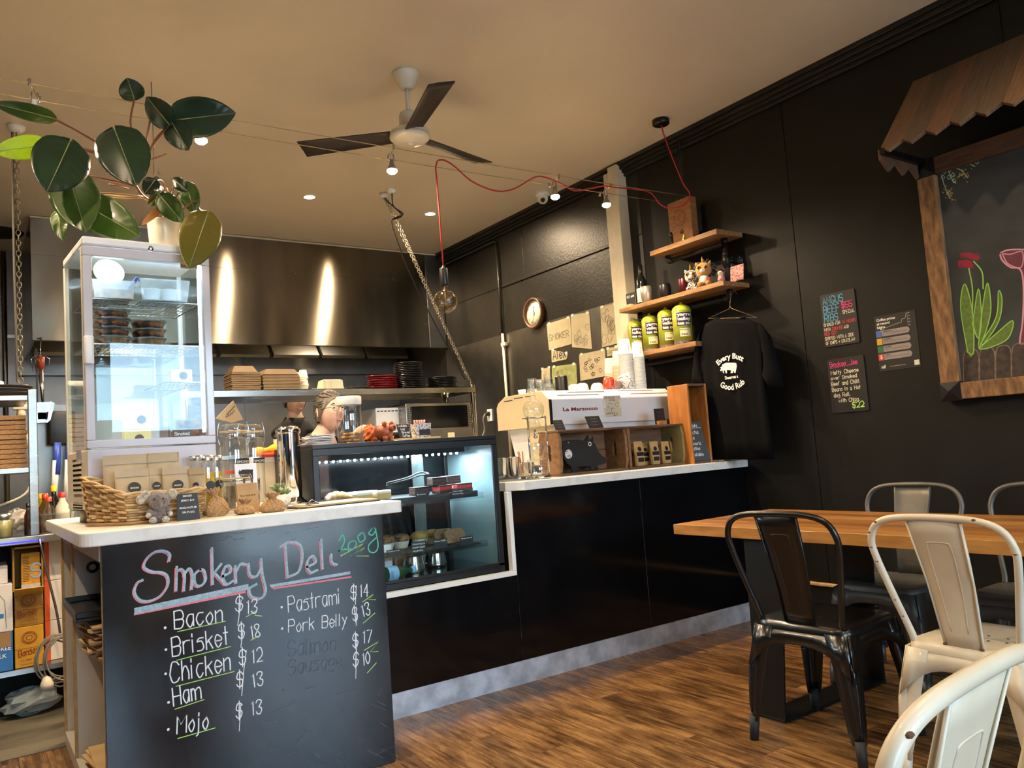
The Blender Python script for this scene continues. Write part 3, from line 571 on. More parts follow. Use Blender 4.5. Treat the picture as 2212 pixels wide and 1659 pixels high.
def make_chair(m, label, chips=False):
    t = thing('metal_chair', label, 'chair', (0, 0, 0), group='metal cafe chairs')
    H = .45
    s = MB(); rows = []
    def sq(h, z, r): # rounded square ring
        P = []
        for cx, cy, a0 in ((h-r, h-r, 0), (-h+r, h-r, 90), (-h+r, -h+r, 180), (h-r, -h+r, 270)):
            for k in range(5): a = R(a0+22.5*k); P.append((cx+r*math.cos(a), cy+r*math.sin(a), z))
        return P
    rings = [sq(.19, H-.028, .06), sq(.188, H-.008, .06), sq(.178, H, .055), sq(.14, H-.002, .05), sq(.06, H-.006, .03)]
    n = 20; vs = [p for r in rings for p in r]; fs = [(i*n+k, i*n+(k+1) % n, (i+1)*n+(k+1) % n, (i+1)*n+k) for i in range(len(rings)-1) for k in range(n)]+[tuple(range(80, 100))]
    s.add(vs, fs, True); s.build('seat', m, t, bevel=0)
    for qx, qy in ((.03, .03), (-.03, .03), (.0, -.03), (.05, -.02), (-.05, -.02)): MB().lathe([(0, .0006), (.005, .0006)], (qx, qy, H-.005), 8, cap=False).build('drain_hole', 'black_matte', t)
    for k in range(4): # aprons with arched lower edge
        a = MB(); P0 = []; P1 = []
        for i in range(13):
            u = -1+2*i/12; z1 = H-.022; arch = H-.075-.10*abs(u)**3.2
            f = (z1-arch)*.17
            P0.append((u*.178, -.186, z1)); P1.append((u*(.178+f), -.186-f, arch))
        a.grid([P0, P1]); mm = Matrix.Rotation(R(90*k), 4, 'Z'); a.v = [tuple(mm @ V(p)) for p in a.v]
        a.build('apron', m, t, solid=.004)
    for sx, sy in ((1, 1), (-1, 1), (1, -1), (-1, -1)):
        P = []
        for zz, w in ((H-.022, .085), (.34, .07), (.25, .058), (.12, .043), (.075, .034)):
            o = .187+(H-zz)*.085; c = V((sx*o, sy*o, zz)); r = .02+.1*max(0, zz-.3)
            P.append([c+V((-sx*w, 0, 0)), c+V((-sx*r, 0, 0)), c+V((-sx*r*.3, -sy*r*.3, 0)), c+V((0, -sy*r, 0)), c+V((0, -sy*w, 0))])
        lg = MB().grid(P).build('leg', m, t, solid=.005)
        o = .187+(H-.2)*.085; d = V((sx, sy, 0)).normalized()
        gp = [V((sx*(.184+(H-z)*.085), sy*(.184+(H-z)*.085), z))+d*.0 for z in (.34, .31, .26, .2, .13, .1)]
        MB().tube(gp, [.002, .014, .018, .016, .011, .002], 8, flat=.45).build('groove', m, lg)
        o = .187+(H-.08)*.085; o2 = .187+H*.085
        MB().cyl((sx*(o-.012), sy*(o-.012), .09), (sx*(o2-.012), sy*(o2-.012), .0), .019, .0165, 12).build('foot', 'rubber' if m == 'chair_black' else m, lg)
    for a in (0, 90): MB().tube([(-.17, 0, H-.085), (.17, 0, H-.085)] if not a else [(0, -.17, H-.09), (0, .17, H-.09)], .006, 6).build('brace', m, t)
    hp_ = [(-.165, -.16, H-.005), (-.168, -.172, H+.03), (-.195, -.205, .6), (-.22, -.235, .72), (-.222, -.247, .775), (-.195, -.256, .825), (-.13, -.262, .85), (0, -.264, .856)]
    hp_ = hp_+[(-x, y, z) for x, y, z in hp_[-2::-1]]
    MB().tube(catmull(hp_, 5), .0115, 10).build('back_hoop', m, t)
    P = []
    for i in range(10):
        f = i/9; z = H-.004+f*(.85-H+.004); y = -.168-.096*f+.012*math.sin(f*math.pi); w = .058+.028*f
        P.append([(-w, y+.006, z), (-w*.93, y, z), (-w*.5, y-.003, z), (0, y-.004, z), (w*.5, y-.003, z), (w*.93, y, z), (w, y+.006, z)])
    sp = MB().grid(P).build('splat', m, t, solid=.004)
    em = []
    for x, f in ((-.026, .12), (-.034, .4), (-.038, .7), (-.036, .79), (-.028, .82), (.028, .82), (.036, .79), (.038, .7), (.034, .4), (.026, .12)):
        z = H+f*(.85-H); em.append((x, -.168-.096*f+.012*math.sin(f*math.pi)-.0052, z))
    MB().tube(catmull(em, 4), .0022, 6).build('embossed_line', m, sp)
    for sx in (-1, 1): MB().tube([(sx*w_, -.168-.096*f-.002+.012*math.sin(f*math.pi), H+f*(.85-H)) for f, w_ in ((0, .058), (.5, .072), (1, .086))], .003, 6).build('rolled_edge', m, sp)
    if chips:
        for sx in (-1, 1): MB().sphere((sx*.056, -.172, H+.004), .007, 8, 6, (1, 1, .8)).build('rust_spot', 'rust', sp)
        for i in (7, 9, 14, 17, 22, 26, 40, 52):
            p = catmull(hp_, 5)[i]; MB().sphere(p+V((0, -.0085, .004)), .005, 7, 5, (1.6, .9, .8)).build('rust_spot', 'rust', t)
    return t
CB = make_chair('chair_black', 'black metal cafe chair at the near end of the timber table')
put(CB, (2.655, 1.86, 0), R(-86))
CW = make_chair('chair_white', 'worn white metal cafe chair tucked at the table beside the black one', True)
put(CW, (2.675, 1.27, 0), R(-93))
CN = copy_tree(CW); put(CN, (.945, .74, 0), R(4), 'worn white metal chair cropped in the near right corner')
CG = make_chair('chair_grey', 'grey metal cafe chair by the wall behind the black chair')
put(CG, (3.43, 2.03, 0), R(92)); CG2 = copy_tree(CG); put(CG2, (3.44, 1.47, 0), R(90), 'grey metal cafe chair by the wall, cut by the right edge')
# ================================================================ framed chalkboard with timber awning
mat('old_timber', (96, 66, 38), .75, col2=(146, 108, 68), scale=9, stretch=(9, 4, 1.2), bump=.4, detail=8); mat('old_timber_dark', (70, 44, 26), .7, col2=(92, 60, 36), scale=8, stretch=(2, 1, 8), bump=.25)
mat('awning_brown', (88, 62, 40), .65, col2=(112, 82, 54), scale=8, stretch=(1.2, 22, 1.2), bump=.1, detail=6); mat('awning_grey', (70, 54, 40), .65, col2=(92, 72, 52), scale=8, stretch=(1.2, 22, 1.2), bump=.1, detail=6); mat('awning_red', (84, 58, 40), .65, col2=(106, 76, 52), scale=8, stretch=(1.2, 22, 1.2), bump=.1, detail=6)
fb = thing('framed_chalkboard', 'large framed chalkboard with drawn pig and plants under a timber awning', 'chalkboard', (4.0, 1.0, 1.24))
mat('board_slate', (44, 46, 44), .8, col2=(66, 68, 66), scale=3.5, stretch=(1, 1, 2), detail=6, ramp=(.3, .75))
MB().bb((4.005, .1, 1.3), (4.038, 1.93, 2.42)).build('slate', 'board_slate', fb, world=True)
MB().bb((3.975, 1.905, 1.325), (4.036, 1.995, 2.375)).build('frame_stile', 'old_timber', fb, bevel=.004, world=True)
MB().bb((3.975, .05, 1.325), (4.036, .14, 2.375)).build('frame_stile', 'old_timber', fb, bevel=.004, world=True)
MB().bb((3.975, .1, 1.245), (4.036, 1.905, 1.325)).build('frame_rail', 'old_timber', fb, bevel=.004, world=True)
MB().bb((3.975, .1, 2.375), (4.036, 1.905, 2.46)).build('frame_rail', 'old_timber_dark', fb, bevel=.004, world=True)
for z in (1.245, 2.375):
    MB().add([(4.03, 1.9, z-.004), (4.03, 1.999, z-.004), (4.03, 1.999, z+.088), (4.03, 1.9, z+.088), (3.972, 1.9, z-.004), (3.972, 1.999, z-.004), (3.972, 1.999, z+.088), (3.972, 1.9, z+.088), (3.955, 1.95, z+.042)], [(0, 1, 5, 4), (1, 2, 6, 5), (2, 3, 7, 6), (3, 0, 4, 7), (4, 5, 8), (5, 6, 8), (6, 7, 8), (7, 4, 8)]).build('corner_bracket', 'black_steel', fb, world=True)
def cpt(x, y): p = AX(1850+x*.512, 50+y*.512, 4.005); return (-p.y, p.z)
BN = V((-1, 0, 0)); BU = V((0, -1, 0))
def cdraw(mb, pts, w=.004, sm=True):
    q = [cpt(*p) for p in pts]
    if sm and len(q) > 2: q = [(a.x, a.y) for a in catmull([(x, y, 0) for x, y in q], 5)]
    ribbon(mb, q, V((4.005, 0, 0)), BU, UZ, BN, w)
def cfill(mb, pts, lift=.0004):
    q = [cpt(*p) for p in pts]; q = [(a.x, a.y) for a in catmull([(x, y, 0) for x, y in q], 5, True)]
    k = len(mb.v); mb.v += [(4.005-lift, -a, b) for a, b in q]; mb.f.append(tuple(range(k, k+len(q)))); mb.sm.append(False)
mat('chalk_leaf', (96, 118, 52), .9, var=.2, scale=60); mat('chalk_lime', (140, 190, 80), .9); mat('chalk_mint', (170, 200, 170), .9); mat('chalk_straw', (190, 168, 90), .9); mat('chalk_crimson', (150, 40, 60), .9); mat('chalk_rose', (206, 150, 160), .9); mat('chalk_plum', (110, 58, 68), .9); mat('chalk_brown', (120, 96, 78), .9, var=.3, scale=40)
lv = [[(470, 1390), (440, 1200), (458, 1100), (490, 1220), (495, 1385)], [(490, 1270), (515, 1120), (528, 1240), (515, 1330)], [(515, 1360), (530, 1220), (553, 1095), (568, 1200), (550, 1290), (520, 1365)], [(525, 1350), (590, 1240), (600, 1130), (615, 1170), (600, 1260), (540, 1350)], [(515, 1375), (590, 1310), (660, 1255), (640, 1330), (560, 1370)]]
m1, m2 = MB(), MB()
for q in lv: cfill(m1, q); cdraw(m2, q+[q[0]], .005)
cdraw(m2, [(490, 1225), (490, 1120), (475, 1035)], .006); cdraw(m2, [(535, 1120), (530, 1050), (495, 1005)], .006)
m1.build('chalk_drawing', 'chalk_leaf', fb, world=True, label='green chalk leaves'); m2.build('chalk_drawing', 'chalk_lime', fb, world=True)
m = MB()
for i in range(12):
    x = 440+i*7; cdraw(m, [(x, 990-i*.5), (x-2+i*.6, 970+(i % 3)*4)], .004, False); cdraw(m, [(430+i*5, 1005+i*2), (432+i*5.5, 1028+(i % 2)*6)], .004, False)
cfill(m, [(432, 1003), (480, 1002), (492, 1030), (460, 1028)]); cfill(m, [(440, 975), (480, 968), (520, 988), (500, 1000)])
m.build('chalk_drawing', 'chalk_crimson', fb, world=True)
m = MB()
for q in ([(352, 590), (400, 605), (440, 620), (470, 652)], [(390, 573), (440, 578), (480, 595), (500, 605)], [(355, 600), (385, 620), (405, 660), (420, 675)], [(360, 640), (370, 680), (395, 740)]): cdraw(m, q, .004)
for x, y in ((440, 566), (458, 560), (465, 590), (480, 580), (492, 565), (508, 585), (372, 625), (392, 618), (365, 650), (390, 650), (408, 640), (412, 665)):
    cdraw(m, [(x-7, y), (x, y-9), (x+8, y+2), (x, y+9), (x-7, y)], .003)
m.build('chalk_drawing', 'chalk_mint', fb, world=True)
m = MB()
for cx, cy, dx, dy in ((450, 640, 30, 18), (388, 715, 20, 26)):
    for _ in range(40): x, y = cx+rnd.gauss(0, dx*.55), cy+rnd.gauss(0, dy*.6); cdraw(m, [(x, y), (x+3, y+3)], .003, False)
m.build('chalk_drawing', 'chalk_straw', fb, world=True)
pg = [(605, 970), (640, 957), (700, 955), (760, 962), (830, 1000), (850, 1100), (820, 1180), (800, 1260), (790, 1350), (700, 1352), (690, 1340), (702, 1250), (705, 1110), (692, 1040), (650, 1030), (615, 1000)]
m = MB(); cfill(m, pg); m.build('chalk_drawing', 'chalk_plum', fb, world=True, label='dusky chalk shading of pig')
m = MB(); cdraw(m, pg+[pg[0]], .007); cdraw(m, [(615, 972), (650, 975), (700, 965), (695, 1030), (640, 1015), (615, 972)], .005); m.build('chalk_drawing', 'chalk_rose', fb, world=True, label='pink chalk pig outline')
m = MB(); m2 = MB()
for i in range(9):
    x = 452+i*68; y = -i*8; cfill(m, [(x, 1515+y*.6), (x+2, 1400+y), (x+30, 1378+y), (x+62, 1395+y), (x+66, 1510+y*.6)], .0003); cdraw(m2, [(x, 1510+y*.6), (x+2, 1400+y), (x+30, 1376+y), (x+62, 1395+y), (x+66, 1505+y*.6)], .005)
mat('chalk_fence', (64, 54, 46), .9, var=.35, scale=30); m.build('chalk_drawing', 'chalk_fence', fb, world=True); m2.build('chalk_drawing', 'chalk_brown', fb, world=True, label='brown chalk fence palings')
# awning boards slope from the wall; pointed lower ends
aw = thing('timber_awning', 'sloping awning of pointed brown timber boards above the chalkboard', 'awning', (4.0, 1.0, 2.4))
dr = V((3.61-4.03, 0, 2.43-2.885)); DL = dr.length; dr.normalize(); nr = V((dr.z, 0, -dr.x)); nr = -nr if nr.x > 0 else nr
for i in range(17):
    y1 = 1.975-i*.109; w = .109
    MB().prism([(0, 0), (w-.001, 0), (w-.001, DL-.055), (w*.5, DL), (0, DL-.055)], (4.03, y1, 2.885), (0, -1, 0), dr, nr, .016).build('board', ['awning_brown', 'awning_grey', 'awning_red', 'awning_brown', 'awning_grey'][i % 5] if i != 3 else 'awning_grey', aw, world=True, bevel=.0015)
for i in range(3): # side valance
    x = 3.63+i*.13
    MB().prism([(0, 0), (.128, 0), (.128, -.05), (.064, -.1), (0, -.05)], (x, 1.975, 2.47), UX, UZ, UY, .014).build('side_board', 'awning_red', aw, world=True)
MB().bb((3.98, .1, 2.78), (4.035, 1.97, 2.83)).bb((3.62, 1.95, 2.44), (4.035, 1.975, 2.47)).build('bearer', 'black_steel', aw, world=True)
# ================================================================ countertop display fridge
FX0, FX1, FY0, FY1, FZ0, FZ1 = .352, .817, 3.28, 3.69, ZL+.055, 2.067
fr = thing('display_fridge', 'tall white glass display fridge standing on the counter corner', 'fridge', ((FX0+FX1)/2, (FY0+FY1)/2, ZL))
def fp(n, a, b, m='fridge_white', bv=.004): return MB().bb(a, b).build(n, m, fr, bevel=bv, world=True)
for x in (FX0+.05, FX1-.05):
    for y in (FY0+.05, FY1-.05): MB().cyl((x, y, ZL), (x, y, FZ0), .018, n=10).build('foot', 'warm_plastic', fr, world=True)
bz = 1.262; ZF = 2.032
fp('base_front', (FX0, FY0, FZ0), (FX1, FY0+.012, bz)); fp('base_side', (FX0, FY0+.012, FZ0), (FX0+.012, FY1, bz), 'warm_plastic'); fp('base_side', (FX1-.012, FY0+.012, FZ0), (FX1, FY1, bz), 'warm_plastic')
fp('base_back', (FX0+.012, FY1-.012, FZ0), (FX1-.012, FY1, bz), 'warm_plastic'); fp('deck', (FX0+.012, FY0+.012, bz-.02), (FX1-.012, FY1-.012, bz), 'white_plastic'); fp('underside', (FX0+.012, FY0+.012, FZ0), (FX1-.012, FY1-.012, FZ0+.02), 'black_matte')
for i in range(7):
    z = 1.085+i*.019
    MB().box((FX0-.003, FY0+.2, z+.02), (.006, .16, .009)).build('vent_slat', 'warm_plastic', fr, world=True)
    MB().box((FX0+.001, FY0+.2, z+.0105+.02), (.006, .16, .008)).build('vent_gap', 'black_matte', fr, world=True)
MB().box((FX0-.001, FY0+.2, ZL+.067), (.004, .17, .03)).build('vent_gap', 'black_matte', fr, world=True)
for k in range(3): MB().box((FX0-.003, FY0+.2, ZL+.058+k*.01), (.004, .18, .003)).build('vent_slat', 'warm_plastic', fr, world=True)
MB().box((FX0-.001, FY0+.15, 1.24), (.003, .1, .05)).build('rating_plate', 'kick_metal', fr, world=True)
fp('top', (FX0, FY0, ZF), (FX1, FY1, FZ1), 'white_plastic', .008)
for x, y in ((FX0, FY0), (FX1-.018, FY0), (FX0, FY1-.018), (FX1-.018, FY1-.018)): fp('corner_post', (x, y+.03 if y == FY0 else y, bz), (x+.018, y+.018+(.03 if y == FY0 else 0), ZF), 'warm_plastic' if x == FX0 else 'white_plastic', .003)
for x in (FX0+.003, FX1-.008): fp('side_glass', (x, FY0+.048, bz), (x+.005, FY1-.018, ZF), 'pane', 0)
fp('back_glass', (FX0+.018, FY1-.01, bz), (FX1-.018, FY1-.005, ZF), 'pane', 0)
fd = MB().bb((FX0, FY0-.002, (ZF-.04)), (FX1, FY0+.028, (ZF-.003))).bb((FX0, FY0-.002, bz+.003), (FX1, FY0+.028, bz+.033)).bb((FX0, FY0-.002, bz+.033), (FX0+.03, FY0+.028, (ZF-.04))).bb((FX1-.03, FY0-.002, bz+.033), (FX1, FY0+.028, (ZF-.04))).build('door', 'fridge_white', fr, bevel=.003, world=True)
MB().bb((FX0+.03, FY0+.004, bz+.033), (FX1-.03, FY0+.010, (ZF-.04))).build('door_glass', 'pane', fd, world=True)
MB().rbox((FX0+.012, FY0-.012, 1.63), (.032, .026, .105), .01).build('handle', 'white_plastic', fd, world=True, bevel=.004)
lk = AY(324, 537, FY0-.002); MB().lathe([(.0, .006), (.008, .006), (.011, .003), (.011, 0)], lk, 20, (0, -1, 0)).build('lock', 'chrome', fd, world=True)
b0 = AY(388, 565, FY0-.002); bd = MB().bb((b0.x, FY0-.004, b0.z-.025), (b0.x+.068, FY0-.002, b0.z)).build('badge', 'warm_plastic', fd, world=True)
mat('navy_print', (34, 30, 92), .5); m = MB(); print_(m, 'Exquisite', (b0.x+.004, FY0-.0042, b0.z-.02), UX, UZ, PN, .014, .06, .01); m.build('lettering', 'navy_print', bd, world=True)
MB().bb((FX0+.02, FY0+.05, (ZF-.009)), (FX1-.02, FY0+.075, (ZF-.001))).build('led_strip', 'led_glow', fr, world=True)
for x in (FX1-.035,): MB().bb((x, FY0+.04, bz+.05), (x+.008, FY0+.052, ZF-.025)).build('led_strip', 'led_glow', fr, world=True)
MB().bb((FX0+.02, FY0+.04, bz+.05), (FX0+.028, FY0+.052, ZF-.025)).build('led_strip', 'led_glow', fr, world=True)
l = bpy.data.lights.new('fridge_led', 'AREA'); l.shape = 'RECTANGLE'; l.size = .36; l.size_y = .2; l.energy = 1.3; l.color = (.75, .88, 1)
o = bpy.data.objects.new('fridge_led', l); COL.objects.link(o); o.parent = fr; o.location = mw(fr).inverted() @ V(((FX0+FX1)/2, FY0+.2, ZF-.015))
mat('shelf_wire', (120, 122, 124), .4, .8)
SH = [AY(300, 650, FY0+.06).z, AY(300, 745, FY0+.06).z, AY(420, 825, FY0+.06).z]
for i, z in enumerate(SH):
    s = MB(); x0, x1, y0, y1 = FX0+.03, FX1-.03, FY0+.06, FY1-.03
    if i == 2: x0 = x1-.14
    s.tube([(x0, y0, z), (x1, y0, z), (x1, y1, z), (x0, y1, z)], .003, 6, closed=True)
    for k in range(1, 4): s.cyl((x0, y0+(y1-y0)*k/4, z-.003), (x1, y0+(y1-y0)*k/4, z-.003), .002, n=5)
    n = 22 if i < 2 else 8
    for k in range(1, n): s.cyl((x0+(x1-x0)*k/n, y0, z), (x0+(x1-x0)*k/n, y1, z), .0014, n=5)
    s.build('wire_shelf', 'shelf_wire', fr, world=True)
# ---- food inside
mat('cream_lid', (226, 222, 176), .45); mat('sauce', (52, 26, 16), .5, col2=(150, 84, 26), scale=40, ramp=(.45, .6)); mat('slaw', (60, 50, 70), .6, col2=(190, 150, 70), scale=50); mat('tub_white', (226, 232, 234), .4); mat('butter', (222, 206, 130), .5, var=.1); mat('blue_lid', (40, 70, 170), .4); mat('label_black', (20, 20, 22), .5); mat('label_white', (232, 230, 224), .6)
def tub(x, y, z, r, h, fill, mf, lb, grp, sq=False):
    t = thing('deli_tub', lb, 'tub', (x, y, z), group=grp)
    if sq:
        MB().box((0, 0, h/2), (r*1.6, r*1.5, h), taper=1.12).build('tub_wall', 'milky', t); MB().box((0, 0, h*fill/2+.002), (r*1.52, r*1.42, h*fill), taper=1.05).build('contents', mf, t)
    else:
        MB().lathe([(0, 0), (r*.86, 0), (r, h), (r*1.06, h), (r*1.06, h+.004)], n=24, cap=False).build('tub_wall', 'clear_plastic', t)
        MB().lathe([(0, .002), (r*.85, .002), (r*(.86+.12*fill), h*fill), (0, h*fill)], n=20).build('contents', mf, t)
        MB().lathe([(0, h), (r*1.06, h), (r*1.06, h+.004), (r*.9, h+.005), (0, h+.003)], n=24).build('lid', 'milky', t)
    return t
g1 = 'round sauce tubs in the display fridge'
ord_ = ['bottom', 'second', 'third', 'top']
pA = AY(241, 725, 3.40); pB = AY(316, 728, 3.42)
for i in range(4): tub(pA.x, 3.40, SH[1]+.004+i*.036, .067, .029, .7, 'sauce', '%s round tub of dark sauce in the left stack on the middle fridge shelf' % ord_[i], g1)
for i in range(3): tub(pB.x+.008, 3.42, SH[1]+.004+i*.036, .065, .029, .8, 'sauce', '%s round tub of dark sauce in the right stack on the middle fridge shelf' % ['bottom', 'middle', 'top'][i], g1)
tub(AY(366, 728, 3.42).x+.006, 3.50, SH[1]+.004, .03, .02, .6, 'sauce', 'single small low tub at the right of the middle fridge shelf', g1)
for i in range(3): tub(AY(407, 870, 3.45).x, 3.45, bz+.003+i*.036, .06, .029, .9, 'sauce', '%s round tub of dark dip under the small lower fridge shelf' % ['bottom', 'middle', 'top'][i], g1)
c = AY(240, 640, 3.39); tub(c.x+.002, 3.39, SH[0]+.004, .084, .07, .5, 'slaw', 'clear square tub of dark slaw on the top fridge shelf', None, True)
t = thing('plastic_cover', 'round cream plastic lid leaning on top of the slaw tub', 'lid', (c.x-.006, 3.40, SH[0]+.068))
MB().lathe([(0, 0), (.05, 0), (.056, .006), (.056, .012), (.048, .014), (0, .012)], (0, 0, .05), 28, (.1, -1, .35)).build('lid_disc', 'cream_lid', t)
c = AY(348, 640, 3.39); t = tub(c.x+.004, 3.41, SH[0]+.004, .105, .085, .02, 'tub_white', 'large clear box holding white cups on the top fridge shelf', None, True)
for dx in (-.03, .035):
    q = thing('paper_cup', 'white paper cup standing inside the clear fridge box, %s' % ('left' if dx < 0 else 'right'), 'cup', (c.x+dx, 3.41, SH[0]+.008), group='cups in the fridge box')
    MB().lathe([(0, 0), (.026, 0), (.032, .055), (.034, .056), (.031, .052), (.024, .004), (0, .004)], n=20, cap=False).build('cup_wall', 'tub_white', q)
p = AY(288, 612, 3.35); tag(MB().box(p+V((0, 0, 0)), (.012, .05, .05), ry=R(30)).build('blue_lid', 'blue_lid', None, bevel=.004), 'blue plastic lid wedged between the tubs in the fridge', 'lid')
def butter(px, py, y, w, h, lb, d=.05, z=None):
    c = AY(px, py, y); t = thing('wrapped_block', lb, 'butter block', (c.x, y, z or c.z), rz=rnd.uniform(-.1, .1), group='wrapped butter blocks in the fridge')
    MB().box((0, 0, h/2), (w, d, h)).build('block', 'butter', t, bevel=.006); MB().lathe([(0, .001), (.017, .001)], (.006, -d/2, h*.5), 20, (0, -1, 0), cap=False).build('round_label', 'label_black', t)
butter(297, 826, 3.42, .1, .075, 'cream wrapped block beneath the lower fridge shelf', z=bz+.075); butter(292, 826, 3.42, .1, .075, 'cream wrapped block hidden under the other block', z=bz)
butter(390, 826, 3.40, .082, .052, 'cream wrapped block on the small lower fridge shelf', z=SH[2]+.004)
t = thing('fridge_sign', 'small black chalk sign reading smoked salmon in the fridge', 'sign', (AY(393, 900, 3.35).x, 3.35, bz))
MB().box((0, 0, .032), (.075, .004, .064)).build('card', 'label_black', t); m = MB(); hand(m, 'Smoked', (-.03, -.002, .042), UX, UZ, PN, .012, .0018); hand(m, 'Salmon!', (-.03, -.002, .022), UX, UZ, PN, .011, .0016); m.build('lettering', 'chalk_white', t)
# ================================================================ glass cake case
CX0, CX1, CY0, CY1, CZ0, CZ1 = 1.232, 2.198, 3.335, 3.86, .553, 1.235
mat('case_led', (220, 236, 255), .4, emit=40, var=0)
cc = thing('cake_display_case', 'black framed glass cake display case set into the counter', 'display case', (1.71, 3.6, CZ0))
def cp(n, a, b, m='black_plastic', bv=.003, par=None): return MB().bb(a, b).build(n, m, par or cc, bevel=bv, world=True)
cp('top_panel', (CX0, CY0, CZ1-.02), (CX1, CY1, CZ1)); cp('base', (CX0, CY0, CZ0), (CX1, CY1, CZ0+.03)); cp('base_deck', (CX0+.03, CY0+.02, CZ0+.03), (CX1-.03, CY1-.02, CZ0+.034), 'steel_polished', 0)
cp('front_frame', (CX0, CY0, CZ1-.05), (CX1, CY0+.006, CZ1-.02)); cp('front_frame', (CX1-.032, CY0, CZ0+.03), (CX1, CY0+.006, CZ1-.05)); cp('front_frame', (CX0, CY0, CZ0+.03), (CX0+.03, CY0+.006, CZ1-.05)); cp('front_frame', (CX0, CY0, CZ0+.03), (CX1, CY0+.006, CZ0+.045))
cp('front_glass', (CX0+.03, CY0+.001, CZ0+.045), (CX1-.032, CY0+.005, CZ1-.05), 'pane', 0)
mat('case_side_reflection', (120, 140, 146), .25, var=.1, scale=3); cp('side_wall', (CX1-.01, CY0+.03, CZ0+.03), (CX1-.005, CY1-.02, CZ1-.02), 'case_side_reflection', 0)  # opaque grey-blue colour stands in for the reflection in the side glass
cp('corner_post', (CX1-.02, CY0+.006, CZ0+.03), (CX1, CY0+.03, CZ1-.02)); cp('corner_post', (CX1-.03, CY1-.03, CZ0+.03), (CX1, CY1, CZ1-.02)); cp('side_panel', (CX0, CY0+.006, CZ0+.03), (CX0+.02, CY1, CZ1-.02))
for a, b in ((CX0+.02, 1.72), (1.70, CX1-.03)): cp('sliding_door', (a, CY1-.02 if a < 1.5 else CY1-.012, CZ0+.03), (b, CY1-.014 if a < 1.5 else CY1-.006, CZ1-.02), 'laminate_black', .001)
pst = AY(936, 1050, 3.8)
cp('slotted_post', (1.96, 3.82, CZ0+.03), (ZF, 3.835, CZ1-.02), 'steel_polished')
for z, y0 in ((.925, 3.40), (.685, 3.39)):
    cp('glass_shelf', (CX0+.03, y0, z), (CX1-.035, 3.78, z+.006), 'pane', 0)
    s = cp('ticket_rail', (CX0+.05, y0-.004, z-.004), (CX1-.06, y0, z+.028), 'clear_plastic', 0)
for k in range(22): MB().sphere((1.36+k*.036, 3.6, CZ1-.078), .0065, 8, 5).build('led', 'case_led', cc, world=True)
cp('led_rail', (1.34, 3.592, CZ1-.074), (2.16, 3.608, CZ1-.02), 'black_plastic', 0)
l = bpy.data.lights.new('case_led', 'AREA'); l.shape = 'RECTANGLE'; l.size = .8; l.size_y = .22; l.energy = 10; l.color = (.74, .9, 1)
o = bpy.data.objects.new('case_led', l); COL.objects.link(o); o.parent = cc; o.location = mw(cc).inverted() @ V((1.76, 3.56, CZ1-.085))
def ticket(px0, py0, px1, py1, y, lines, lb):
    a = AY(px0, py0, y); b = AY(px1, py1, y); w = b.x-a.x; h = a.z-b.z
    t = thing('price_ticket', lb, 'ticket', (a.x+w/2, y, b.z)); MB().box((0, 0, h/2), (w, .002, h)).build('card', 'label_black', t)
    m = MB()
    for i, s in enumerate(lines): print_(m, s, (-w*.42, -.001, h*(.72-.3*i)), UX, UZ, PN, h*.16, min(w*.84, len(s)*h*.16))
    m.build('lettering', 'chalk_white', t)
ticket(835, 1189, 867, 1201, 3.384, ['Blueberry Muffin'], 'black ticket reading Blueberry Muffin in the cake case'); ticket(888, 1172, 921, 1192, 3.384, ['ORANGE &', 'POPPYSEED', 'MUFFIN'], 'black ticket reading Orange and Poppyseed Muffin'); ticket(936, 1166, 966, 1182, 3.384, ['Butter Muffin'], 'black ticket reading Butter Muffin'); ticket(994, 1160, 1022, 1175, 3.384, ['Banana Bread'], 'black ticket reading Banana Bread'); ticket(975, 1058, 1003, 1074, 3.394, ['Cherry Ripe', 'Bounty Slice'], 'black ticket on the upper case shelf reading Cherry Ripe and Bounty Slice'); ticket(898, 1065, 927, 1081, 3.394, ['Brownie'], 'black ticket on the upper case shelf reading Brownie')
mat('muffin_top', (168, 120, 60), .7, col2=(206, 160, 84), scale=30, bump=.4); mat('muffin_dark', (150, 104, 60), .7, col2=(60, 40, 40), scale=45, ramp=(.5, .6), bump=.4); mat('paper_case', (214, 200, 178), .8); mat('banana_bread', (112, 88, 60), .85, var=.2, scale=90, bump=.3); mat('slate_plate', (36, 36, 38), .6, bump=.2); mat('slice_white', (226, 218, 196), .6); mat('slice_base', (190, 150, 88), .8, var=.15); mat('choc', (56, 34, 24), .5, var=.2); mat('cherry', (176, 40, 50), .7, var=.25, scale=70); mat('croissant', (150, 92, 40), .5, col2=(206, 156, 90), scale=14)
plt = tag(MB().bb((1.42, 3.44, .692), (2.13, 3.7, .698)).build('slate_plate', 'slate_plate', None, bevel=.002), 'dark slate serving slab on the lower cake case shelf', 'plate')
tag(MB().bb((1.3, 3.42, .932), (2.12, 3.74, .962)).build('slate_riser', 'slate_plate', None, bevel=.002), 'dark slate slab raising the slices on the upper cake case shelf', 'plate')
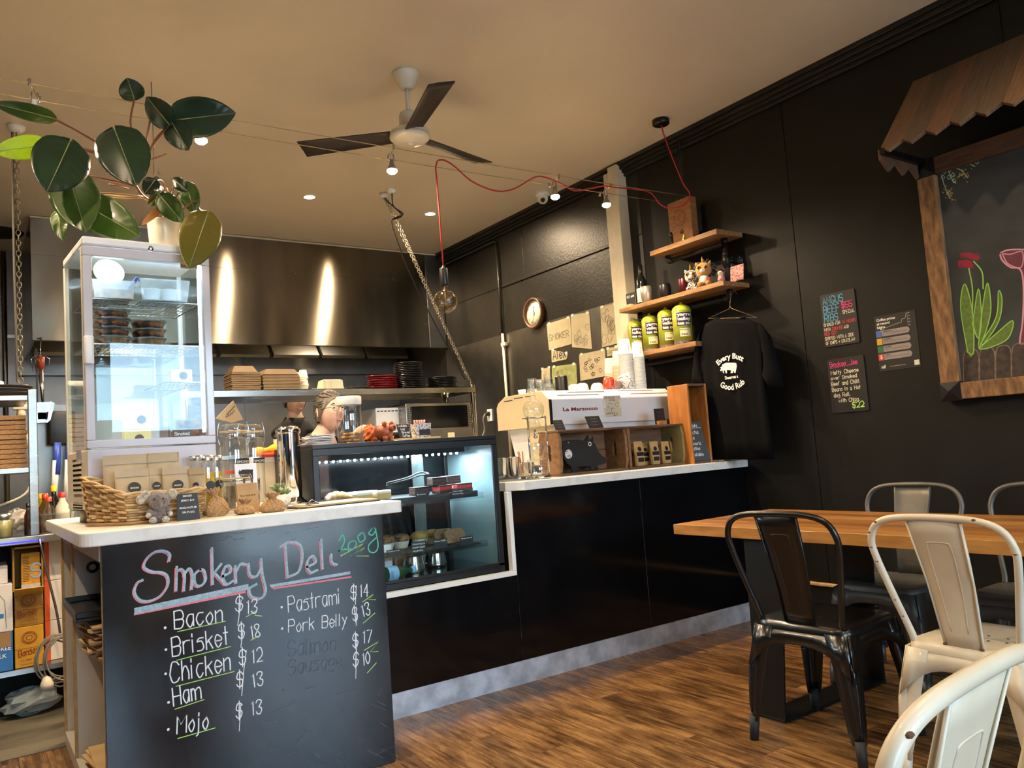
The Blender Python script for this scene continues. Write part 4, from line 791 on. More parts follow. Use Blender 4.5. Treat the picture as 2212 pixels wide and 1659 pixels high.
def muffin(px, py, lb, dark, r=.043):
    c = AZ(px, py, .699); y = min(max(c.y, 3.46), 3.66); c = AY(px, py, y)
    t = thing('muffin', lb, 'muffin', (c.x, y, .699), group='muffins in the cake case')
    n = 36; vs = []
    m = MB(); P = [[(rr*(1+.03*(k % 2))*math.cos(2*math.pi*k/n), rr*(1+.03*(k % 2))*math.sin(2*math.pi*k/n), z) for k in range(n+1)] for rr, z in ((r*.74, 0), (r*.98, .036))]; m.grid(P, False); m.build('paper_case', 'paper_case', t)
    MB().lathe([(r*.95, .034), (r*1.16, .04), (r*1.14, .05), (r*.85, .064), (r*.4, .072), (0, .073)], n=20).build('crown', 'muffin_dark' if dark else 'muffin_top', t)
muffin(866, 1175, 'blueberry muffin nearest the chalkboard panel in the cake case', True); muffin(832, 1182, 'blueberry muffin half hidden by the chalkboard panel', True); muffin(833, 1160, 'blueberry muffin at the back of the muffin group', True); muffin(934, 1163, 'plain golden muffin in front in the cake case', False, .045); muffin(906, 1155, 'yellow topped muffin behind the plain one', False, .043)
for i, (px, lb) in enumerate(((975, 'slice of banana bread lying in front on the slab'), (952, 'wrapped slice of banana bread leaning behind'))):
    c = AY(px, 1150, 3.5+i*.06); t = thing('banana_bread', lb, 'bread slice', (c.x+.01, 3.5+i*.06, .699), rz=R(12), group='banana bread slices')
    MB().prism([(-.064, 0), (.064, 0), (.067, .05), (.046, .07), (-.04, .074), (-.067, .056)], (0, -.012, .006), UX, (0, .35, .94), (0, -.94, .35), .02).build('slice', 'banana_bread', t, bevel=.003)
g = 'white iced slices'
for i, (px, py, lb) in enumerate(((782, 1071, 'white iced slice in the front middle on the upper case shelf'), (822, 1066, 'white iced slice in front at right on the upper case shelf'), (760, 1060, 'white iced slice at the left on the upper case shelf'), (793, 1056, 'white iced slice at the back on the upper case shelf'))):
    y = 3.47 if i < 2 else 3.59; c = AY(px, py, y); t = thing('cake_slice', lb, 'cake slice', (c.x, y, .963), rz=R(10), group=g)
    MB().box((0, 0, .014), (.082, .06, .026)).build('biscuit_base', 'slice_base', t, bevel=.002); MB().box((0, 0, .034), (.084, .061, .015)).build('icing', 'slice_white', t, bevel=.004)
for i, (px, y, mm, lb) in enumerate(((955, 3.46, 'cherry', 'red cherry slice with chocolate in the middle of the upper case shelf'), (1000, 3.46, 'cherry', 'red cherry slice at the right end of the upper case shelf'), (978, 3.52, 'slice_white', 'pale coconut slice between the cherry slices'), (905, 3.5, 'choc', 'chocolate brownie beside the tongs'), (945, 3.47, 'choc', 'chocolate brownie at the back of the upper case shelf'), (975, 3.53, 'choc', 'chocolate slice farthest back under the tongs'))):
    c = AY(px, 1056, y); t = thing('cake_slice', lb, 'cake slice', (c.x, y, .963+(.0405 if i > 3 else 0)), rz=R(rnd.uniform(-15, 15)), group='chocolate and cherry slices')
    MB().box((0, 0, .008), (.085, .06, .014)).build('base', 'choc', t, bevel=.002); MB().box((0, 0, .024), (.083, .059, .02)).build('filling', mm, t, bevel=.003); MB().box((0, 0, .037), (.085, .06, .007)).build('glaze', 'choc', t, bevel=.003)
t = thing('croissant', 'golden croissant at the left of the upper case shelf', 'pastry', (AY(730, 1066, 3.5).x, 3.5, .963))
MB().tube(catmull([(-.07, -.02, .02), (-.04, .01, .027), (0, .02, .03), (.04, .01, .027), (.07, -.02, .02)], 5), [.007+.019*math.sin(math.pi*i/20)*(1 if i % 4 else .82) for i in range(21)], 10).build('body', 'croissant', t)
t = thing('tongs', 'steel tongs lying over the brownies in the cake case', 'tongs', AY(900, 1030, 3.55))
for s in (-1, 1): MB().tube(catmull([AY(835, 1046+s*2, 3.48), AY(880, 1034+s*2, 3.52), AY(905, 1024+s*3, 3.55), AY(925, 1024+s*2, 3.57)], 4), .003, 6, flat=1.6).build('arm', 'black_plastic', t, world=True)
MB().sphere((0, 0, 0), .014, 12, 8, (1.5, .8, .6), Matrix.Translation(AY(920, 1025, 3.57))).build('grip', 'black_plastic', t, world=True)
def jug(x, y, z, r, h, lb):
    t = thing('milk_jug', lb, 'jug', (x, y, z), group='steel jugs in the cake case')
    MB().lathe([(0, 0), (r, 0), (r*1.02, h*.2), (r*.85, h*.7), (r*.82, h), (r*.8, h), (r*.8, h*.7), (0, h*.65)], n=24, cap=False).build('body', 'steel_polished', t); MB().tube(catmull([(-r*.85, 0, h*.85), (-r*1.5, 0, h*.75), (-r*1.45, 0, h*.35), (-r*.95, 0, h*.25)], 5), .005, 6).build('handle', 'steel_polished', t)
jug(AY(893, 1240, 3.55).x, 3.55, CZ0+.034, .058, .108, 'steel milk jug on the cake case floor behind the green bottle'); jug(AY(942, 1230, 3.6).x, 3.6, CZ0+.034, .055, .1, 'steel milk jug at the right on the cake case floor')
mat('green_glass', (20, 90, 50), .08, var=.1, trans=.6); mat('label_blue', (120, 170, 210), .5)
c = AY(825, 1264, 3.40); t = thing('mineral_water_bottle', 'green mineral water bottle lying on the cake case floor', 'bottle', (c.x, 3.40, CZ0+.034))
MB().lathe([(0, -.06), (.03, -.055), (.033, 0), (.033, .08), (.026, .11), (.014, .14), (.0125, .17), (0, .17)], (.0, 0, .033), 24, (1, .12, .0)).build('bottle_body', 'green_glass', t); lb_ = MB().lathe([(.0336, .025), (.0336, .078)], (0, 0, .033), 24, (1, .12, 0), cap=False).build('paper_label', 'label_blue', t); MB().lathe([(.0155, .165), (.0155, .185), (0, .185)], (0, 0, .033), 16, (1, .12, 0)).build('cap', 'label_blue', t)
m = MB(); print_(m, 'S.PELLEGRINO', (.045, -.0348, .015), (0, 0, 1), (-1, -.12, 0), (0, -1, 0), .012, .035); m.build('lettering', 'navy_print', lb_)
tag(MB().rbox((AY(833, 1225, 3.6).x, 3.6, .66), (.06, .06, .15), .015).build('milk_carton', 'tub_white', None, bevel=.006), 'white milk bottle at the back of the cake case floor', 'carton')

fr.rotation_euler.z = R(4); fr.location.x -= .012
# ================================================================ coffee machine
MX0, MX1, MY0, MY1 = 2.765, 3.79, 3.62, 4.17
mat('machine_white', (204, 207, 212), .22, var=.02, coat=.4); mat('machine_cream', (196, 184, 152), .3, var=.03, coat=.3); mat('logo_red', (120, 48, 40), .4)
cm = thing('coffee_machine', 'wide white espresso machine seen from behind on the counter', 'coffee machine', (3.28, 3.9, ZR))
prof = [(MY0, 1.278), (MY0, 1.432), (MY0+.065, 1.487), (MY1-.1, 1.487), (MY1-.02, 1.45), (MY1, 1.42), (MY1, 1.278)]
MB().prism(prof, (MX0+.015, 0, 0), UY, UZ, UX, MX1-MX0-.03).build('body', 'machine_white', cm, bevel=.006, world=True)
for x in (MX0, MX1-.012): MB().prism(prof, (x, 0, 0), UY, UZ, UX, .012).build('side_plate', 'machine_cream' if x == MX0 else 'machine_white', cm, bevel=.003, world=True)
for x in (MX0+.002, MX1-.02): MB().bb((x, MY0-.004, 1.285), (x+.018, MY0+.002, 1.43)).build('end_strip', 'black_plastic', cm, world=True)
MB().prism([(MY0+.04, 1.07), (MY0+.015, 1.278), (MY1-.03, 1.278), (MY1-.1, 1.07)], (MX0+.06, 0, 0), UY, UZ, UX, MX1-MX0-.12).build('lower_body', 'machine_white', cm, bevel=.004, world=True)
MB().prism([(MY0+.06, 1.05), (MY0+.035, 1.278), (MY0+.3, 1.278), (MY0+.24, 1.05)], (MX0+.04, 0, 0), UY, UZ, UX, .03).build('side_leg', 'machine_cream', cm, bevel=.004, world=True)
for x in (MX0+.1, MX1-.1):
    for y in (MY0+.08, MY1-.12): MB().cyl((x, y, ZR), (x, y, 1.075), .025, n=14).build('foot', 'steel_polished', cm, world=True)
sd = V((0, .065, .055)).normalized(); sn = V((0, -.055, .065)).normalized()
for px0, px1, f, m in ((1202, 1292, .35, 'black_matte'), (1230, 1310, .7, 'black_matte'), (1340, 1415, .75, 'logo_red'), (1361, 1440, .35, 'logo_red')):
    a = AY(px0, 850, MY0+.03).x; b = AY(px1, 850, MY0+.03).x; o = V((a, MY0, 1.432))+sd*.085*f
    MB().prism([(0, 0), (b-a, 0), (b-a, .006), (0, .006)], o, UX, sd, sn, .001).build('vent_slot', m, cm, world=True)
for k, (y, z) in enumerate(((3.8, 1.478), (3.92, 1.478), (4.03, 1.47))): MB().box((MX0-.001, y, z-.012), (.003, .09, .004)).build('vent_slot', 'black_matte', cm, world=True)
m = MB(); a = AY(1216, 888, MY0); b = AY(1291, 883, MY0); print_(m, 'La Marzocco', (a.x, MY0-.001, a.z), UX, UZ, PN, .021, b.x-a.x, .03); m.build('lettering', 'logo_red', cm, world=True, label='red raised lettering')
mat('paper', (190, 180, 156), .8, var=.05); mat('ink', (40, 36, 32), .7); mat('tape', (200, 206, 190), .4)
a = AY(1303, 855, MY0-.001); b = AY(1343, 899, MY0-.001); t = thing('taped_note', 'hand drawn paper note taped to the coffee machine', 'note', ((a.x+b.x)/2, MY0-.002, b.z))
w, h = b.x-a.x, a.z-b.z; MB().box((0, 0, h/2), (w, .001, h)).build('sheet', 'paper', t)
for s in (-1, 1): MB().box((s*w/2, -.0008, h*.6), (.02, .0006, .05)).build('tape', 'tape', t)
m = MB(); hand(m, 'Eat your melon', (-w*.42, -.0006, h*.87), UX, UZ, PN, .009, .0012, wx=.9); hand(m, '- coffee -', (-w*.3, -.0006, h*.75), UX, UZ, PN, .011, .0014)
for cx, cz, r in ((-.02, h*.5, .022), (-.03, h*.34, .02), (.035, h*.56, .014), (.0, h*.3, .016)): ribbon(m, [(cx+r*math.cos(k*.6), cz+r*.9*math.sin(k*.6)) for k in range(11)], V((0, -.0006, 0)), UX, UZ, PN, .0014)
hand(m, 'you either like the work', (-w*.42, -.0006, h*.12), UX, UZ, PN, .008, .0011, wx=.75); hand(m, 'and if...', (0, -.0006, h*.03), UX, UZ, PN, .008, .0011); m.build('lettering', 'ink', t)
# ---- on top of the machine
ZM = 1.488
def lth(name, prof, px, py, y, mt, lb, cat, grp=None, z=ZM, n=22, rx=0., part='body'):
    c = AY(px, py, y); t = thing(name, lb, cat, (c.x, y, z), group=grp, rx=rx); MB().lathe(prof, n=n, cap=False).build(part, mt, t); return t
gp_ = [(0, .0), (.026, .0), (.029, .008), (.03, .05), (.034, .085), (.032, .085), (.028, .05), (.026, .01), (0, .008)]
inv = lambda P, h: [(r, h-z) for r, z in P][::-1]
for i, (px, y, n) in enumerate(((1150, 3.82, 1), (1167, 3.86, 1), (1186, 3.8, 2), (1200, 3.88, 1))):
    lth('glass_tumbler', inv(gp_, .085), px, 840, y, 'jar_glass', ['upturned glass tumbler at the left end of the machine top', 'upturned glass tumbler second from the left on the machine', 'upturned glass tumbler below another on the machine', 'upturned glass tumbler behind the black cup'][i], 'glass', 'upturned tumblers on the machine')
c = AY(1186, 840, 3.8); lth('glass_tumbler', [(r*.96, z) for r, z in inv(gp_, .085)], 1186, 840, 3.8, 'jar_glass', 'glass tumbler stacked on top of another on the machine', 'glass', 'upturned tumblers on the machine', z=ZM+.03)
mat('black_ceramic', (20, 20, 22), .25, bump=.3, coat=.4); mat('marble_cup', (196, 194, 190), .25, col2=(140, 138, 138), scale=7, ramp=(.55, .75), coat=.4); mat('red_mug', (206, 62, 34), .25, coat=.4); mat('grey_mug', (110, 108, 108), .35); mat('speckle', (206, 204, 200), .4, col2=(90, 90, 96), scale=110, ramp=(.5, .58)); mat('tiny_cup', (240, 238, 232), .3)
lth('black_cup', [(0, .098), (.036, .098), (.04, .09), (.041, .01), (.044, 0), (.04, 0), (.038, .085), (0, .09)], 1214, 838, 3.8, 'black_ceramic', 'upturned glossy black ribbed cup on the machine', 'cup')
cup = [(0, .05), (.02, .05), (.034, .04), (.042, .004), (.044, 0), (.041, 0), (.032, .036), (0, .045)]
for px, y, lb in ((1240, 3.84, 'marbled white cup next to the black cup'), (1258, 3.78, 'marbled white cup second along the machine'), (1290, 3.78, 'marbled white cup beside the red mug'), (1288, 3.9, 'white cup behind the marbled cups')):
    lth('coffee_cup', cup, px, 840, y, 'marble_cup', lb, 'cup', 'upturned cups on the machine')
c = AY(1313, 838, 3.78); t = thing('red_mug', 'orange red mug leaning over on the machine top', 'mug', (c.x, 3.78, ZM+.012), ry=R(14)); MB().lathe([(0, 0), (.03, 0), (.036, .02), (.036, .062), (.03, .074), (.027, .074), (.032, .06), (.03, .01), (0, .008)], n=22, cap=False).build('body', 'red_mug', t); MB().tube(catmull([(.034, -.02, .06), (.055, -.03, .05), (.05, -.03, .025), (.033, -.02, .018)], 5), .005, 6).build('handle', 'red_mug', t)
c = AY(1336, 838, 3.8); t = thing('grey_mug', 'grey mug lying between the red mug and speckled cloth', 'mug', (c.x-.012, 3.82, ZM+.036), ry=R(70)); MB().lathe([(0, 0), (.032, 0), (.035, .03), (.035, .07), (.032, .07), (.03, .01), (0, .008)], n=20, cap=False).build('body', 'grey_mug', t)
c = AY(1360, 838, 3.78); t = thing('speckled_mug', 'speckled grey and white mug tilted against the paper cups', 'mug', (c.x, 3.79, ZM+.02), ry=R(-28)); MB().lathe([(0, 0), (.036, 0), (.04, .02), (.044, .085), (.041, .085), (.036, .02), (0, .01)], n=22, cap=False).build('body', 'speckle', t)
lth('espresso_cup', [(0, .0), (.02, 0), (.026, .035), (.024, .035), (.018, .004), (0, .004)], 1128, 851, 3.95, 'tiny_cup', 'tiny white cup at the left corner of the machine', 'cup', z=1.483)
# stacks of takeaway cups: each cup its own part
mat('paper_cup', (194, 180, 154), .7, var=.03); mat('paper_cup_white', (196, 196, 194), .6, var=.03)
def cup_stack(px, top, y, r, lb, mt, txt_=None):
    c = AY(px, 838, y); ztop = AY(px, top, y).z; h = .105
    t = thing('paper_cup_stack', lb, 'paper cups', (c.x, y, ZM), group='paper cup stacks'); n = int((ztop-ZM-h)/.0085)
    me = None
    for i in range(n+1):
        if me is None:
            o = MB().lathe([(r*.72, h), (r*.74, h), (r*.98, .006), (r*1.05, .004), (r*1.05, 0), (r*.95, 0), (0, h-.004)], n=20, cap=False).build('paper_cup', mt, t); me = o
        else:
            o = me.copy(); COL.objects.link(o); o.location = (0, 0, i*.0085)
    z = ZM+n*.0085; 
    if txt_:
        m = MB(); print_(m, 'SMOKERY', (0, -r*.9, z-ZM+.022), UZ, -UX, PN, .013, .06); m.build('lettering', 'ink', t)
cup_stack(1340, 757, 3.95, .044, 'cream paper cup stack at the left of the three tall ones', 'paper_cup'); cup_stack(1357, 732, 3.87, .046, 'tallest stack of paper cups behind the mugs', 'paper_cup_white', 1); cup_stack(1383, 740, 3.83, .043, 'stack of white paper cups nearest the tea tins', 'paper_cup_white', 1); cup_stack(1320, 772, 4.0, .036, 'short stack of small cream cups beside the drawings', 'paper_cup')
# ================================================================ crates on the counter
mat('crate_brown', (104, 72, 46), .65, col2=(128, 94, 62), scale=7, stretch=(1, 4, 6), bump=.2, detail=6); mat('crate_dark', (82, 56, 36), .7, col2=(112, 82, 56), scale=7, stretch=(1, 4, 6), bump=.2, detail=6); mat('crate_olive', (112, 102, 62), .7, col2=(136, 122, 76), scale=8, bump=.15); mat('crate_orange', (150, 92, 34), .5, col2=(178, 116, 50), scale=6, stretch=(5, 5, 1), bump=.1, detail=6)
def slotted(cx, cy, cz, d, h, th, mt, par, slot=True): # board in the YZ plane with an oval hand hole
    if not slot: return MB().box((cx, cy, cz), (th, d, h)).build('end_board', mt, par, world=True, bevel=.002)
    bm = bmesh.new(); n = 20; ho = [(.016*math.cos(2*math.pi*k/n), .016*math.sin(2*math.pi*k/n)+(.03 if math.sin(2*math.pi*k/n) > 0 else -.03)) for k in range(n)]
    ou = []
    for k in range(n):
        a = 2*math.pi*k/n; c_, s_ = math.cos(a), math.sin(a); f = min(d/2/max(abs(c_), 1e-6), h/2/max(abs(s_), 1e-6)); ou.append((c_*f, s_*f))
    vs = [(th/2*s, p[0], p[1]) for s in (-1, 1) for ring in (ou, ho) for p in ring]; fs = []
    for k in range(n):
        j = (k+1) % n; fs += [(k, j, n+j, n+k), (2*n+k, 3*n+k, 3*n+j, 2*n+j), (k, 2*n+k, 2*n+j, j), (n+k, n+j, 3*n+j, 3*n+k)]
    bm.free(); return MB().add([(x+cx, y+cy, z+cz) for x, y, z in vs], fs).build('end_board', mt, par, world=True)
def crate(x0, x1, y0, d, h, lb, side_m, slots):
    t = thing('timber_crate', lb, 'crate', ((x0+x1)/2, y0+d/2, ZR), group='timber crates on the counter')
    MB().bb((x0, y0, ZR), (x1, y0+d, ZR+.014)).build('base_board', 'crate_dark', t, world=True, bevel=.002); MB().bb((x0, y0, ZR+h-.012), (x1, y0+d, ZR+h)).build('top_board', 'crate_dark', t, world=True, bevel=.002)
    for i in range(2): MB().bb((x0+.012, y0+d-.012, ZR+.014+i*(h-.026)/2+.001), (x1-.012, y0+d, ZR+.014+(i+1)*(h-.026)/2-.001)).build('back_board', 'crate_brown', t, world=True, bevel=.002)
    slotted(x0+.009, y0+d/2, ZR+h/2, d, h-.027, .018, 'crate_brown', t, slots[0]); slotted(x1-.009, y0+d/2, ZR+h/2, d, h-.027, .018, side_m, t, slots[1])
    return t
CRY = 3.40; a = AY(1213, 1027, CRY).x; b = AY(1361, 1014, CRY).x; c = AY(1498, 1000, 3.345).x-.004; h = AY(1211, 929, CRY).z-ZR
crate(a, b-.004, CRY, .19, h, 'brown timber crate on its side holding the black pig board', 'crate_brown', (True, True)); crate(b+.004, c, CRY, .19, h, 'timber crate on its side holding coffee bags', 'crate_olive', (False, True))
ZT = ZR+h
# pig shaped chalkboard
Q = [(868, 900), (872, 880), (900, 862), (985, 855), (1060, 858), (1120, 862), (1160, 803), (1172, 862), (1215, 822), (1215, 875), (1240, 910), (1275, 985), (1310, 1030), (1345, 1045), (1358, 1075), (1345, 1110), (1310, 1125), (1275, 1125), (1262, 1145), (1280, 1180), (1240, 1180), (1232, 1150), (1210, 1150), (1228, 1195), (1190, 1198), (1172, 1140), (1050, 1148), (1062, 1185), (1030, 1188), (1025, 1165), (1030, 1212), (990, 1218), (972, 1145), (930, 1110), (900, 1060), (880, 990), (890, 920)]
pp = []; py_ = CRY+.06
for x, y in Q:
    p = AY(1040+x*.199, 780+y*.199, py_); pp.append((p.x, p.z))
zb_ = min(z for _, z in pp); t = thing('pig_chalkboard', 'black pig shaped chalkboard standing in the crate', 'chalkboard', (pp[0][0]+.15, py_, zb_))
MB().prism(pp[::-1], (0, py_, 0), UX, UZ, UY, .008).build('board', 'black_matte', t, world=True)
c_ = AY(1040+945*.199, 780+1010*.199, py_-.001); MB().lathe([(0, .001), (.026, .001)], c_, 20, (0, -1, 0), cap=False).build('round_sticker', 'speckle', t, world=True)
c_ = AY(1040+1175*.199, 780+900*.199, py_-.001); MB().lathe([(.008, .001), (.012, .001)], c_, 16, (0, -1, 0), cap=False).build('drawn_eye', 'chalk_white', t, world=True)
for x, y in ((945, 885), (1165, 880)): MB().sphere(AY(1040+x*.199, 780+y*.199, py_-.002), .004, 8, 6).build('screw', 'ply_edge', t, world=True)
# bags of beans
mat('bag_window', (176, 164, 128), .25); mat('bag_kraft', (178, 140, 84), .6, var=.08)
def bean_bag(px, top, bot, y, w, lb, grp='coffee bags in the crate', z=None):
    c = AY(px, bot, y); H = AY(px, top, y).z-(z or c.z); t = thing('coffee_bag', lb, 'bag', (c.x, y, z or c.z), rz=rnd.uniform(-.08, .08), group=grp)
    d = w*.42; m = MB(); P = []
    for f, dd, ww in ((0, 1, .94), (.12, 1.05, 1), (.5, .9, 1), (.8, .35, 1), (.92, .06, 1), (1, .05, 1)):
        P.append([(-w/2*ww, 0, H*f), (-w/2*ww*.85, -d/2*dd, H*f), (w/2*ww*.85, -d/2*dd, H*f), (w/2*ww, 0, H*f), (w/2*ww*.85, d/2*dd, H*f), (-w/2*ww*.85, d/2*dd, H*f), (-w/2*ww, 0, H*f)])
    m.grid(P, False); m.f += [tuple(range(6))[::-1]]; m.sm += [False]; m.build('pouch', 'bag_kraft', t, bevel=.001)
    def fd_(f): return -(d/2*(1.05-.15*(f-.12)/.38 if f < .5 else .9-.55*(f-.5)/.3))-.0012
    MB().add([(-w*.4, fd_(.4), H*.4), (w*.4, fd_(.4), H*.4), (w*.4, fd_(.56), H*.56), (-w*.4, fd_(.56), H*.56)], [(0, 1, 2, 3)]).build('dark_label', 'label_black', t); MB().add([(-w*.33, fd_(.16)-.001, H*.16), (w*.33, fd_(.16)-.001, H*.16), (w*.33, fd_(.33)-.001, H*.33), (-w*.33, fd_(.33)-.001, H*.33)], [(0, 1, 2, 3)]).build('dark_label', 'label_black', t)
    nn = V((0, -1, .55*d/H/.6)).normalized(); MB().lathe([(0, .001), (w*.2, .001)], (0, fd_(.68)-.001, H*.68), 18, nn, cap=False).build('round_label', 'label_black', t)
yb = CRY+.07
for px, w, dy, lb in ((1382, .07, 0, 'kraft coffee bag at the left front in the crate'), (1416, .066, .0, 'kraft coffee bag second from the left in the crate'), (1440, .07, -.005, 'kraft coffee bag second from the right in the crate'), (1460, .064, .03, 'kraft coffee bag nearest the olive crate end')): bean_bag(px, 953, 1009-(px-1382)*.09, yb+dy, w, lb, z=ZR+.015)
for px, lb in ((1394, 'kraft coffee bag behind the left front one'), (1372, 'kraft coffee bag hidden at the crate divider')): bean_bag(px, 956, 1000, yb+.06, .06, lb, z=ZR+.015)
# small black tent cards on crates
def tent(px0, py0, px1, py1, y, lb, z, base=False, lean=.25):
    a = AY(px0, py0, y); b = AY(px1, py1, y); w = b.x-a.x; h = a.z-z; t = thing('menu_card', lb, 'sign', (a.x+w/2, y, z), group='small black menu cards')
    up = V((0, lean, 1)).normalized(); nn = V((0, -1, lean)).normalized()
    MB().prism([(-w/2, 0), (w/2, 0), (w/2, h), (-w/2, h)], (0, 0, .004), UX, up, -nn, .005).build('card', 'label_black', t)
    m = MB()
    for i, s in enumerate(('MATCHA', 'SINGLE', 'ORIGIN')): print_(m, ['SINGLE', 'ORIGIN', 'COLOMBIA'][i], V((0, 0, .004))+up*h*(.72-.25*i), UX, up, nn, h*.09, w*.5, align='C')
    m.build('lettering', 'chalk_faded', t)
    if base: MB().box((0, -.008, .012), (w*.8, .03, .024)).build('timber_foot', 'crate_orange', t, bevel=.003)
tent(1200, 906, 1222, 927, CRY+.06, 'small black card leaning at the left of the crate top', ZT, lean=.5); tent(1272, 897, 1304, 921, CRY+.07, 'larger black card leaning on the crate top', ZT, lean=.5); tent(1414, 884, 1438, 918, CRY+.06, 'black card in a timber foot on the right crate', ZT, True, .05)
# tall crate with specials board
TY = 3.345; x0 = AY(1498, 1000, TY).x; x1 = x0+.175; zt = AY(1490, 829, TY).z; d = .17
t = thing('tall_timber_crate', 'tall orange timber crate standing on end beside the hanging shirt', 'crate', ((x0+x1)/2, TY+d/2, ZR))
MB().bb((x0, TY, ZR), (x0+.016, TY+d, zt)).build('side_board', 'crate_orange', t, world=True, bevel=.003); MB().bb((x1-.016, TY, ZR), (x1, TY+d, zt)).build('side_board', 'crate_orange', t, world=True, bevel=.003); MB().bb((x0+.016, TY, zt-.014), (x1-.016, TY+d, zt)).build('top_board', 'crate_dark', t, world=True, bevel=.003); MB().bb((x0+.016, TY, ZR), (x1-.016, TY+d, ZR+.014)).build('base_board', 'crate_dark', t, world=True, bevel=.003)
mat('print_card', (128, 104, 88), .8, col2=(96, 84, 74), scale=9)
for i in range(2): MB().bb((x0+.016, TY+d-.012, ZR+.014+i*.24), (x1-.016, TY+d, ZR+.252+i*.24 if i == 0 else zt-.014)).build('back_board', 'crate_brown', t, world=True)
MB().bb((x0+.02, TY+d-.02, ZR+.26), (x0+.11, TY+d-.014, zt-.02)).build('printed_card', 'print_card', t, world=True)
sb = thing('specials_board', 'small black chalkboard listing matcha and turmeric lattes inside the tall crate', 'chalkboard', (x0+.105, TY+.035, ZR+.015), rz=R(-32))
up = V((0, .22, 1)).normalized(); nn = V((0, -1, .22)).normalized()
MB().prism([(-.066, 0), (.068, 0), (.034, .25), (-.066, .25)], (0, 0, 0), UX, up, -nn, .006).build('board', 'label_black', sb)
m = MB()
for s, z, x, k in (('Specials', .215, -.064, .02), ('Matcha', .17, -.064, .024), ('and', .137, -.045, .018), ('Turmeric', .1, -.064, .02), ('Lattes', .068, -.05, .02), ('available', .03, -.055, .02)): hand(m, s, V((x, 0, 0))+up*z, UX, up, nn, k, .0022, wx=.72)
ribbon(m, [(-.06, .208), (.03, .21)], V((0, 0, 0)), UX, up, nn, .002); m.build('lettering', 'chalk_white', sb)
tag(MB().rbox((3.93, 3.33, ZR+.007), (.17, .06, .012), .01).build('timber_board', 'kraft_light', None, bevel=.003), 'pale flat timber board at the wall end of the counter', 'board')
# ---- cold drip coffee tower
c = AZ(1163, 1030, ZR); c = AY(1163, 1030, 3.39); t = thing('cold_drip_tower', 'glass cold drip coffee tower with globe on a steel stand', 'coffee dripper', (c.x, 3.39, ZR))
MB().lathe([(0, 0), (.068, 0), (.07, .004), (.07, .014), (.066, .018), (0, .018)], n=32).build('base', 'steel_polished', t)
zr_ = AY(1160, 903, 3.39).z-ZR
for a in (200, 340, 90): MB().cyl((.062*math.cos(R(a)), .062*math.sin(R(a)), .018), (.062*math.cos(R(a)), .062*math.sin(R(a)), zr_+.01), .0042, n=8).build('rod', 'chrome', t)
MB().tube([(.062*math.cos(k*.26), .062*math.sin(k*.26), zr_) for k in range(24)], .004, 6, closed=True).build('ring', 'chrome', t)
rg = .058; zc_ = zr_+.044
MB().lathe([(.012, zr_-.03), (.014, zr_-.01)]+[(rg*math.sin(R(a)), zc_-rg*math.cos(R(a))) for a in range(20, 161, 10)]+[(.018, zc_+.062), (.02, zc_+.075), (.012, zc_+.085), (.016, zc_+.1), (0, zc_+.112)], n=28, cap=False).build('globe', 'jar_glass', t)
MB().lathe([(.032, zr_-.012), (.032, zr_-.05), (.022, zr_-.056), (.02, zr_-.06)], n=20, cap=False).build('upper_filter', 'jar_glass', t); MB().cyl((0, 0, zr_-.11), (0, 0, zr_-.06), .006, n=10).sphere((0, 0, zr_-.1), .011, 10, 7).build('tap', 'chrome', t)
MB().lathe([(.04, zr_-.13), (.042, zr_-.14), (.04, .105), (.03, .1)], n=22, cap=False).build('grounds_chamber', 'jar_glass', t); MB().lathe([(0, .02), (.055, .02), (.057, .03), (.056, .1), (.05, .105), (.03, .108)], n=26, cap=False).build('carafe', 'jar_glass', t)
for k in range(3):
    for j in range(3): MB().sphere((-.01+.012*k, -.0575, .05+.014*j), .0022, 6, 4).build('printed_dot', 'label_black', t)
# steel cups, tray, whisk jar, bottle at the left end of the counter
tag(MB().bb((2.24, 3.42, ZR), (2.5, 3.7, ZR+.02)).build('drip_tray', 'steel_polished', None, bevel=.004), 'low steel tray under the metal cups', 'tray')
for px, lb in ((1087, 'steel milkshake cup against the cake case'), (1110, 'steel milkshake cup beside the drip tower')):
    c = AY(px, 1026, 3.5); t = thing('steel_cup', lb, 'cup', (c.x, 3.5, ZR+.021), group='steel milkshake cups'); MB().lathe([(0, 0), (.026, 0), (.028, .01), (.036, .1), (.038, .104), (.035, .104), (.025, .006), (0, .006)], n=24, cap=False).build('body', 'steel_polished', t)
c = AY(1131, 1020, 3.56); t = thing('utensil_jar', 'glass jar holding red handled utensils beside the machine', 'jar', (c.x, 3.56, ZR+.021)); MB().lathe([(0, 0), (.026, 0), (.028, .07), (.026, .07), (.024, .004), (0, .004)], n=20, cap=False).build('jar', 'jar_glass', t)
for k in range(4): MB().cyl((0, 0, .01), (-.03+.016*k, .01*(k % 2), .13), .003, n=6).build('utensil', ['red_cord', 'chrome', 'chrome', 'ply_edge'][k], t)
mat('amber', (150, 104, 30), .2, trans=.3)
c = AY(1122, 1016, 3.62); tag(MB().lathe([(0, 0), (.02, 0), (.02, .06), (.008, .085), (.008, .1), (0, .1)], (c.x, 3.62, ZR+.021), 16).build('amber_bottle', 'amber'), 'small amber bottle behind the steel cups', 'bottle')
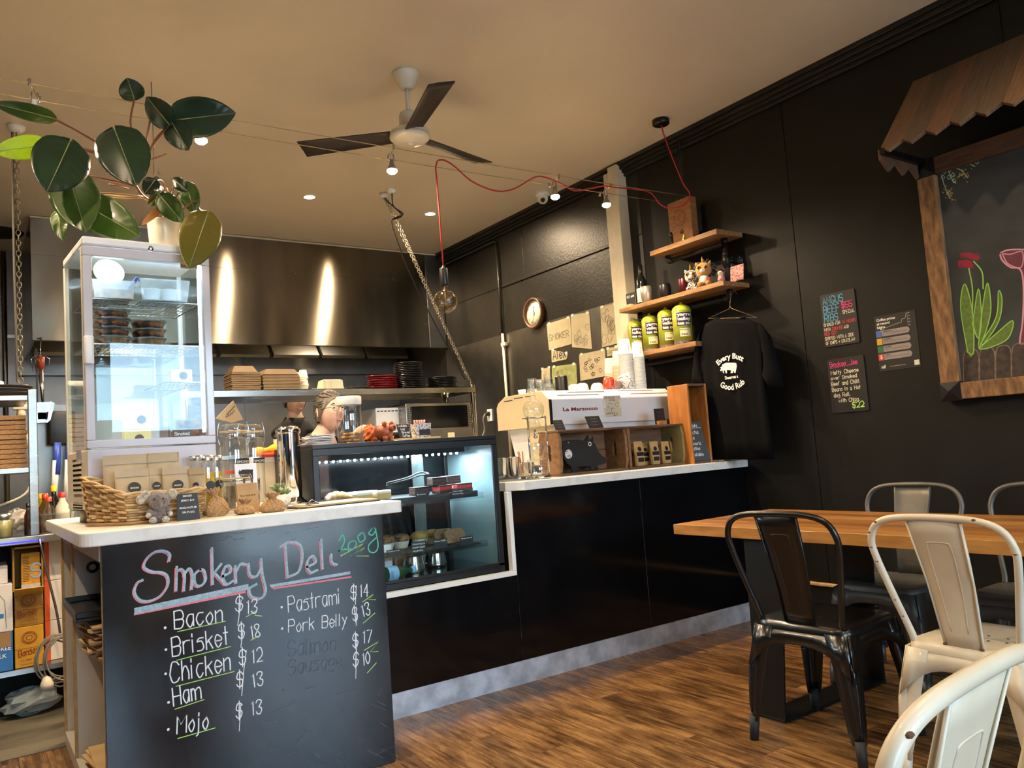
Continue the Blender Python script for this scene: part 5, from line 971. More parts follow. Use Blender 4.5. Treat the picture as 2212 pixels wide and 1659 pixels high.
# ================================================================ pipe shelves on the right wall
mat('shelf_wood', (120, 84, 46), .6, col2=(152, 112, 66), scale=6, stretch=(12, 1.2, 8), bump=.15, detail=6); mat('pipe', (40, 38, 37), .42, .7, var=.15)
us = thing('pipe_shelf_unit', 'industrial wall shelf of three timber boards on black iron pipes', 'shelf', (3.92, 3.5, 1.7))
SB = [(3.137, 3.715, 2.385, 2.418), (3.12, 4.06, 2.06, 2.09), (3.385, 4.08, 1.727, 1.758)]
for y0, y1, z0, z1 in SB: MB().bb((3.787, y0, z0), (4.03, y1, z1)).build('board', 'shelf_wood', us, bevel=.003, world=True)
def pipe(P, par, r=.0165): 
    MB().tube(catmull(P, 4) if len(P) > 2 else P, r, 12).build('pipe', 'pipe', par, world=True)
def collar(c, d, par, r=.0215, L=.035): d = V(d).normalized(); c = V(c); MB().cyl(c-d*L/2, c+d*L/2, r, n=14).build('fitting', 'pipe', par, world=True)
px_, y1_, y2_ = 3.93, 3.2, 3.63
pipe([(px_, y1_, 2.03), (px_, y1_, 2.385)], us); pipe([(px_, y2_, 2.42), (px_, y2_, 2.51)], us)
for z in (2.1, 2.215, 2.28, 2.37): collar((px_, y1_, z), UZ, us)
collar((px_, y1_, 2.245), UZ, us, .024, .07); pipe([(px_, y1_, 2.245), (4.03, y1_, 2.245)], us); MB().lathe([(.045, 0), (.045, -.006), (.025, -.01), (.022, -.025), (0, -.025)], (4.04, y1_, 2.245), 20, (1, 0, 0)).build('flange', 'pipe', us, world=True)
for k in range(4): MB().sphere((4.031, y1_+.032*math.cos(R(45+90*k)), 2.245+.032*math.sin(R(45+90*k))), .005, 8, 5).build('screw', 'chrome', us, world=True)
pipe([(px_, y1_, 2.05), (px_, y1_, 2.025), (px_, y1_+.012, 2.008), (px_, y1_+.04, 2.005)], us, .021); pipe([(px_, y1_+.03, 2.005), (px_, 4.05, 2.005)], us); pipe([(3.9, y1_, 2.345), (3.9, y2_, 2.345)], us)
pipe([(3.9, y2_-.01, 2.345), (3.9, y2_+.02, 2.347), (3.9, y2_+.03, 2.365), (3.9, y2_+.03, 2.385)], us, .02); pipe([(px_, y2_, 2.505), (px_, y2_+.005, 2.535), (px_+.03, y2_+.005, 2.545), (4.03, y2_, 2.545)], us, .0165); pipe([(3.95, 3.42, 1.69), (3.95, 4.05, 1.69)], us)
pipe([(3.93, 4.0, 2.005), (3.93, 4.0, 2.06)], us); pipe([(3.95, 4.0, 1.69), (3.95, 4.0, 1.727)], us); pipe([(3.95, 3.5, 1.69), (3.95, 3.5, 1.727)], us); pipe([(3.95, 4.03, 1.69), (4.03, 4.03, 1.69)], us)
# ---- top shelf: carved board and tiny gold figure
mat('box_wood', (132, 84, 40), .55, col2=(154, 102, 54), scale=6, stretch=(2, 2, 8)); mat('gold', (206, 170, 80), .3, .9)
a = AX(1437, 442, 3.9); t = thing('timber_wine_box', 'upright orange timber box lid with burnt drawing on the top shelf', 'box', (3.93, a.y-.1, 2.419))
MB().box((.02, 0, .16), (.06, .2, .32)).build('panel', 'box_wood', t, bevel=.003)
m = MB(); mat('burnt', (92, 52, 24), .8)
for cx, cz, r in ((0, .2, .05), (.02, .2, .03)): ribbon(m, [(cx+r*math.cos(k*.4), cz+r*1.1*math.sin(k*.4)) for k in range(17)], V((-.01, 0, 0)), BU, UZ, BN, .003)
ribbon(m, [(.0, .1), (.012, .115), (.024, .1), (.012, .085), (0, .1)], V((-.01, 0, 0)), BU, UZ, BN, .012)
for z in (.05, .07): ribbon(m, [(-.06, z), (-.02, z+.01), (.03, z-.004), (.07, z+.006)], V((-.01, 0, 0)), BU, UZ, BN, .002)
m.build('burnt_drawing', 'burnt', t)
c = AX(1478, 518, 3.82); t = thing('gold_figurine', 'tiny gold animal figurine at the front of the top shelf', 'figurine', (3.82, c.y, 2.419)); MB().tube(catmull([(0, 0, 0), (0, .004, .02), (0, -.004, .034), (0, .002, .046)], 4), [.011, .011, .012, .011, .01, .009, .008, .007, .007, .008, .007, .006, .004], 8).sphere((0, .006, .044), .008, 8, 6).build('body', 'gold', t)
# ---- middle shelf: bottle, cups, plush toys, doll
mat('wine_glass_dark', (16, 20, 16), .1, coat=.4); mat('tumbler_champagne', (176, 166, 148), .3, .7, var=.05); mat('tumbler_black', (30, 28, 28), .35, .4); mat('tumbler_wine', (72, 14, 26), .3, .4)
Z2 = 2.091
def on2(px, py, x=3.85): return AX(px, py, x).y
t = thing('wine_bottle', 'dark wine bottle behind the champagne tumbler on the middle shelf', 'bottle', (3.92, on2(1388, 640, 3.92), Z2)); MB().lathe([(0, 0), (.037, 0), (.038, .01), (.038, .17), (.03, .2), (.0145, .225), (.0135, .29), (.015, .292), (.015, .3), (0, .3)], n=24).build('glass_body', 'wine_glass_dark', t); MB().lathe([(.0385, .03), (.0385, .13)], n=24, cap=False).build('paper_label', 'label_white', t); MB().lathe([(.0143, .24), (.0152, .3), (0, .301)], n=18, cap=False).build('capsule', 'black_plastic', t)
tum = [(0, 0), (.028, 0), (.036, .02), (.041, .06), (.038, .105), (.034, .112), (.031, .11), (.036, .06), (0, .01)]
for px, x, mt, lb in ((1396, 3.83, 'tumbler_champagne', 'champagne coloured metal tumbler on the middle shelf'), (1437, 3.9, 'tumbler_black', 'black metal tumbler beside the wine coloured one on the shelf'), (1480, 3.9, 'tumbler_wine', 'wine red metal tumbler behind the toy animals')):
    t = thing('metal_tumbler', lb, 'tumbler', (x, on2(px, 630, x), Z2), group='metal tumblers'); MB().lathe(tum, n=24, cap=False).build('body', mt, t)
t = thing('price_card', 'small black card reading 25 dollars each on the middle shelf', 'sign', (3.82, on2(1362, 645, 3.82), Z2)); MB().box((.0, 0, .055), (.004, .085, .085)).build('card', 'label_black', t); MB().box((-.01, 0, .008), (.03, .05, .016)).build('foot', 'kraft_light', t); m = MB(); hand(m, '$25 each', (-.0022, .032, .065), (0, -1, 0), UZ, (-1, 0, 0), .016, .002, wx=.75); m.build('lettering', 'chalk_white', t)
mat('hound', (232, 228, 220), .95, col2=(24, 22, 24), scale=130, ramp=(.5, .52), sheen=.3); mat('fur_black', (26, 26, 24), .95, var=.4, scale=60, bump=1., sheen=.4); mat('fur_gold', (184, 130, 62), .95, var=.2, scale=50, bump=.5, sheen=.4); mat('fur_white', (228, 222, 210), .95, sheen=.4); mat('eye', (30, 18, 8), .08, coat=1.); mat('eye_gold', (190, 130, 30), .2); mat('horn', (214, 160, 50), .3, .5); mat('tag_red', (200, 40, 36), .5); mat('nose_pink', (230, 190, 180), .6)
def plush(px, py, x, lb, body, face, muzzle, mane=None, turn=-60, s=1.):
    t = thing('plush_toy', lb, 'soft toy', (x, on2(px, py, x), Z2), rz=R(turn)) # local front = -Y
    MB().sphere((0, 0, .036*s), .036*s, 16, 12, (1, .9, 1.05)).build('body', body, t); MB().sphere((0, -.012*s, .1*s), .044*s, 18, 14, (1.05, .95, 1)).build('head', face, t)
    for sx in (-1, 1):
        MB().sphere((sx*.024*s, -.034*s, .016*s), .016*s, 10, 8, (1, 1.3, .9)).build('paw', body, t); MB().sphere((sx*.026*s, .0, .008*s), .014*s, 10, 8, (1, 1.4, .7)).build('foot', body, t)
        e = MB().sphere((sx*.019*s, -.048*s, .108*s), .0125*s, 12, 9).build('eye', 'eye_gold', t); MB().sphere((sx*.0195*s, -.052*s, .108*s), .0098*s, 12, 9).build('pupil', 'eye', e)
        ea = MB().lathe([(.012*s, 0), (.009*s, .014*s), (0, .026*s)], (sx*.032*s, -.008*s, .13*s), 8, (sx*.6, 0, 1)).build('ear', body, t)
    MB().sphere((0, -.052*s, .09*s), .014*s, 12, 9, (1.25, .9, .85)).build('muzzle', muzzle, t)
    MB().sphere((0, -.064*s, .096*s), .004*s, 8, 6).build('nose', 'nose_pink', t)
    MB().lathe([(.009*s, 0), (.006*s, .02*s), (0, .042*s)], (0, -.022*s, .138*s), 10, (0, -.25, 1)).build('horn', 'horn', t)
    if mane:
        m = MB()
        for k in range(60):
            a = R(rnd.uniform(-30, 210)); rr = rnd.uniform(.034, .05)*s; p = V((rr*math.cos(a), rnd.uniform(-.012, .05)*s, .1*s+rr*math.sin(a))); d = (p-V((0, .0, .1*s))).normalized()
            m.tube([p, p+d*.018*s+V((0, .006, 0)), p+d*.03*s+V((0, .01, -.01))*s], [.007*s, .006*s, .001], 5)
        m.sphere((0, .014*s, .102*s), .05*s, 14, 10, (1.1, .9, 1.1)); m.build('mane', mane, t); MB().sphere((0, -.026*s, .044*s), .024*s, 12, 9, (1, .6, 1.1)).build('chest', 'fur_white', t); MB().prism([(-.012, 0), (0, -.014), (.012, 0), (.006, .008), (0, .003), (-.006, .008)], (.028*s, -.045*s, .04*s), UX, UZ, (0, -1, 0), .002).build('heart_tag', 'tag_red', t)
    return t
plush(1497, 622, 3.87, 'black and white houndstooth unicorn soft toy on the shelf', 'hound', 'hound', 'fur_white', s=.98); plush(1523, 612, 3.84, 'golden lion soft toy with dark mane and gold horn', 'fur_gold', 'fur_gold', 'fur_white', 'fur_black', -58, 1.08)
mat('doll_skin', (226, 190, 170), .5); mat('doll_hair', (22, 14, 14), .3); mat('kimono', (206, 150, 140), .6, col2=(150, 60, 60), scale=90, ramp=(.5, .6))
t = thing('kokeshi_doll', 'small doll with black bobbed hair by the shelf pipe', 'doll', (3.83, on2(1558, 607, 3.83), Z2), rz=R(-60)); MB().lathe([(0, 0), (.019, 0), (.021, .02), (.016, .045), (0, .047)], n=16).build('kimono', 'kimono', t); MB().sphere((0, 0, .06), .018, 14, 10).build('head', 'doll_skin', t); MB().sphere((0, .004, .066), .0205, 14, 10, (1.05, .9, .92)).build('hair', 'doll_hair', t)
for sx in (-1, 1): MB().sphere((sx*.006, -.0175, .058), .002, 6, 5).build('eye', 'eye', t); MB().sphere((sx*.02, .0, .082), .005, 8, 6).build('hair_bobble', 'tag_red', t)
tag(MB().box((3.93, on2(1592, 590, 3.93), Z2+.055), (.004, .1, .1), ry=R(8)).build('patterned_card', 'kimono'), 'patterned card standing behind the shelf pipe', 'card'); tag(MB().box((3.97, on2(1576, 595, 3.97), Z2+.05), (.004, .06, .09), ry=R(8)).build('orange_card', 'red_mug'), 'orange card standing behind the doll', 'card')
# ---- tea tins
mat('tin_lime', (140, 150, 38), .35, var=.06, coat=.3); mat('tin_lid', (154, 162, 46), .3, coat=.3); mat('plum_label', (44, 22, 52), .5); mat('tin_text', (236, 230, 220), .6); mat('tin_card', (214, 206, 160), .6, var=.08, scale=60); mat('tin_fence', (120, 110, 110), .6, col2=(60, 54, 60), scale=60)
Z3 = 1.759
def tin(px, x, h, r, lb, sub):
    y = AX(px, 700, x).y; t = thing('tea_tin', lb, 'tin', (x, y, Z3), group='lime green tea tins')
    MB().lathe([(0, 0), (r, 0), (r, h*.76), (r*.97, h*.77)], n=32, cap=False).build('canister', 'tin_lime', t); MB().lathe([(r*1.0005, 0), (r*1.004, .002), (r*1.004, h*.07)], n=32, cap=False).build('picket_band', 'tin_fence', t)
    lid = MB().lathe([(r*1.02, h*.76), (r*1.02, h*.8), (r*.98, h*.81), (r*.9, h*.86), (r*.6, h*.91), (r*.22, h*.935), (r*.12, h*.94)], n=32, cap=False).build('lid', 'tin_lid', t)
    MB().lathe([(r*.12, h*.935), (r*.2, h*.95), (r*.2, h*.965), (r*.1, h*.975), (r*.12, h*.99), (0, h)], n=14).build('knob', 'tin_lid', lid)
    A0 = math.atan2(EYE.y-y, EYE.x-x)+R(14); f = lambda X, Y_, e=.0012: V(((r+e)*math.cos(A0+X/r), (r+e)*math.sin(A0+X/r), Y_))
    m = MB(); m.grid([[f(-r*.8+r*1.6*i/10, z) for i in range(11)] for z in (h*.42, h*.73)]); pl_ = m.build('name_label', 'plum_label', t)
    m = MB()
    for k, s in enumerate(('yarra', 'valley', 'tea co.')): print_(m, s, (0, 0, 0), UX, UZ, UY, h*.075, r*1.45, .035, 'C', warp=lambda X, Y_, k=k: f(X, h*(.645-.1*k)+Y_, .002))
    m.build('lettering', 'tin_text', pl_)
    m = MB(); m.grid([[f(-r*.55+r*1.15*i/8, z, .0015) for i in range(9)] for z in (h*.17, h*.36)]); cd_ = m.build('tea_card', 'tin_card', t)
    m = MB(); print_(m, sub, (0, 0, 0), UX, UZ, UY, h*.035, r*1.0, 0, 'C', warp=lambda X, Y_: f(X, h*.31+Y_, .0022)); print_(m, 'tea', (0, 0, 0), UX, UZ, UY, h*.06, r*.7, .01, 'C', warp=lambda X, Y_: f(X-r*.1, h*.2+Y_, .0022)); m.build('lettering', 'plum_label', cd_)
# local X of tin text runs clockwise as seen from the viewer
_tin = tin
tin(1474, 3.86, .285, .062, 'lime green tea tin nearest the shirt', 'BREAKFAST'); tin(1440, 3.88, .285, .058, 'lime green tea tin second from the shirt', 'OLLE WEG'); tin(1404, 3.88, .27, .058, 'lime green tea tin third from the shirt', 'LEMON'); tin(1371, 3.89, .265, .052, 'lime green tea tin nearest the cream post', 'GREY')
# ================================================================ hanging shirt
mat('shirt_black', (11, 11, 13), .95, var=.15, scale=200, spec=.1); mat('shirt_print', (226, 226, 222), .8)
SX = 3.86
sh = thing('black_t_shirt', 'black printed t-shirt hanging from the shelf pipe', 't-shirt', (SX, 3.1, 1.0))
mat('hanger_wire', (150, 130, 100), .35, .9)
hy, hz = AX(1577, 655, SX).y, AX(1577, 655, SX).z
hg = thing('wire_hanger', 'thin wire coat hanger hooked on the shelf pipe', 'hanger', (SX, hy, hz))
lp, rp = AX(1530, 688, SX), AX(1635, 686, SX); np_ = AX(1577, 665, SX)
MB().tube(catmull([(3.95, hy+.01, 2.02), (3.92, hy+.005, 2.035), (3.88, hy, 2.01), (SX, hy, 1.96), (SX, np_.y, np_.z+.01)], 5), .0018, 6).tube([(SX, np_.y, np_.z+.01), (SX, np_.y+.01, np_.z-.005), (SX, lp.y, lp.z)], .0018, 6).tube([(SX, np_.y, np_.z+.01), (SX, np_.y-.01, np_.z-.005), (SX, rp.y, rp.z)], .0018, 6).tube([(SX, lp.y, lp.z), (SX, rp.y, rp.z)], .0018, 6).build('wire', 'hanger_wire', hg, world=True)
def sp(px, py): p = AX(px, py, SX); return (p.y, p.z)
# body outline rows: left px, right px at given photo heights (back of shirt faces the room)
rows = [(688, 1548, 1612, 0), (700, 1524, 1640, 0), (720, 1511, 1652, 0), (760, 1512, 1652, .5), (800, 1513, 1654, .8), (850, 1519, 1657, 1), (900, 1526, 1662, 1), (950, 1534, 1668, 1), (992, 1540, 1672, 1)]
def shirt_side(dx, nm):
    P = []
    for py, l, r, a in rows:
        row = []
        for i in range(25):
            f = i/24; y, z = sp(l+(r-l)*f, py+ (6*math.sin(f*math.pi) if py == 688 and nm == 'back_panel' else 0))
            bul = .028*math.sin(math.pi*f)**.5; fold = a*.006*math.sin(f*21+py*.004)+a*.004*math.sin(f*37)
            row.append((SX+dx*(bul+.004)+fold, y, z))
        P.append(row)
    MB().grid(P).build(nm, 'shirt_black', sh, world=True, solid=.0015)
shirt_side(-1, 'back_panel'); shirt_side(1, 'front_panel')
for nm, Q in (('l', [(1524, 700, 1514, 735), (1505, 740, 1516, 790), (1497, 800, 1534, 838), (1496, 826, 1532, 832)]), ('r', [(1640, 698, 1652, 735), (1662, 722, 1654, 790), (1684, 800, 1648, 812), (1692, 836, 1664, 838)])):
    P = []
    for ax, ay, bx_, by in Q:
        a = AX(ax, ay, SX); b = AX(bx_, by, SX); c = (a+b)/2; rr = (a-b).length/2; d = (a-b).normalized() if rr > 0 else UZ
        P.append([c+d*rr*math.cos(k*math.pi/6)+V((1, 0, 0))*.035*math.sin(k*math.pi/6) for k in range(13)])
    MB().grid(P).build('sleeve', 'shirt_black', sh, world=True, solid=.0015)
MB().tube(catmull([V((SX-.012, *sp(1548, 686))), V((SX-.022, *sp(1565, 692))), V((SX-.026, *sp(1580, 694))), V((SX-.022, *sp(1597, 691))), V((SX-.012, *sp(1612, 686)))], 5), .007, 8).build('collar', 'shirt_black', sh, world=True)
cy, cz = sp(1588, 800); fx = SX-.037
def arc(s, rad, zc, size, up_, bold=.03):
    def w(X, Y_):
        a = X/rad; r = rad+Y_ if up_ else rad-Y_; return V((fx-.002, cy-math.sin(a)*r, zc+(math.cos(a)*r if up_ else -math.cos(a)*r)))
    m = MB(); print_(m, s, (0, 0, 0), UX, UZ, UY, size, None, bold, 'C', warp=w); return m
zt_ = sp(1587, 775)[1]; m = arc('Every Butt', .16, zt_-.16, .034, True); zb2 = sp(1587, 844)[1]; m2 = arc('Good Rub', .16, zb2+.165, .036, False); m.add(m2.v, m2.f)
print_(m, 'Deserves a', (fx-.002, cy, sp(1588, 818)[1]), (0, -1, 0), UZ, BN, .02, .1, .03, 'C')
m.build('lettering', 'shirt_print', sh, world=True, label='white printed slogan')
pigo = [(903, 862), (915, 855), (920, 838), (950, 825), (1010, 825), (1030, 828), (1035, 850), (1030, 880), (1025, 905), (1015, 907), (1012, 885), (1000, 908), (985, 905), (990, 885), (955, 882), (958, 905), (948, 910), (940, 885), (930, 890), (935, 908), (925, 905), (922, 885), (905, 892), (902, 880), (912, 875)]
q = [sp(1320+x*.2712, 560+y*.2712) for x, y in pigo]; MB().add([(fx-.002, y, z) for y, z in q], [tuple(range(len(q)))]).build('pig_print', 'shirt_print', sh, world=True, label='white printed pig')
# ================================================================ notices on the wall
mat('sign_black', (22, 21, 20), .45, var=.1); mat('chalk_sky', (96, 160, 196), .9); mat('chalk_hotpink', (216, 70, 130), .9); mat('chalk_coral', (206, 76, 80), .9); mat('chalk_ivory', (222, 214, 190), .9)
WU = V((0, -1, 0)); WN = V((-1, 0, 0))
def wsign(y, z, w, h, lb, name='menu_sign'):
    t = thing(name, lb, 'sign', (XW, y, z)); MB().rbox((0, 0, 0), (w, h, .006), .008, m=Matrix.Translation(V((-.0035, -w/2, h/2))) @ Matrix(((0, 0, -1, 0), (-1, 0, 0, 0), (0, 1, 0, 0), (0, 0, 0, 1)))).build('board', 'sign_black', t); return t
def wl(t, items, mt):
    m = MB()
    for s, x, z, k, wx in items: hand(m, s, V((-.0068, -x, z)), WU, UZ, WN, k, k*.14, .03, wx)
    m.build('lettering', mt, t)
t = wsign(2.645, 1.608, .213, .302, 'black menu sign for angus beef ribs with a pink price')
wl(t, [('ANGUS', .016, .245, .04, .75), ('BEEF', .016, .195, .04, .75), ('RIBS', .016, .145, .04, .75)], 'chalk_sky'); wl(t, [('$55', .13, .205, .034, .78)], 'chalk_hotpink'); wl(t, [('16 HOURS', .125, .12, .017, .72), ('COFFEE', .058, .09, .018, .72), ('RED GUM', .008, .068, .018, .72)], 'chalk_coral')
wl(t, [('SPECIAL', .132, .172, .019, .7), ('SMOKED FOR', .008, .12, .017, .7), ('WITH', .008, .092, .017, .7), ('AND', .13, .09, .017, .7), ('SERVED WITH A SIDE', .008, .04, .018, .68), ('OF CHIPS + COLESLAW', .01, .014, .017, .66)], 'chalk_ivory')
t = wsign(2.642, 1.231, .222, .305, 'black menu sign for Smokey Joe hot dog roll')
wl(t, [('Smokey Joe', .015, .262, .026, .85)], 'chalk_hotpink'); wl(t, [('Melty Cheese', .018, .218, .021, .95), ('over Smoked', .014, .188, .02, .95), ('Beef and Chilli', .014, .155, .021, .85), ('Beans in a Hot', .014, .122, .021, .85), ('dog Roll.', .022, .09, .021, .9), ('with Chips.', .05, .058, .02, .9)], 'chalk_ivory'); wl(t, [('$22', .128, .022, .03, .95)], 'chalk_green')
m = MB(); ribbon(m, [(.015, .255), (.095, .258)], V((-.0068, 0, 0)), WU, UZ, WN, .002); ribbon(m, [(.115, .259), (.185, .262)], V((-.0068, 0, 0)), WU, UZ, WN, .002); m.build('lettering', 'chalk_hotpink', t)
t = thing('coffee_price_poster', 'printed poster with chart saying coffee prices at record highs', 'poster', (XW, 2.337, 1.432)); pw, ph = .225, .298
MB().box((-.0008, -pw/2, ph/2), (.0014, pw, ph)).build('sheet', 'sign_black', t)
def pf(x, z, e=.0016): return V((-e, -x, z))
mat('pill_grey', (150, 140, 138), .6); mat('sq_blue', (70, 100, 180), .6); mat('sq_yellow', (214, 166, 40), .6); mat('sq_green', (40, 110, 70), .6); mat('sq_red', (206, 56, 48), .6); mat('poster_white', (220, 214, 200), .7)
for i, mm in enumerate(('sq_blue', 'sq_yellow', 'sq_green', 'sq_red')):
    z = .185-i*.042; MB().prism([(0, 0), (.03, 0), (.03, .034), (0, .034)], pf(.002, z), WU, UZ, WN, .0003).build('icon_square', mm, t)
    MB().prism([(0, 0), (.14, 0), (.148, .004), (.153, .016), (.148, .028), (.14, .032), (0, .032)], pf(.034, z+.001), WU, UZ, WN, .0003).build('text_pill', 'pill_grey', t)
    m = MB(); ribbon(m, [(.042, z+.026), (.042+.05-.008*i, z+.026)], V((-.0021, 0, 0)), WU, UZ, WN, .003, .0004)
    for k in range(2): ribbon(m, [(.042, z+.018-k*.006), (.17, z+.018-k*.006)], V((-.0021, 0, 0)), WU, UZ, WN, .0008, .0004)
    m.build('lettering', 'poster_white' if 0 else 'sign_black', t)
m = MB(); 
for k, s in enumerate(('Coffee prices', 'at record', 'highs')): print_(m, s, pf(.012, .27-.02*k), WU, UZ, WN, .014, [.105, .072, .045][k], .04)
ch = [(.03, .222), (.04, .224), (.046, .221), (.056, .236), (.064, .228), (.074, .234), (.084, .233), (.094, .24), (.104, .236), (.114, .242), (.124, .24), (.134, .246), (.146, .243), (.152, .262), (.164, .262), (.172, .266), (.178, .29)]
ribbon(m, ch, V((-.0016, 0, 0)), WU, UZ, WN, .0014); ribbon(m, [(.182, .222), (.182, .29)], V((-.0016, 0, 0)), WU, UZ, WN, .001)
for k in range(5): print_(m, '%d00' % (k+1), pf(.186, .222+.016*k), WU, UZ, WN, .005)
for s, x in (('Feb', .03), ('Jul', .075), ('Nov', .12)): print_(m, s, pf(x, .212), WU, UZ, WN, .005)
hand(m, 'Axil', pf(.012, .016), WU, UZ, WN, .016, .0028, wx=.7); print_(m, 'For more information scan here', pf(.06, .02), WU, UZ, WN, .005, .085); m.build('lettering', 'poster_white', t)
for s, i, mk in (('$', 3, None),): m = MB(); print_(m, s, pf(.011, .068, .002), WU, UZ, WN, .02, None, .03); m.build('lettering', 'poster_white', t)
MB().prism([(.192, .012), (.218, .012), (.218, .038), (.192, .038)], (-.0016, 0, 0), WU, UZ, WN, .0003).build('blank_square', 'poster_white', t)
# ================================================================ clock, drawings, conduit, outlet on the kitchen end of the wall
mat('clock_rim', (78, 48, 28), .4, col2=(98, 64, 38), scale=8); mat('clock_face', (226, 220, 196), .5, var=.02)
t = thing('wall_clock', 'round wall clock with brown timber rim above the steel sheet', 'clock', (XW, 5.375, 2.314)); r = .135
MB().lathe([(r*.82, .018), (r*.86, .04), (r*.95, .046), (r, .035), (r, 0), (r*.82, 0)], (0, 0, 0), 40, (-1, 0, 0), cap=False).build('rim', 'clock_rim', t); fc = MB().lathe([(0, .018), (r*.84, .018), (r*.84, 0)], (0, 0, 0), 40, (-1, 0, 0)).build('face', 'clock_face', t)
m = MB()
for k in range(1, 13): a = R(90-30*k); print_(m, str(k), (-.0188, -math.cos(a)*r*.66, math.sin(a)*r*.66-.009), WU, UZ, WN, .02, None, 0, 'C')
m.build('lettering', 'ink', fc)
for a, L, w in ((95, .06, .006), (248, .09, .004), (15, .085, .0015)): m = MB(); ribbon(m, [(-.02*math.cos(R(a)), -.02*math.sin(R(a))), (L*math.cos(R(a)), L*math.sin(R(a)))], V((-.021, 0, 0)), WU, UZ, WN, w); m.build('hand', 'ink', t)
MB().lathe([(0, .036), (r*.84, .036)], (0, 0, 0), 32, (-1, 0, 0), cap=False).build('cover_glass', 'pane', t)
mat('sketch_paper', (168, 158, 130), .85, var=.06, scale=14); mat('pencil', (112, 104, 88), .9); mat('green_wash', (140, 146, 92), .9, var=.2, scale=20)
def drawing(P, lb, draw=None, mt='sketch_paper', lift=.006):
    q = [AX(px, py, XW-lift) for px, py in P]; c = sum(q, V())/len(q); t = thing('drawing', lb, 'drawing', (XW-lift, c.y, min(p.z for p in q)), group='drawings taped to the steel wall')
    MB().prism([(-p.y, p.z) for p in q], (XW-lift, 0, 0), WU, UZ, WN, .0012).build('sheet', mt, t, world=True)
    def F(u, v): return q[0].lerp(q[1], u).lerp(q[3].lerp(q[2], u), v)
    if draw:
        m = MB(); draw(m, F); m.build('sketch', 'ink' if 'Alex' in lb or 'comic' in lb else 'pencil', t, world=True)
    for u in (.1, .9):
        p = F(u, .01); MB().box(p+V((-.0018, 0, 0)), (.0008, .03, .02)).build('tape', 'tape', t, world=True)
    return F
def loops(n, s=.1):
    def d(m, F):
        for _ in range(n):
            u, v = rnd.uniform(.15, .85), rnd.uniform(.15, .85); P = [F(u+s*rnd.uniform(.4, 1)*math.cos(k*.7), v+s*rnd.uniform(.4, 1)*math.sin(k*.7)) for k in range(9)]
            ribbon(m, [(-p.y, p.z) for p in P], V((XW-.0073, 0, 0)), WU, UZ, WN, .004)
    return d
def words_(lines, n=0):
    def d(m, F):
        for s, u, v, k in lines:
            p = F(u, v); hand(m, s, p+V((-.0014, 0, 0)), WU, UZ, WN, k, k*.12, .05)
        if n: loops(n)(m, F)
    return d
drawing([(1181, 700), (1232, 684), (1235, 743), (1186, 757)], 'crumpled paper lettered SMOKER taped to the steel wall', words_([('SMOKER', .06, .66, .05)]))
drawing([(1233, 681), (1273, 674), (1279, 754), (1236, 750)], 'crinkled paper with faint pencil sketch beside the SMOKER sheet', loops(9, .14)); drawing([(1297, 663), (1331, 655), (1334, 742), (1301, 750)], 'wavy pencil drawing beside the cream post', loops(12, .2))
drawing([(1191, 755), (1227, 763), (1224, 776), (1192, 783)], 'torn paper tag reading Alex', words_([('Alex', .1, .8, .07)])); drawing([(1251, 766), (1307, 754), (1309, 812), (1254, 823)], 'four panel comic strip sheet behind the mugs', loops(14, .08))
drawing([(1170, 797), (1188, 793), (1189, 818), (1170, 822)], 'little paper with a drawn heart', None); F = drawing([(1192, 792), (1245, 785), (1247, 828), (1193, 838)], 'green tinted drawing with red border behind the black cup', loops(8, .08), 'green_wash'); drawing([(1311, 753), (1333, 748), (1334, 765), (1312, 770)], 'small lettered scrap beside the paper cups', words_([('Jackson', .05, .7, .03)]))
m = MB(); p = AX(1179, 806, XW-.0075); ribbon(m, [(-p.y, p.z-.02), (-p.y-.018, p.z+.005), (-p.y-.01, p.z+.018), (-p.y, p.z+.008), (-p.y+.01, p.z+.018), (-p.y+.018, p.z+.005), (-p.y, p.z-.02)], V((XW-.0075, 0, 0)), WU, UZ, WN, .004); tag(m.build('drawn_heart', 'tag_red'), 'red drawn heart on the little paper', 'drawing')
cy_ = 5.865
t = thing('conduit', 'black and cream conduit pipe running down the kitchen wall', 'pipe', (XW-.03, cy_, 1.2)); MB().cyl((XW-.03, cy_, 2.215), (XW-.03, cy_, 3.06), .0125, n=10).build('upper_pipe', 'black_gloss_paint', t, world=True); MB().cyl((XW-.03, cy_, .95), (XW-.03, cy_, 2.215), .0125, n=10).build('lower_pipe', 'cream_paint', t, world=True); MB().tube([(XW-.03, cy_, 3.06), (XW-.03, cy_+.03, 3.085), (XW-.03, 6.9, 3.085)], .0125, 8).build('elbow_run', 'black_gloss_paint', t, world=True); MB().bb((XW-.044, cy_-.05, 2.1), (XW-.016, cy_+.018, 2.13)).build('saddle_clip', 'cream_paint', t, world=True)
o_ = AX(1058, 897, XW-.01); t = thing('power_outlet', 'white power outlet with black plug on the steel wall', 'outlet', (XW-.01, o_.y, o_.z-.06)); MB().box((0, 0, .06), (.012, .075, .115)).build('plate', 'white_plastic', t, bevel=.004); MB().lathe([(.022, 0), (.02, .03), (.008, .045), (0, .045)], (-.006, .0, .075), 14, (-1, 0, 0)).build('plug', 'black_plastic', t)
MB().tube(catmull([(-.05, 0, .075), (-.07, .01, .02), (-.05, .03, -.08), (-.1, .05, -.18)], 5), .008, 6).build('plug_lead', 'grey_cord', t)
def crumple(c, r, sc):
    m = MB().sphere((0, 0, 0), r, 14, 9); q = random.Random(3); m.v = [tuple(V((x*sc[0], y*sc[1], z*sc[2]))*q.uniform(.72, 1.08)+V(c)) for x, y, z in m.v]; m.sm = [False]*len(m.sm); return m
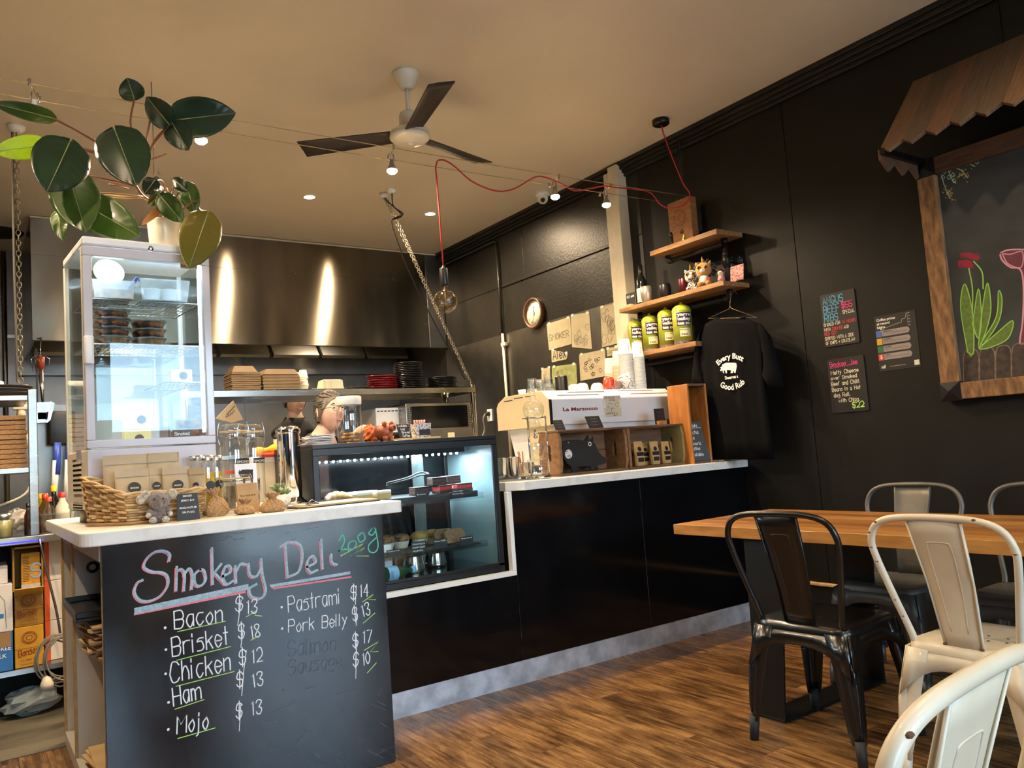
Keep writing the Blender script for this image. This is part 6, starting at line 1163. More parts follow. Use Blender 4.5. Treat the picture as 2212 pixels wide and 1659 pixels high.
# ================================================================ potted philodendron on the fridge
def leafmat(name, col, col2, tr):
    m = mat(name, col, .36, col2=col2, scale=5, coat=.08); nt = m.node_tree; N = nt.nodes; L = nt.links; b = N['Principled BSDF']
    t = N.new('ShaderNodeBsdfTranslucent'); t.inputs[0].default_value = (*[min(1, lin(x)*2.2) for x in col2], 1); mx = N.new('ShaderNodeMixShader'); mx.inputs[0].default_value = tr
    L.new(b.outputs[0], mx.inputs[1]); L.new(t.outputs[0], mx.inputs[2]); L.new(mx.outputs[0], N['Material Output'].inputs[0])
leafmat('leaf_dark', (18, 40, 26), (28, 56, 32), .08); leafmat('leaf_mid', (44, 70, 22), (70, 92, 30), .14); leafmat('leaf_lime', (110, 134, 36), (130, 146, 44), .3); leafmat('leaf_olive', (88, 92, 30), (110, 98, 38), .25); leafmat('leaf_dry', (150, 106, 56), (176, 130, 74), .3)
mat('petiole', (98, 50, 38), .45, col2=(128, 76, 50), scale=12); mat('petiole_green', (150, 120, 66), .45, col2=(110, 70, 44), scale=8); mat('midrib', (130, 138, 84), .5); mat('pot_white', (222, 216, 200), .25, col2=(204, 196, 178), scale=5, coat=.5); mat('soil', (52, 38, 28), .9, bump=.5)
PT = V((.69, 3.5, FZ1)); 
pt = thing('potted_philodendron', 'large leafy philodendron in a white pot on top of the fridge', 'potted plant', PT)
r0 = .066; MB().lathe([(0, .0), (r0*.8, 0), (r0*.84, .004), (r0, .15), (r0*1.02, .155), (r0*.96, .155), (r0*.93, .13), (0, .125)], n=32, cap=False).build('pot', 'pot_white', pt)
MB().lathe([(0, .14), (r0*.94, .135)], n=20, cap=False).build('soil', 'soil', pt)
def Lp(x, y, d): return AY(x*.2532, 150+y*.2532, d)
LV = [((1145, 250), (1085, 72), 175, 3.45, 3.4, 'leaf_dark'), ((1440, 465), (1250, 232), 190, 3.45, 3.35, 'leaf_dark'), ((1500, 430), (2012, 372), 300, 3.5, 3.4, 'leaf_dark'), ((1470, 458), (1605, 692), 200, 3.45, 3.4, 'leaf_dark'), ((440, 412), (-70, 285), 120, 3.4, 3.3, 'leaf_mid'), ((378, 650), (-60, 700), 170, 3.4, 3.35, 'leaf_lime'), ((590, 632), (398, 1048), 370, 3.35, 3.25, 'leaf_dark'), ((985, 530), (1165, 995), 370, 3.35, 3.25, 'leaf_dark'), ((585, 905), (733, 1392), 330, 3.4, 3.3, 'leaf_mid'), ((735, 1160), (1198, 1425), 290, 3.42, 3.3, 'leaf_mid'), ((490, 1230), (532, 1465), 110, 3.45, 3.4, 'leaf_mid'), ((1375, 1085), (1558, 1305), 170, 3.38, 3.32, 'leaf_mid'), ((1590, 980), (1662, 1232), 150, 3.45, 3.42, 'leaf_mid'), ((1488, 943), (1608, 1042), 95, 3.45, 3.4, 'leaf_dark'), ((1765, 1248), (1610, 1700), 300, 3.32, 3.2, 'leaf_olive'), ((1320, 945), (1235, 1058), 130, 3.4, 3.36, 'leaf_dark'), ((1375, 1045), (1268, 1168), 90, 3.45, 3.42, 'leaf_olive'), ((1370, 1180), (1205, 1330), 55, 3.42, 3.4, 'leaf_dry')]
LF = [0, .01, .03, .07, .13, .22, .34, .46, .58, .7, .8, .89, .96, 1]; LW = [.1, .42, .62, .78, .89, .97, 1, .97, .89, .75, .58, .37, .16, .01]
for B, T, w, d0, d1, mt in LV:
    b = Lp(*B, d0); t_ = Lp(*T, d1); ax = t_-b; L = ax.length; ax.normalize(); vw = (b-EYE).normalized(); sd_ = ax.cross(vw).normalized(); nn = sd_.cross(ax).normalized()
    if nn.dot(EYE-b) < 0: nn = -nn
    W2 = w*.2532*(b-EYE).length/FPX/2; P = []; mid = []
    for i in range(31):
        f = (1-math.cos(math.pi*i/30))/2; kk = min(range(len(LF)-1), key=lambda k: 0 if LF[k] <= f <= LF[k+1] else 1); wf = LW[kk]+(LW[kk+1]-LW[kk])*(f-LF[kk])/(LF[kk+1]-LF[kk])
        c = b+ax*L*f+nn*(.16*L*(f*(1-f)))-UZ*0; mid.append(c+nn*.0016); row = []
        for k in range(-6, 7):
            q = k/6; lob = -.1*L*max(0, 1-f*4)*math.sin(min(1, abs(q)*1.15)*math.pi*.75)
            row.append(c+sd_*W2*wf*q-nn*(W2*.2*abs(q)*wf-W2*.06*q*q)+ax*lob+nn*.0016*math.sin(f*46-abs(q)*9)*min(1, abs(q)*2)+nn*.004*math.sin(f*9+q*3)*abs(q))
        P.append(row)
    lf = MB().grid(P).build('leaf', mt, pt, world=True, solid=.0008, label='lime backlit leaf' if mt == 'leaf_lime' else None)
    MB().tube(mid, [.0026-.002*i/30 for i in range(31)], 6).build('midrib', 'midrib', lf, world=True)
base = PT+V((0, 0, .13)); ND = {k: Lp(x, y, d) for k, (x, y, d) in dict(a=(1390, 1190, 3.5), b=(1230, 1090, 3.48), c=(1160, 1000, 3.46), d=(1090, 870, 3.45), e=(1230, 690, 3.47), f=(1270, 700, 3.47)).items()}
MB().tube(catmull([base, ND['a'], ND['b'], ND['c'], Lp(1130, 930, 3.46), ND['d'], Lp(1150, 780, 3.47), ND['e']], 4), .0075, 8).build('stem', 'petiole_green', pt, world=True)
def pet(k, via, end, d, mt='petiole', r=.0042): MB().tube(catmull([ND[k] if isinstance(k, str) else k, *[Lp(*v, d) for v in via], Lp(*end[0], end[1])], 5), r, 7).build('petiole', mt, pt, world=True)
pet('e', [(1115, 480)], LV[0][0:1]+(3.45,), 3.46); pet('e', [(1300, 340)], ((1310, 320), 3.44), 3.46); pet('f', [(1350, 570)], LV[2][0:1]+(3.5,), 3.48, r=.005); pet('f', [(1390, 540)], LV[3][0:1]+(3.45,), 3.47); pet('d', [(960, 710), (700, 550)], LV[4][0:1]+(3.4,), 3.45); pet('d', [(1000, 770), (720, 690)], LV[6][0:1]+(3.36,), 3.44); pet('c', [(850, 730), (600, 650)], LV[5][0:1]+(3.4,), 3.44, 'petiole_green'); pet('d', [(1050, 700)], LV[7][0:1]+(3.36,), 3.42); pet('c', [(1000, 960), (750, 910)], LV[8][0:1]+(3.4,), 3.44); pet('b', [(1150, 1080), (900, 1060), (760, 1080)], LV[9][0:1]+(3.42,), 3.45, 'petiole_green', .005); pet('b', [(1100, 1095), (850, 1080), (720, 1120)], ((500, 1225), 3.45), 3.46, 'petiole_green', .005)
for i in (11, 12, 13, 15, 16, 17): pet(base, [((LV[i][0][0]+1480)/2, LV[i][0][1]+40)], LV[i][0:1]+(LV[i][3],), 3.47, r=.003)
pet(base, [(1640, 1130), (1700, 1190)], LV[14][0:1]+(3.32,), 3.42); 
for q in (((1290, 770), (1425, 720)), ((1060, 890), (900, 868)), ((1110, 1020), (930, 980)), ((1400, 1080), (1385, 1000)), ((1430, 1080), (1470, 1020)), ((1450, 1080), (1420, 1010))): MB().tube([Lp(*q[0], 3.46), Lp(*q[1], 3.45)], .003, 6).build('petiole_stub', 'petiole', pt, world=True)
# ================================================================ chalkboard counter: basket and small goods
mat('wicker', (178, 142, 92), .55, col2=(202, 168, 116), scale=14); mat('wicker_dark', (146, 106, 60), .55, col2=(174, 132, 82), scale=14)
BK = [V((.448, 3.03, ZL)), V((.705, 3.06, ZL)), V((.665, 3.235, ZL)), V((.338, 3.22, ZL))]
bk = thing('wicker_basket', 'woven wicker basket full of jerky pouches in front of the fridge', 'basket', (.55, 3.13, ZL))
def ring(f, n=72):
    c = sum(BK, V())/4; out = []
    for i in range(n):
        t = i/n*4; k = int(t); u = t-k; a, b = BK[k], BK[(k+1) % 4]; p = a.lerp(b, u); q = c+(p-c)*(1+.1*f)
        # soften corners
        e = min(u, 1-u); q = q+(c-q)*.06*max(0, 1-e*6)
        h = [.105, .105, .11, .175]; z = h[k]*(1-u)+h[(k+1) % 4]*u; out.append((V((q.x, q.y, ZL)), z, (q-c).normalized()))
    return out
n = 72; rows_ = 11
for r in range(rows_):
    f = r/(rows_-1); P = []
    for i, (p, z, nrm) in enumerate(ring(f, n)):
        P.append(p+V((0, 0, .008+f*(z-.018)))+V((nrm.x, nrm.y, 0))*.0042*(1 if (i//3+r) % 2 else -1))
    MB().tube(P, .0048, 6, closed=True).build('weaver', 'wicker' if r % 3 else 'wicker_dark', bk, world=True)
for i in range(0, n, 3):
    a = ring(0, n)[i]; b = ring(1, n)[i]; MB().cyl(a[0]+V((0, 0, .003)), b[0]+V((0, 0, b[1]-.006)), .0034, n=5).build('stake', 'wicker_dark', bk, world=True)
for s in (0, 1): MB().tube([p+V((0, 0, z))+V((nrm.x*math.cos(i*.7+s*3.14), nrm.y*math.cos(i*.7+s*3.14), math.sin(i*.7+s*3.14)))*.005 for i, (p, z, nrm) in enumerate(ring(1.05, n))], .0055, 6, closed=True).build('rim_twist', 'wicker', bk, world=True)
MB().tube([p+V((0, 0, .006))+V((nrm.x, nrm.y, 0))*.005 for p, z, nrm in ring(0, n)], .0065, 6, closed=True).build('foot_twist', 'wicker_dark', bk, world=True)
MB().prism([(p.x, p.y) for p in BK], (0, 0, ZL+.002), UX, UY, UZ, .006).build('basket_floor', 'wicker_dark', bk, world=True)
mat('pouch', (180, 160, 128), .55, var=.07, scale=12, bump=.1, bscale=18)
def pouch(px, py, y, w, h, lb, lab='round', rz=0., z=None, lean=0.):
    c = AY(px, py, y); t = thing('kraft_pouch', lb, 'pouch', (c.x, y, z or c.z), rz=rz, rx=-lean, group='kraft jerky pouches')
    P = []
    for f, d in ((0, .5), (.1, .9), (.45, 1), (.75, .5), (.84, .12), (.86, .1), (1, .08)):
        e = .004*math.sin(f*9+px); P.append([(-w/2, 0, h*f), (-w*.42, -w*.14*d, h*f), (0, -w*.2*d+e*.4, h*f), (w*.42, -w*.14*d, h*f), (w/2, 0, h*f), (w*.4, w*.14*d, h*f), (0, w*.19*d, h*f), (-w*.4, w*.14*d, h*f), (-w/2, 0, h*f)])
    MB().grid(P, True).build('bag', 'pouch', t); MB().box((0, -w*.03, h*.855), (w*.96, .002, .003)).build('zip_line', 'pouch', t)
    if lab == 'round':
        l_ = MB().lathe([(0, .0012), (w*.19, .0012)], (.0, -w*.19-.004, h*.6), 20, (0, -1, .25), cap=False).build('round_label', 'label_black', t); m = MB(); print_(m, 'SMOKERY', (0, -w*.19-.0062, h*.58), UX, UZ, PN, w*.05, w*.26, .02, 'C'); m.build('lettering', 'label_white', l_)
    else: MB().prism([(-w*.16, h*.56), (w*.2, h*.56), (w*.2, h*.68), (-w*.16, h*.68)], (0, -w*.17, 0), UX, UZ, PN, .001).build('square_label', 'label_black', t)
pouch(275, 1075, 3.2, .155, AY(275, 982, 3.2).z-ZL-.02, 'large kraft pouch at the back left of the basket', 'sq', .05, ZL+.02); pouch(352, 1075, 3.2, .12, AY(345, 978, 3.2).z-ZL-.02, 'large kraft pouch at the back right of the basket', 'sq', -.1, ZL+.02)
pouch(290, 1090, 3.12, .115, AY(290, 1013, 3.12).z-ZL-.02, 'kraft pouch with round label at the front left of the basket', 'round', .05, ZL+.02, .12); pouch(338, 1090, 3.15, .08, AY(338, 1010, 3.15).z-ZL-.025, 'narrow kraft pouch in the middle of the basket', 'round', .2, ZL+.025, .1); pouch(385, 1085, 3.12, .1, AY(385, 1008, 3.12).z-ZL-.02, 'kraft pouch with round label at the right of the basket', 'round', -.1, ZL+.02, .1); pouch(428, 1085, 3.1, .062, AY(428, 1010, 3.1).z-ZL-.02, 'kraft pouch seen side on at the basket end', 'round', -.6, ZL+.02)
# crochet koala
mat('yarn_grey', (124, 108, 102), .95, var=.3, scale=70, bump=1.2, bscale=160, sheen=.5); mat('yarn_pale', (184, 176, 156), .95, var=.35, scale=90, bump=1.2, bscale=160, sheen=.5)
kb = V((AY(345, 1125, 2.985).x, 2.985, ZL)); t = thing('crochet_koala', 'grey crocheted koala toy sitting against the basket', 'soft toy', kb, rz=R(-12))
MB().sphere((0, 0, .03), .028, 18, 14, (1.1, .95, 1.05)).build('body', 'yarn_grey', t); MB().sphere((0, -.008, .078), .032, 20, 16, (1.12, 1, 1)).build('head', 'yarn_grey', t); MB().sphere((.004, -.04, .07), .009, 10, 8, (.9, .8, 1.3)).build('nose', 'yarn_grey', t)
for s in (-1, 1):
    MB().sphere((s*.042, -.004, .098), .018, 12, 10, (1, .6, 1)).build('ear', 'yarn_pale', t); MB().sphere((s*.03, -.01, .036), .012, 10, 8, (1, 1, 1.3)).build('arm', 'yarn_grey', t); MB().sphere((s*.034, -.02, .03), .0095, 10, 8).build('paw', 'yarn_pale', t); MB().sphere((s*.02, -.03, .012), .013, 12, 8, (1, 1.25, .9)).build('foot', 'yarn_pale', t); MB().sphere((s*.0135, -.0375, .084), .0034, 10, 8).build('eye', 'eye', t)
MB().sphere((-.058, -.006, .085), .016, 12, 10, (1, .7, 1)).build('ear_tuft', 'yarn_pale', t)
a, b = AY(378, 1058, 2.99), AY(433, 1122, 2.96); t = thing('price_sign', 'small black sign pricing smoked jerky, mixed nuts and salts', 'sign', ((a.x+b.x)/2, 2.965, ZL), rz=R(-4))
up = V((0, .22, 1)).normalized(); nn = V((0, -1, .22)).normalized(); w = .068; h = .096
MB().prism([(-w/2-.004, 0), (w/2+.004, 0), (w/2, h), (-w/2, h)], (0, 0, 0), UX, up, -nn, .004).build('card', 'label_black', t); m = MB()
for s, z, k in (('SMOKED', .084, .03), ('JERKY $14', .068, .044), ('MIXED NUTS $8', .042, .056), ('SALTS $12', .026, .04)): print_(m, s, up*z, UX, up, nn, .007, k, .01, 'C')
m.build('lettering', 'label_white', t)
# hessian pouches
mat('hessian', (150, 112, 72), .95, col2=(184, 146, 102), scale=160, ramp=(.4, .6), bump=.6, bscale=200)
def sack(px, py, y, w, h, lb, rz=0., flat=1., lean=0.):
    c = AY(px, py, y); t = thing('hessian_pouch', lb, 'pouch', (c.x, y, ZL), rz=rz, ry=lean, group='little hessian pouches'); P = []; n = 20
    for f, r in ((0, .75), (.08, .98), (.3, 1), (.55, .72), (.68, .3), (.74, .24), (.8, .34), (.92, .55), (1, .6)):
        P.append([(w/2*r*math.cos(2*math.pi*k/n)*(1+.12*math.sin(k*2.4)*(f > .7)), w/2*r*flat*.62*math.sin(2*math.pi*k/n)*(1+.25*math.sin(k*1.9)*(f > .7)), h*f+.004*math.sin(k*3)*(f > .7)) for k in range(n+1)])
    MB().grid(P).build('bag', 'hessian', t); MB().tube([(w*.13*math.cos(k*.5), w*.09*math.sin(k*.5), h*.74) for k in range(13)], .0022, 5, closed=True).tube(catmull([(.0, -w*.09, h*.74), (.02, -w*.3, h*.3), (.05, -w*.36, .004), (.085, -w*.42, .003)], 5), .0018, 5).build('drawstring', 'kraft', t)
sack(474, 1113, 3.03, .085, .105, 'tall slumped hessian pouch beside the basket', .2, 1, R(-12)); sack(528, 1106, 2.97, .085, .055, 'flat hessian pouch with frilled neck in front', .6, 1.3, R(8)); sack(590, 1104, 2.94, .098, .07, 'plump hessian pouch in front of the teacup', -.2, 1.1)
# oil jars
mat('oil', (196, 168, 30), .15, trans=.35); mat('lid_silver', (196, 196, 196), .25, .9)
for px, y, lb in ((427, 3.235, 'jar of golden oil nearest the fridge'), (448, 3.165, 'jar of golden oil in the middle behind the basket'), (467, 3.235, 'jar of golden oil beside the big clip jar')):
    c = AY(px, 1050, y); ztop = AY(px, 984, y).z; h = ztop-ZL; t = thing('oil_jar', lb, 'jar', (c.x, y, ZL), group='jars of golden oil'); MB().lathe([(0, 0), (.026, 0), (.029, .006), (.029, h*.86), (.025, h*.92), (.024, h*.93)], n=22, cap=False).build('glass', 'jar_glass', t); MB().lathe([(0, .004), (.027, .004), (.027, h*.72), (0, h*.72)], n=20).build('oil', 'oil', t); MB().lathe([(.0265, h*.92), (.0265, h), (0, h)], n=22, cap=False).build('lid', 'lid_silver', t)
    l_ = MB().lathe([(0, .001), (.017, .001)], (.004, -.03, h*.5), 18, (0, -1, 0), cap=False).build('round_label', 'label_black', t)
def clipjar(px, y, r, zt, lb, base=ZL, lab=None):
    c = AY(px, 1000, y); h = zt-base; t = thing('clip_top_jar', lb, 'jar', (c.x, y, base), group='glass clip top jars')
    MB().lathe([(0, 0), (r*.92, 0), (r, .01), (r, h*.76), (r*.86, h*.83), (r*.9, h*.86)], n=28, cap=False).build('glass_body', 'jar_glass', t); MB().lathe([(r*.92, h*.86), (r*.95, h*.88), (r*.95, h*.92), (r*.85, h*.94), (r*.5, h*.955), (0, h*.96)], n=28, cap=False).build('glass_lid', 'jar_glass', t); MB().tube([(r*.95*math.cos(k*.3), r*.95*math.sin(k*.3), h*.865) for k in range(21)], .0025, 6, closed=True).build('seal', 'kraft_light', t)
    for s in (-1, 1): MB().tube(catmull([(s*r*.96, 0, h*.97), (s*r*1.08, 0, h*.9), (s*r*1.1, -.004, h*.78), (s*r*.98, -.006, h*.72)], 5), .0018, 5).tube([(r*.98*math.cos(k*.3), r*.98*math.sin(k*.3), h*.8) for k in range(21)], .0016, 5, closed=True).build('wire_clip', 'chrome', t)
    if lab: m = MB(); A0 = -math.pi/2; f = lambda X, Y_, e: V(((r+e)*math.cos(A0+X/r), (r+e)*math.sin(A0+X/r), Y_)); m.grid([[f(-.01+.07*i/6, z, .0012) for i in range(7)] for z in (h*.5, h*.56)]); q = m.build('strip_label', 'label_black', t); m = MB(); print_(m, lab, (0, 0, 0), UX, UZ, UY, .011, .058, 0, 'L', warp=lambda X, Y_: f(X-.006, h*.51+Y_, .002)); m.build('lettering', 'label_white', q)
    return t, c.x
zt = AY(505, 905, 3.35).z
t, jx = clipjar(507, 3.38, .058, zt, 'big clip top jar under the leaning kraft paper', ZL, 'SMOKED'); t2, jx2 = clipjar(545, 3.5, .052, AY(545, 908, 3.5).z, 'big clip top jar behind the first one', ZL, 'SMOKED'); clipjar(508, 3.16, .056, AY(508, 1022, 3.16).z, 'low clip top jar in front with the black garlic card')
mat('jam', (40, 14, 20), .2); 
for x, y, z, lb, lm in ((jx-.022, 3.38, ZL+.1, 'small red lidded jar inside the first big clip jar', 'red_mug'), (jx+.024, 3.375, ZL+.06, 'small dark jar inside the first big clip jar', 'lid_silver'), (jx2+.006, 3.5, ZL+.06, 'small dark jar inside the second big clip jar', 'lid_silver')):
    q = thing('jam_jar', lb, 'jar', (x, y, z), group='small jars inside the clip jars'); MB().lathe([(0, 0), (.022, 0), (.023, .05), (0, .05)], n=18).build('contents', 'jam' if lm != 'red_mug' else 'jar_glass', q); MB().lathe([(.024, .05), (.024, .064), (0, .064)], n=18, cap=False).build('lid', lm, q)
    MB().lathe([(0, -.001), (.02, -.001), (.02, -z+ZL+.006), (0, -z+ZL+.006)], n=14).build('jar_below', 'jam', q)
# cards, cup, canister
def card(P, y, lb, mt, lines=None, name='printed_card', lean=.12):
    a, b = AY(*P[0], y), AY(*P[1], y); w = b.x-a.x; h = a.z-ZL; t = thing(name, lb, 'card', (a.x+w/2, y, ZL)); up = V((0, lean, 1)).normalized(); nn = V((0, -1, lean)).normalized()
    MB().prism([(-w/2, 0), (w/2, 0), (w/2, h), (-w/2, h)], (0, 0, 0), UX, up, -nn, .008).build('board', mt, t, bevel=.002); return t, w, h, up, nn
t, w, h, up, nn = card(((510, 1002), (560, 1075)), 3.24, 'white card with an engraved standing bull print', 'white_plastic'); bull = [(-.4, .5), (-.33, .62), (-.3, .56), (-.2, .6), (.1, .6), (.3, .58), (.36, .6), (.34, .3), (.3, .05), (.22, .05), (.2, .28), (-.08, .26), (-.1, .05), (-.18, .05), (-.2, .3), (-.32, .36)]
MB().add([up*(h*(.5+.62*y))+UX*(w*x*.9)+nn*.001 for x, y in bull], [tuple(range(len(bull)))]).build('bull_print', 'ink', t)
t, w, h, up, nn = card(((514, 1043), (562, 1086)), 3.06, 'kraft card reading black garlic in front of the low jar', 'kraft', lean=.25); m = MB(); print_(m, 'Black Garlic $9.95', up*h*.55, UX, up, nn, .007, w*.72, .01, 'C'); m.build('lettering', 'ink', t)
mat('china', (226, 220, 202), .25, col2=(150, 146, 130), scale=26, ramp=(.55, .66), coat=.4); mat('succulent', (86, 120, 70), .4, col2=(140, 150, 96), scale=20)
c = AY(607, 1085, 3.06); t = thing('succulent_teacup', 'jade succulent growing in a patterned teacup', 'potted plant', (c.x, 3.06, ZL)); MB().lathe([(0, 0), (.022, 0), (.024, .006), (.036, .03), (.042, .058), (.04, .058), (.03, .02), (0, .012)], n=24, cap=False).build('cup', 'china', t); MB().tube(catmull([(.038, -.004, .05), (.058, -.006, .046), (.056, -.006, .024), (.034, -.004, .02)], 5), .0035, 6).build('handle', 'china', t); MB().lathe([(0, .05), (.037, .048)], n=16, cap=False).build('soil', 'soil', t)
for k in range(15):
    a = k*2.4; rr = .012+.022*(k % 3)/2; z = .065+.028*((k*7) % 5)/4; MB().sphere((0, 0, 0), .014, 9, 7, (1, .62, .38), Matrix.Translation(V((rr*math.cos(a)-.004, rr*math.sin(a), z))) @ Matrix.Rotation(a, 4, 'Z') @ Matrix.Rotation(R(-35), 4, 'Y')).build('leaf', 'succulent', t)
MB().tube([(0, 0, .05), (-.01, 0, .075), (-.012, 0, .09)], .003, 5).tube([(0, 0, .05), (.012, 0, .08)], .003, 5).build('stem', 'petiole_green', t)
c = AY(628, 1060, 3.4); zt = AY(628, 920, 3.42).z-ZL; t = thing('straw_dispenser', 'tall polished chrome straw dispenser on a domed base', 'straw dispenser', (c.x, 3.4, ZL))
MB().lathe([(0, 0), (.068, 0), (.07, .006), (.063, .014), (.056, .018), (.052, .026), (.047, .03)], n=32, cap=False).build('base', 'chrome', t); MB().lathe([(.047, .028), (.049, .034), (.049, zt-.035)], n=32, cap=False).build('cylinder', 'chrome', t); MB().lathe([(.051, zt-.036), (.054, zt-.028), (.054, zt-.018), (.047, zt-.008), (.03, zt-.002), (0, zt)], n=32, cap=False).build('lid', 'chrome', t)
t = thing('menu_clipboard', 'stack of menus and clipboard lying at the counter edge', 'clipboard', (1.19, 3.03, ZL), rz=R(6)); 
for i in range(3): MB().box((.0+.012*i, .01*i, .002+.0032*i), (.34-.03*i, .18, .003), rz=R(3*i-3)).build('menu', ['black_matte', 'kraft', 'paper'][i], t)
MB().box((-.1, -.03, .013), (.05, .02, .006)).tube([(-.12, -.03, .016), (-.1, -.03, .03), (-.08, -.03, .016)], .002, 5).build('clip', 'chrome', t)
tag(MB().box((AY(672, 1040, 3.31).x-.02, 3.44, ZL+.078), (.05, .012, .155)).build('sign_holder', 'white_plastic', None, bevel=.004), 'white edged sign holder beside the straw dispenser', 'frame')
c = AY(597, 985, 3.97); t = thing('white_bin', 'white box with beige panel behind the jars', 'box', (c.x-.03, 3.97, ZL)); zt = AY(585, 985, 3.9).z-ZL; MB().box((0, 0, zt/2), (.2, .16, zt)).build('carton', 'warm_plastic', t, bevel=.006); MB().box((0, 0, zt-.015), (.21, .17, .03)).build('rim', 'white_plastic', t, bevel=.006)
mat('yellow_cloth', (214, 160, 30), .8, bump=.3); mat('red_cloth', (196, 50, 36), .8); t = thing('yellow_cloth', 'yellow and red crumpled bag lying on the white box', 'cloth', (c.x-.03, 3.92, ZL+zt)); MB().tube(catmull([(-.09, 0, .018), (-.03, .0, .03), (.03, -.01, .03), (.075, -.03, .012), (.085, -.07, -.03), (.085, -.072, -.12)], 5), [.02+.008*math.sin(i) for i in range(18)]+[.016, .014]*4, 8).build('yellow_fold', 'yellow_cloth', t); MB().sphere((-.03, -.03, .006), .03, 12, 8, (1.8, .7, .4)).build('red_fold', 'red_cloth', t)
c = AY(600, 985, 3.98); t = thing('takeaway_cup', 'kraft takeaway coffee cup with black lid behind the jars', 'cup', (c.x+.02, 3.99, ZL+zt)); MB().lathe([(0, 0), (.026, 0), (.036, .09), (0, .09)], n=20).build('cup', 'kraft_light', t); MB().lathe([(.038, .088), (.038, .098), (.033, .1), (.032, .11), (0, .11)], n=20, cap=False).build('lid', 'black_plastic', t)
a = [AY(x, y, 3.4) for x, y in ((470, 903), (508, 864), (530, 905), (505, 912))]; t = thing('kraft_paper_bag', 'kraft paper bag leaning out of the big clip jar', 'paper bag', a[0]); MB().prism([(p.x, p.z) for p in a], (0, 3.44, 0), UX, UZ, PN, .012).build('sheet', 'kraft', t, world=True); p = AY(490, 903, 3.425); m = MB(); print_(m, 'KRAFT', (p.x, 3.427, p.z), (.8, 0, .5), (-.5, 0, .8), PN, .012, .05); ribbon(m, [(p.x, p.z+.015), (p.x+.035, p.z+.05)], V((0, 3.427, 0)), UX, UZ, PN, .003); m.build('lettering', 'ink', t, world=True)
# ---- on top of the cake case
ZK = CZ1+.001
t = thing('serviette_stack', 'untidy pile of folded papers on the cake case', 'papers', (AY(690, 945, 3.5).x, 3.5, ZK))
for i in range(12): MB().box((rnd.uniform(-.012, .012), rnd.uniform(-.01, .01), .004+i*.0036), (.12, .1, .003), rz=rnd.uniform(-.25, .25), rx=rnd.uniform(-.05, .05), ry=rnd.uniform(-.06, .06)).build('sheet', 'label_white' if i % 4 else 'nose_pink', t)
c = AY(757, 950, 3.5); h = AY(757, 857, 3.5).z-ZK; r = .058; t = thing('cookie_jar', 'clear cookie jar with white lid on the cake case', 'jar', (c.x, 3.5, ZK)); MB().lathe([(0, .002), (r*.95, .002), (r, .008), (r, h*.8), (r*.95, h*.84)], n=30, cap=False).build('glass', 'jar_glass', t); MB().lathe([(r*1.0, h*.82), (r*1.04, h*.86), (r*1.04, h*.98), (r*.98, h), (0, h)], n=30, cap=False).build('lid', 'white_paint', t)
mat('cookie', (184, 136, 66), .8, col2=(120, 78, 40), scale=60, ramp=(.5, .65), bump=.4)
for i in range(3): tag(MB().lathe([(0, 0), (.036, 0), (.041, .006), (.036, .012), (0, .014)], (c.x+.006*(-1)**i, 3.5, ZK+.008+i*.0155), 22).build('cookie', 'cookie'), '%s cookie in the cookie jar' % ['bottom', 'middle', 'top'][i], 'cookie', 'cookies in the jar')
mat('terracotta', (156, 78, 48), .38, var=.1, coat=.2); c = AY(829, 948, 3.48); t = thing('pig_money_box', 'terracotta pig money box on the cake case', 'piggy bank', (c.x, 3.48, ZK), rz=R(25))
MB().sphere((0, 0, .045), .042, 22, 16, (1.0, 1.2, .98)).build('body', 'terracotta', t); MB().cyl((0, -.05, .06), (0, -.068, .064), .017, .016, 16).build('snout', 'terracotta', t); MB().lathe([(.0, .001), (.009, .001)], (0, -.0685, .064), 12, (0, -1, .2), cap=False).build('snout_hole', 'black_matte', t)
for s in (-1, 1):
    MB().sphere((s*.026, -.03, .083), .015, 12, 8, (1.1, .5, .9)).build('ear', 'terracotta', t); 
    for y in (-.028, .03): MB().cyl((s*.02, y, 0), (s*.022, y, .025), .012, .015, 10).build('leg', 'terracotta', t)
mat('orange_net', (214, 116, 50), .6, col2=(180, 84, 40), scale=40, bump=.8); tag(crumple((AY(799, 930, 3.62).x, 3.62, ZK+.044), .05, (.8, .6, 1)).build('orange_net_bag', 'orange_net'), 'crumpled orange net bag behind the pig money box', 'bag')
tag(MB().bb((AY(848, 945, 3.42).x, 3.40, ZK), (AY(948, 945, 3.42).x, 3.52, ZK+.008)).build('timber_slab', 'kraft_light', None, bevel=.002), 'thin pale timber board under the small signs on the cake case', 'board')
t = thing('iced_coffee_sign', 'small slanted slate sign reading available iced brewed coffee', 'sign', (AY(876, 942, 3.43).x, 3.43, ZK+.008)); up = V((-.12, .2, 1)).normalized(); nn = V((0, -1, .2)).normalized(); MB().prism([(-.03, 0), (.036, 0), (.03, .072), (-.03, .072)], (0, 0, 0), UX, up, -nn, .004).build('slate', 'slate_plate', t); m = MB()
for s, z, x in (('Available', .058, -.026), ('Iced', .041, -.014), ('Brewed', .025, -.012), ('Coffee', .008, -.012)): hand(m, s, up*z+UX*x, UX, up, nn, .011, .0015, wx=.8)
m.build('lettering', 'chalk_white', t)
t = thing('bakery_box', 'grey speckled holder with black bakery sign on the cake case', 'sign', (AY(910, 942, 3.46).x, 3.46, ZK+.008)); MB().box((0, 0, .035), (.075, .05, .07), taper=1.15).build('holder', 'speckle', t); MB().box((.006, -.03, .025), (.06, .003, .03)).build('plate', 'label_black', t); m = MB(); print_(m, 'BAKERY', (-.018, -.0318, .006), UX, UZ, PN, .006, .03); m.build('lettering', 'label_white', t)
for k in range(5): MB().cyl((-.03+.012*k, 0, .05), (-.032+.014*k, .004, .088), .005, n=7).build('spoon_end', 'kimono', t)
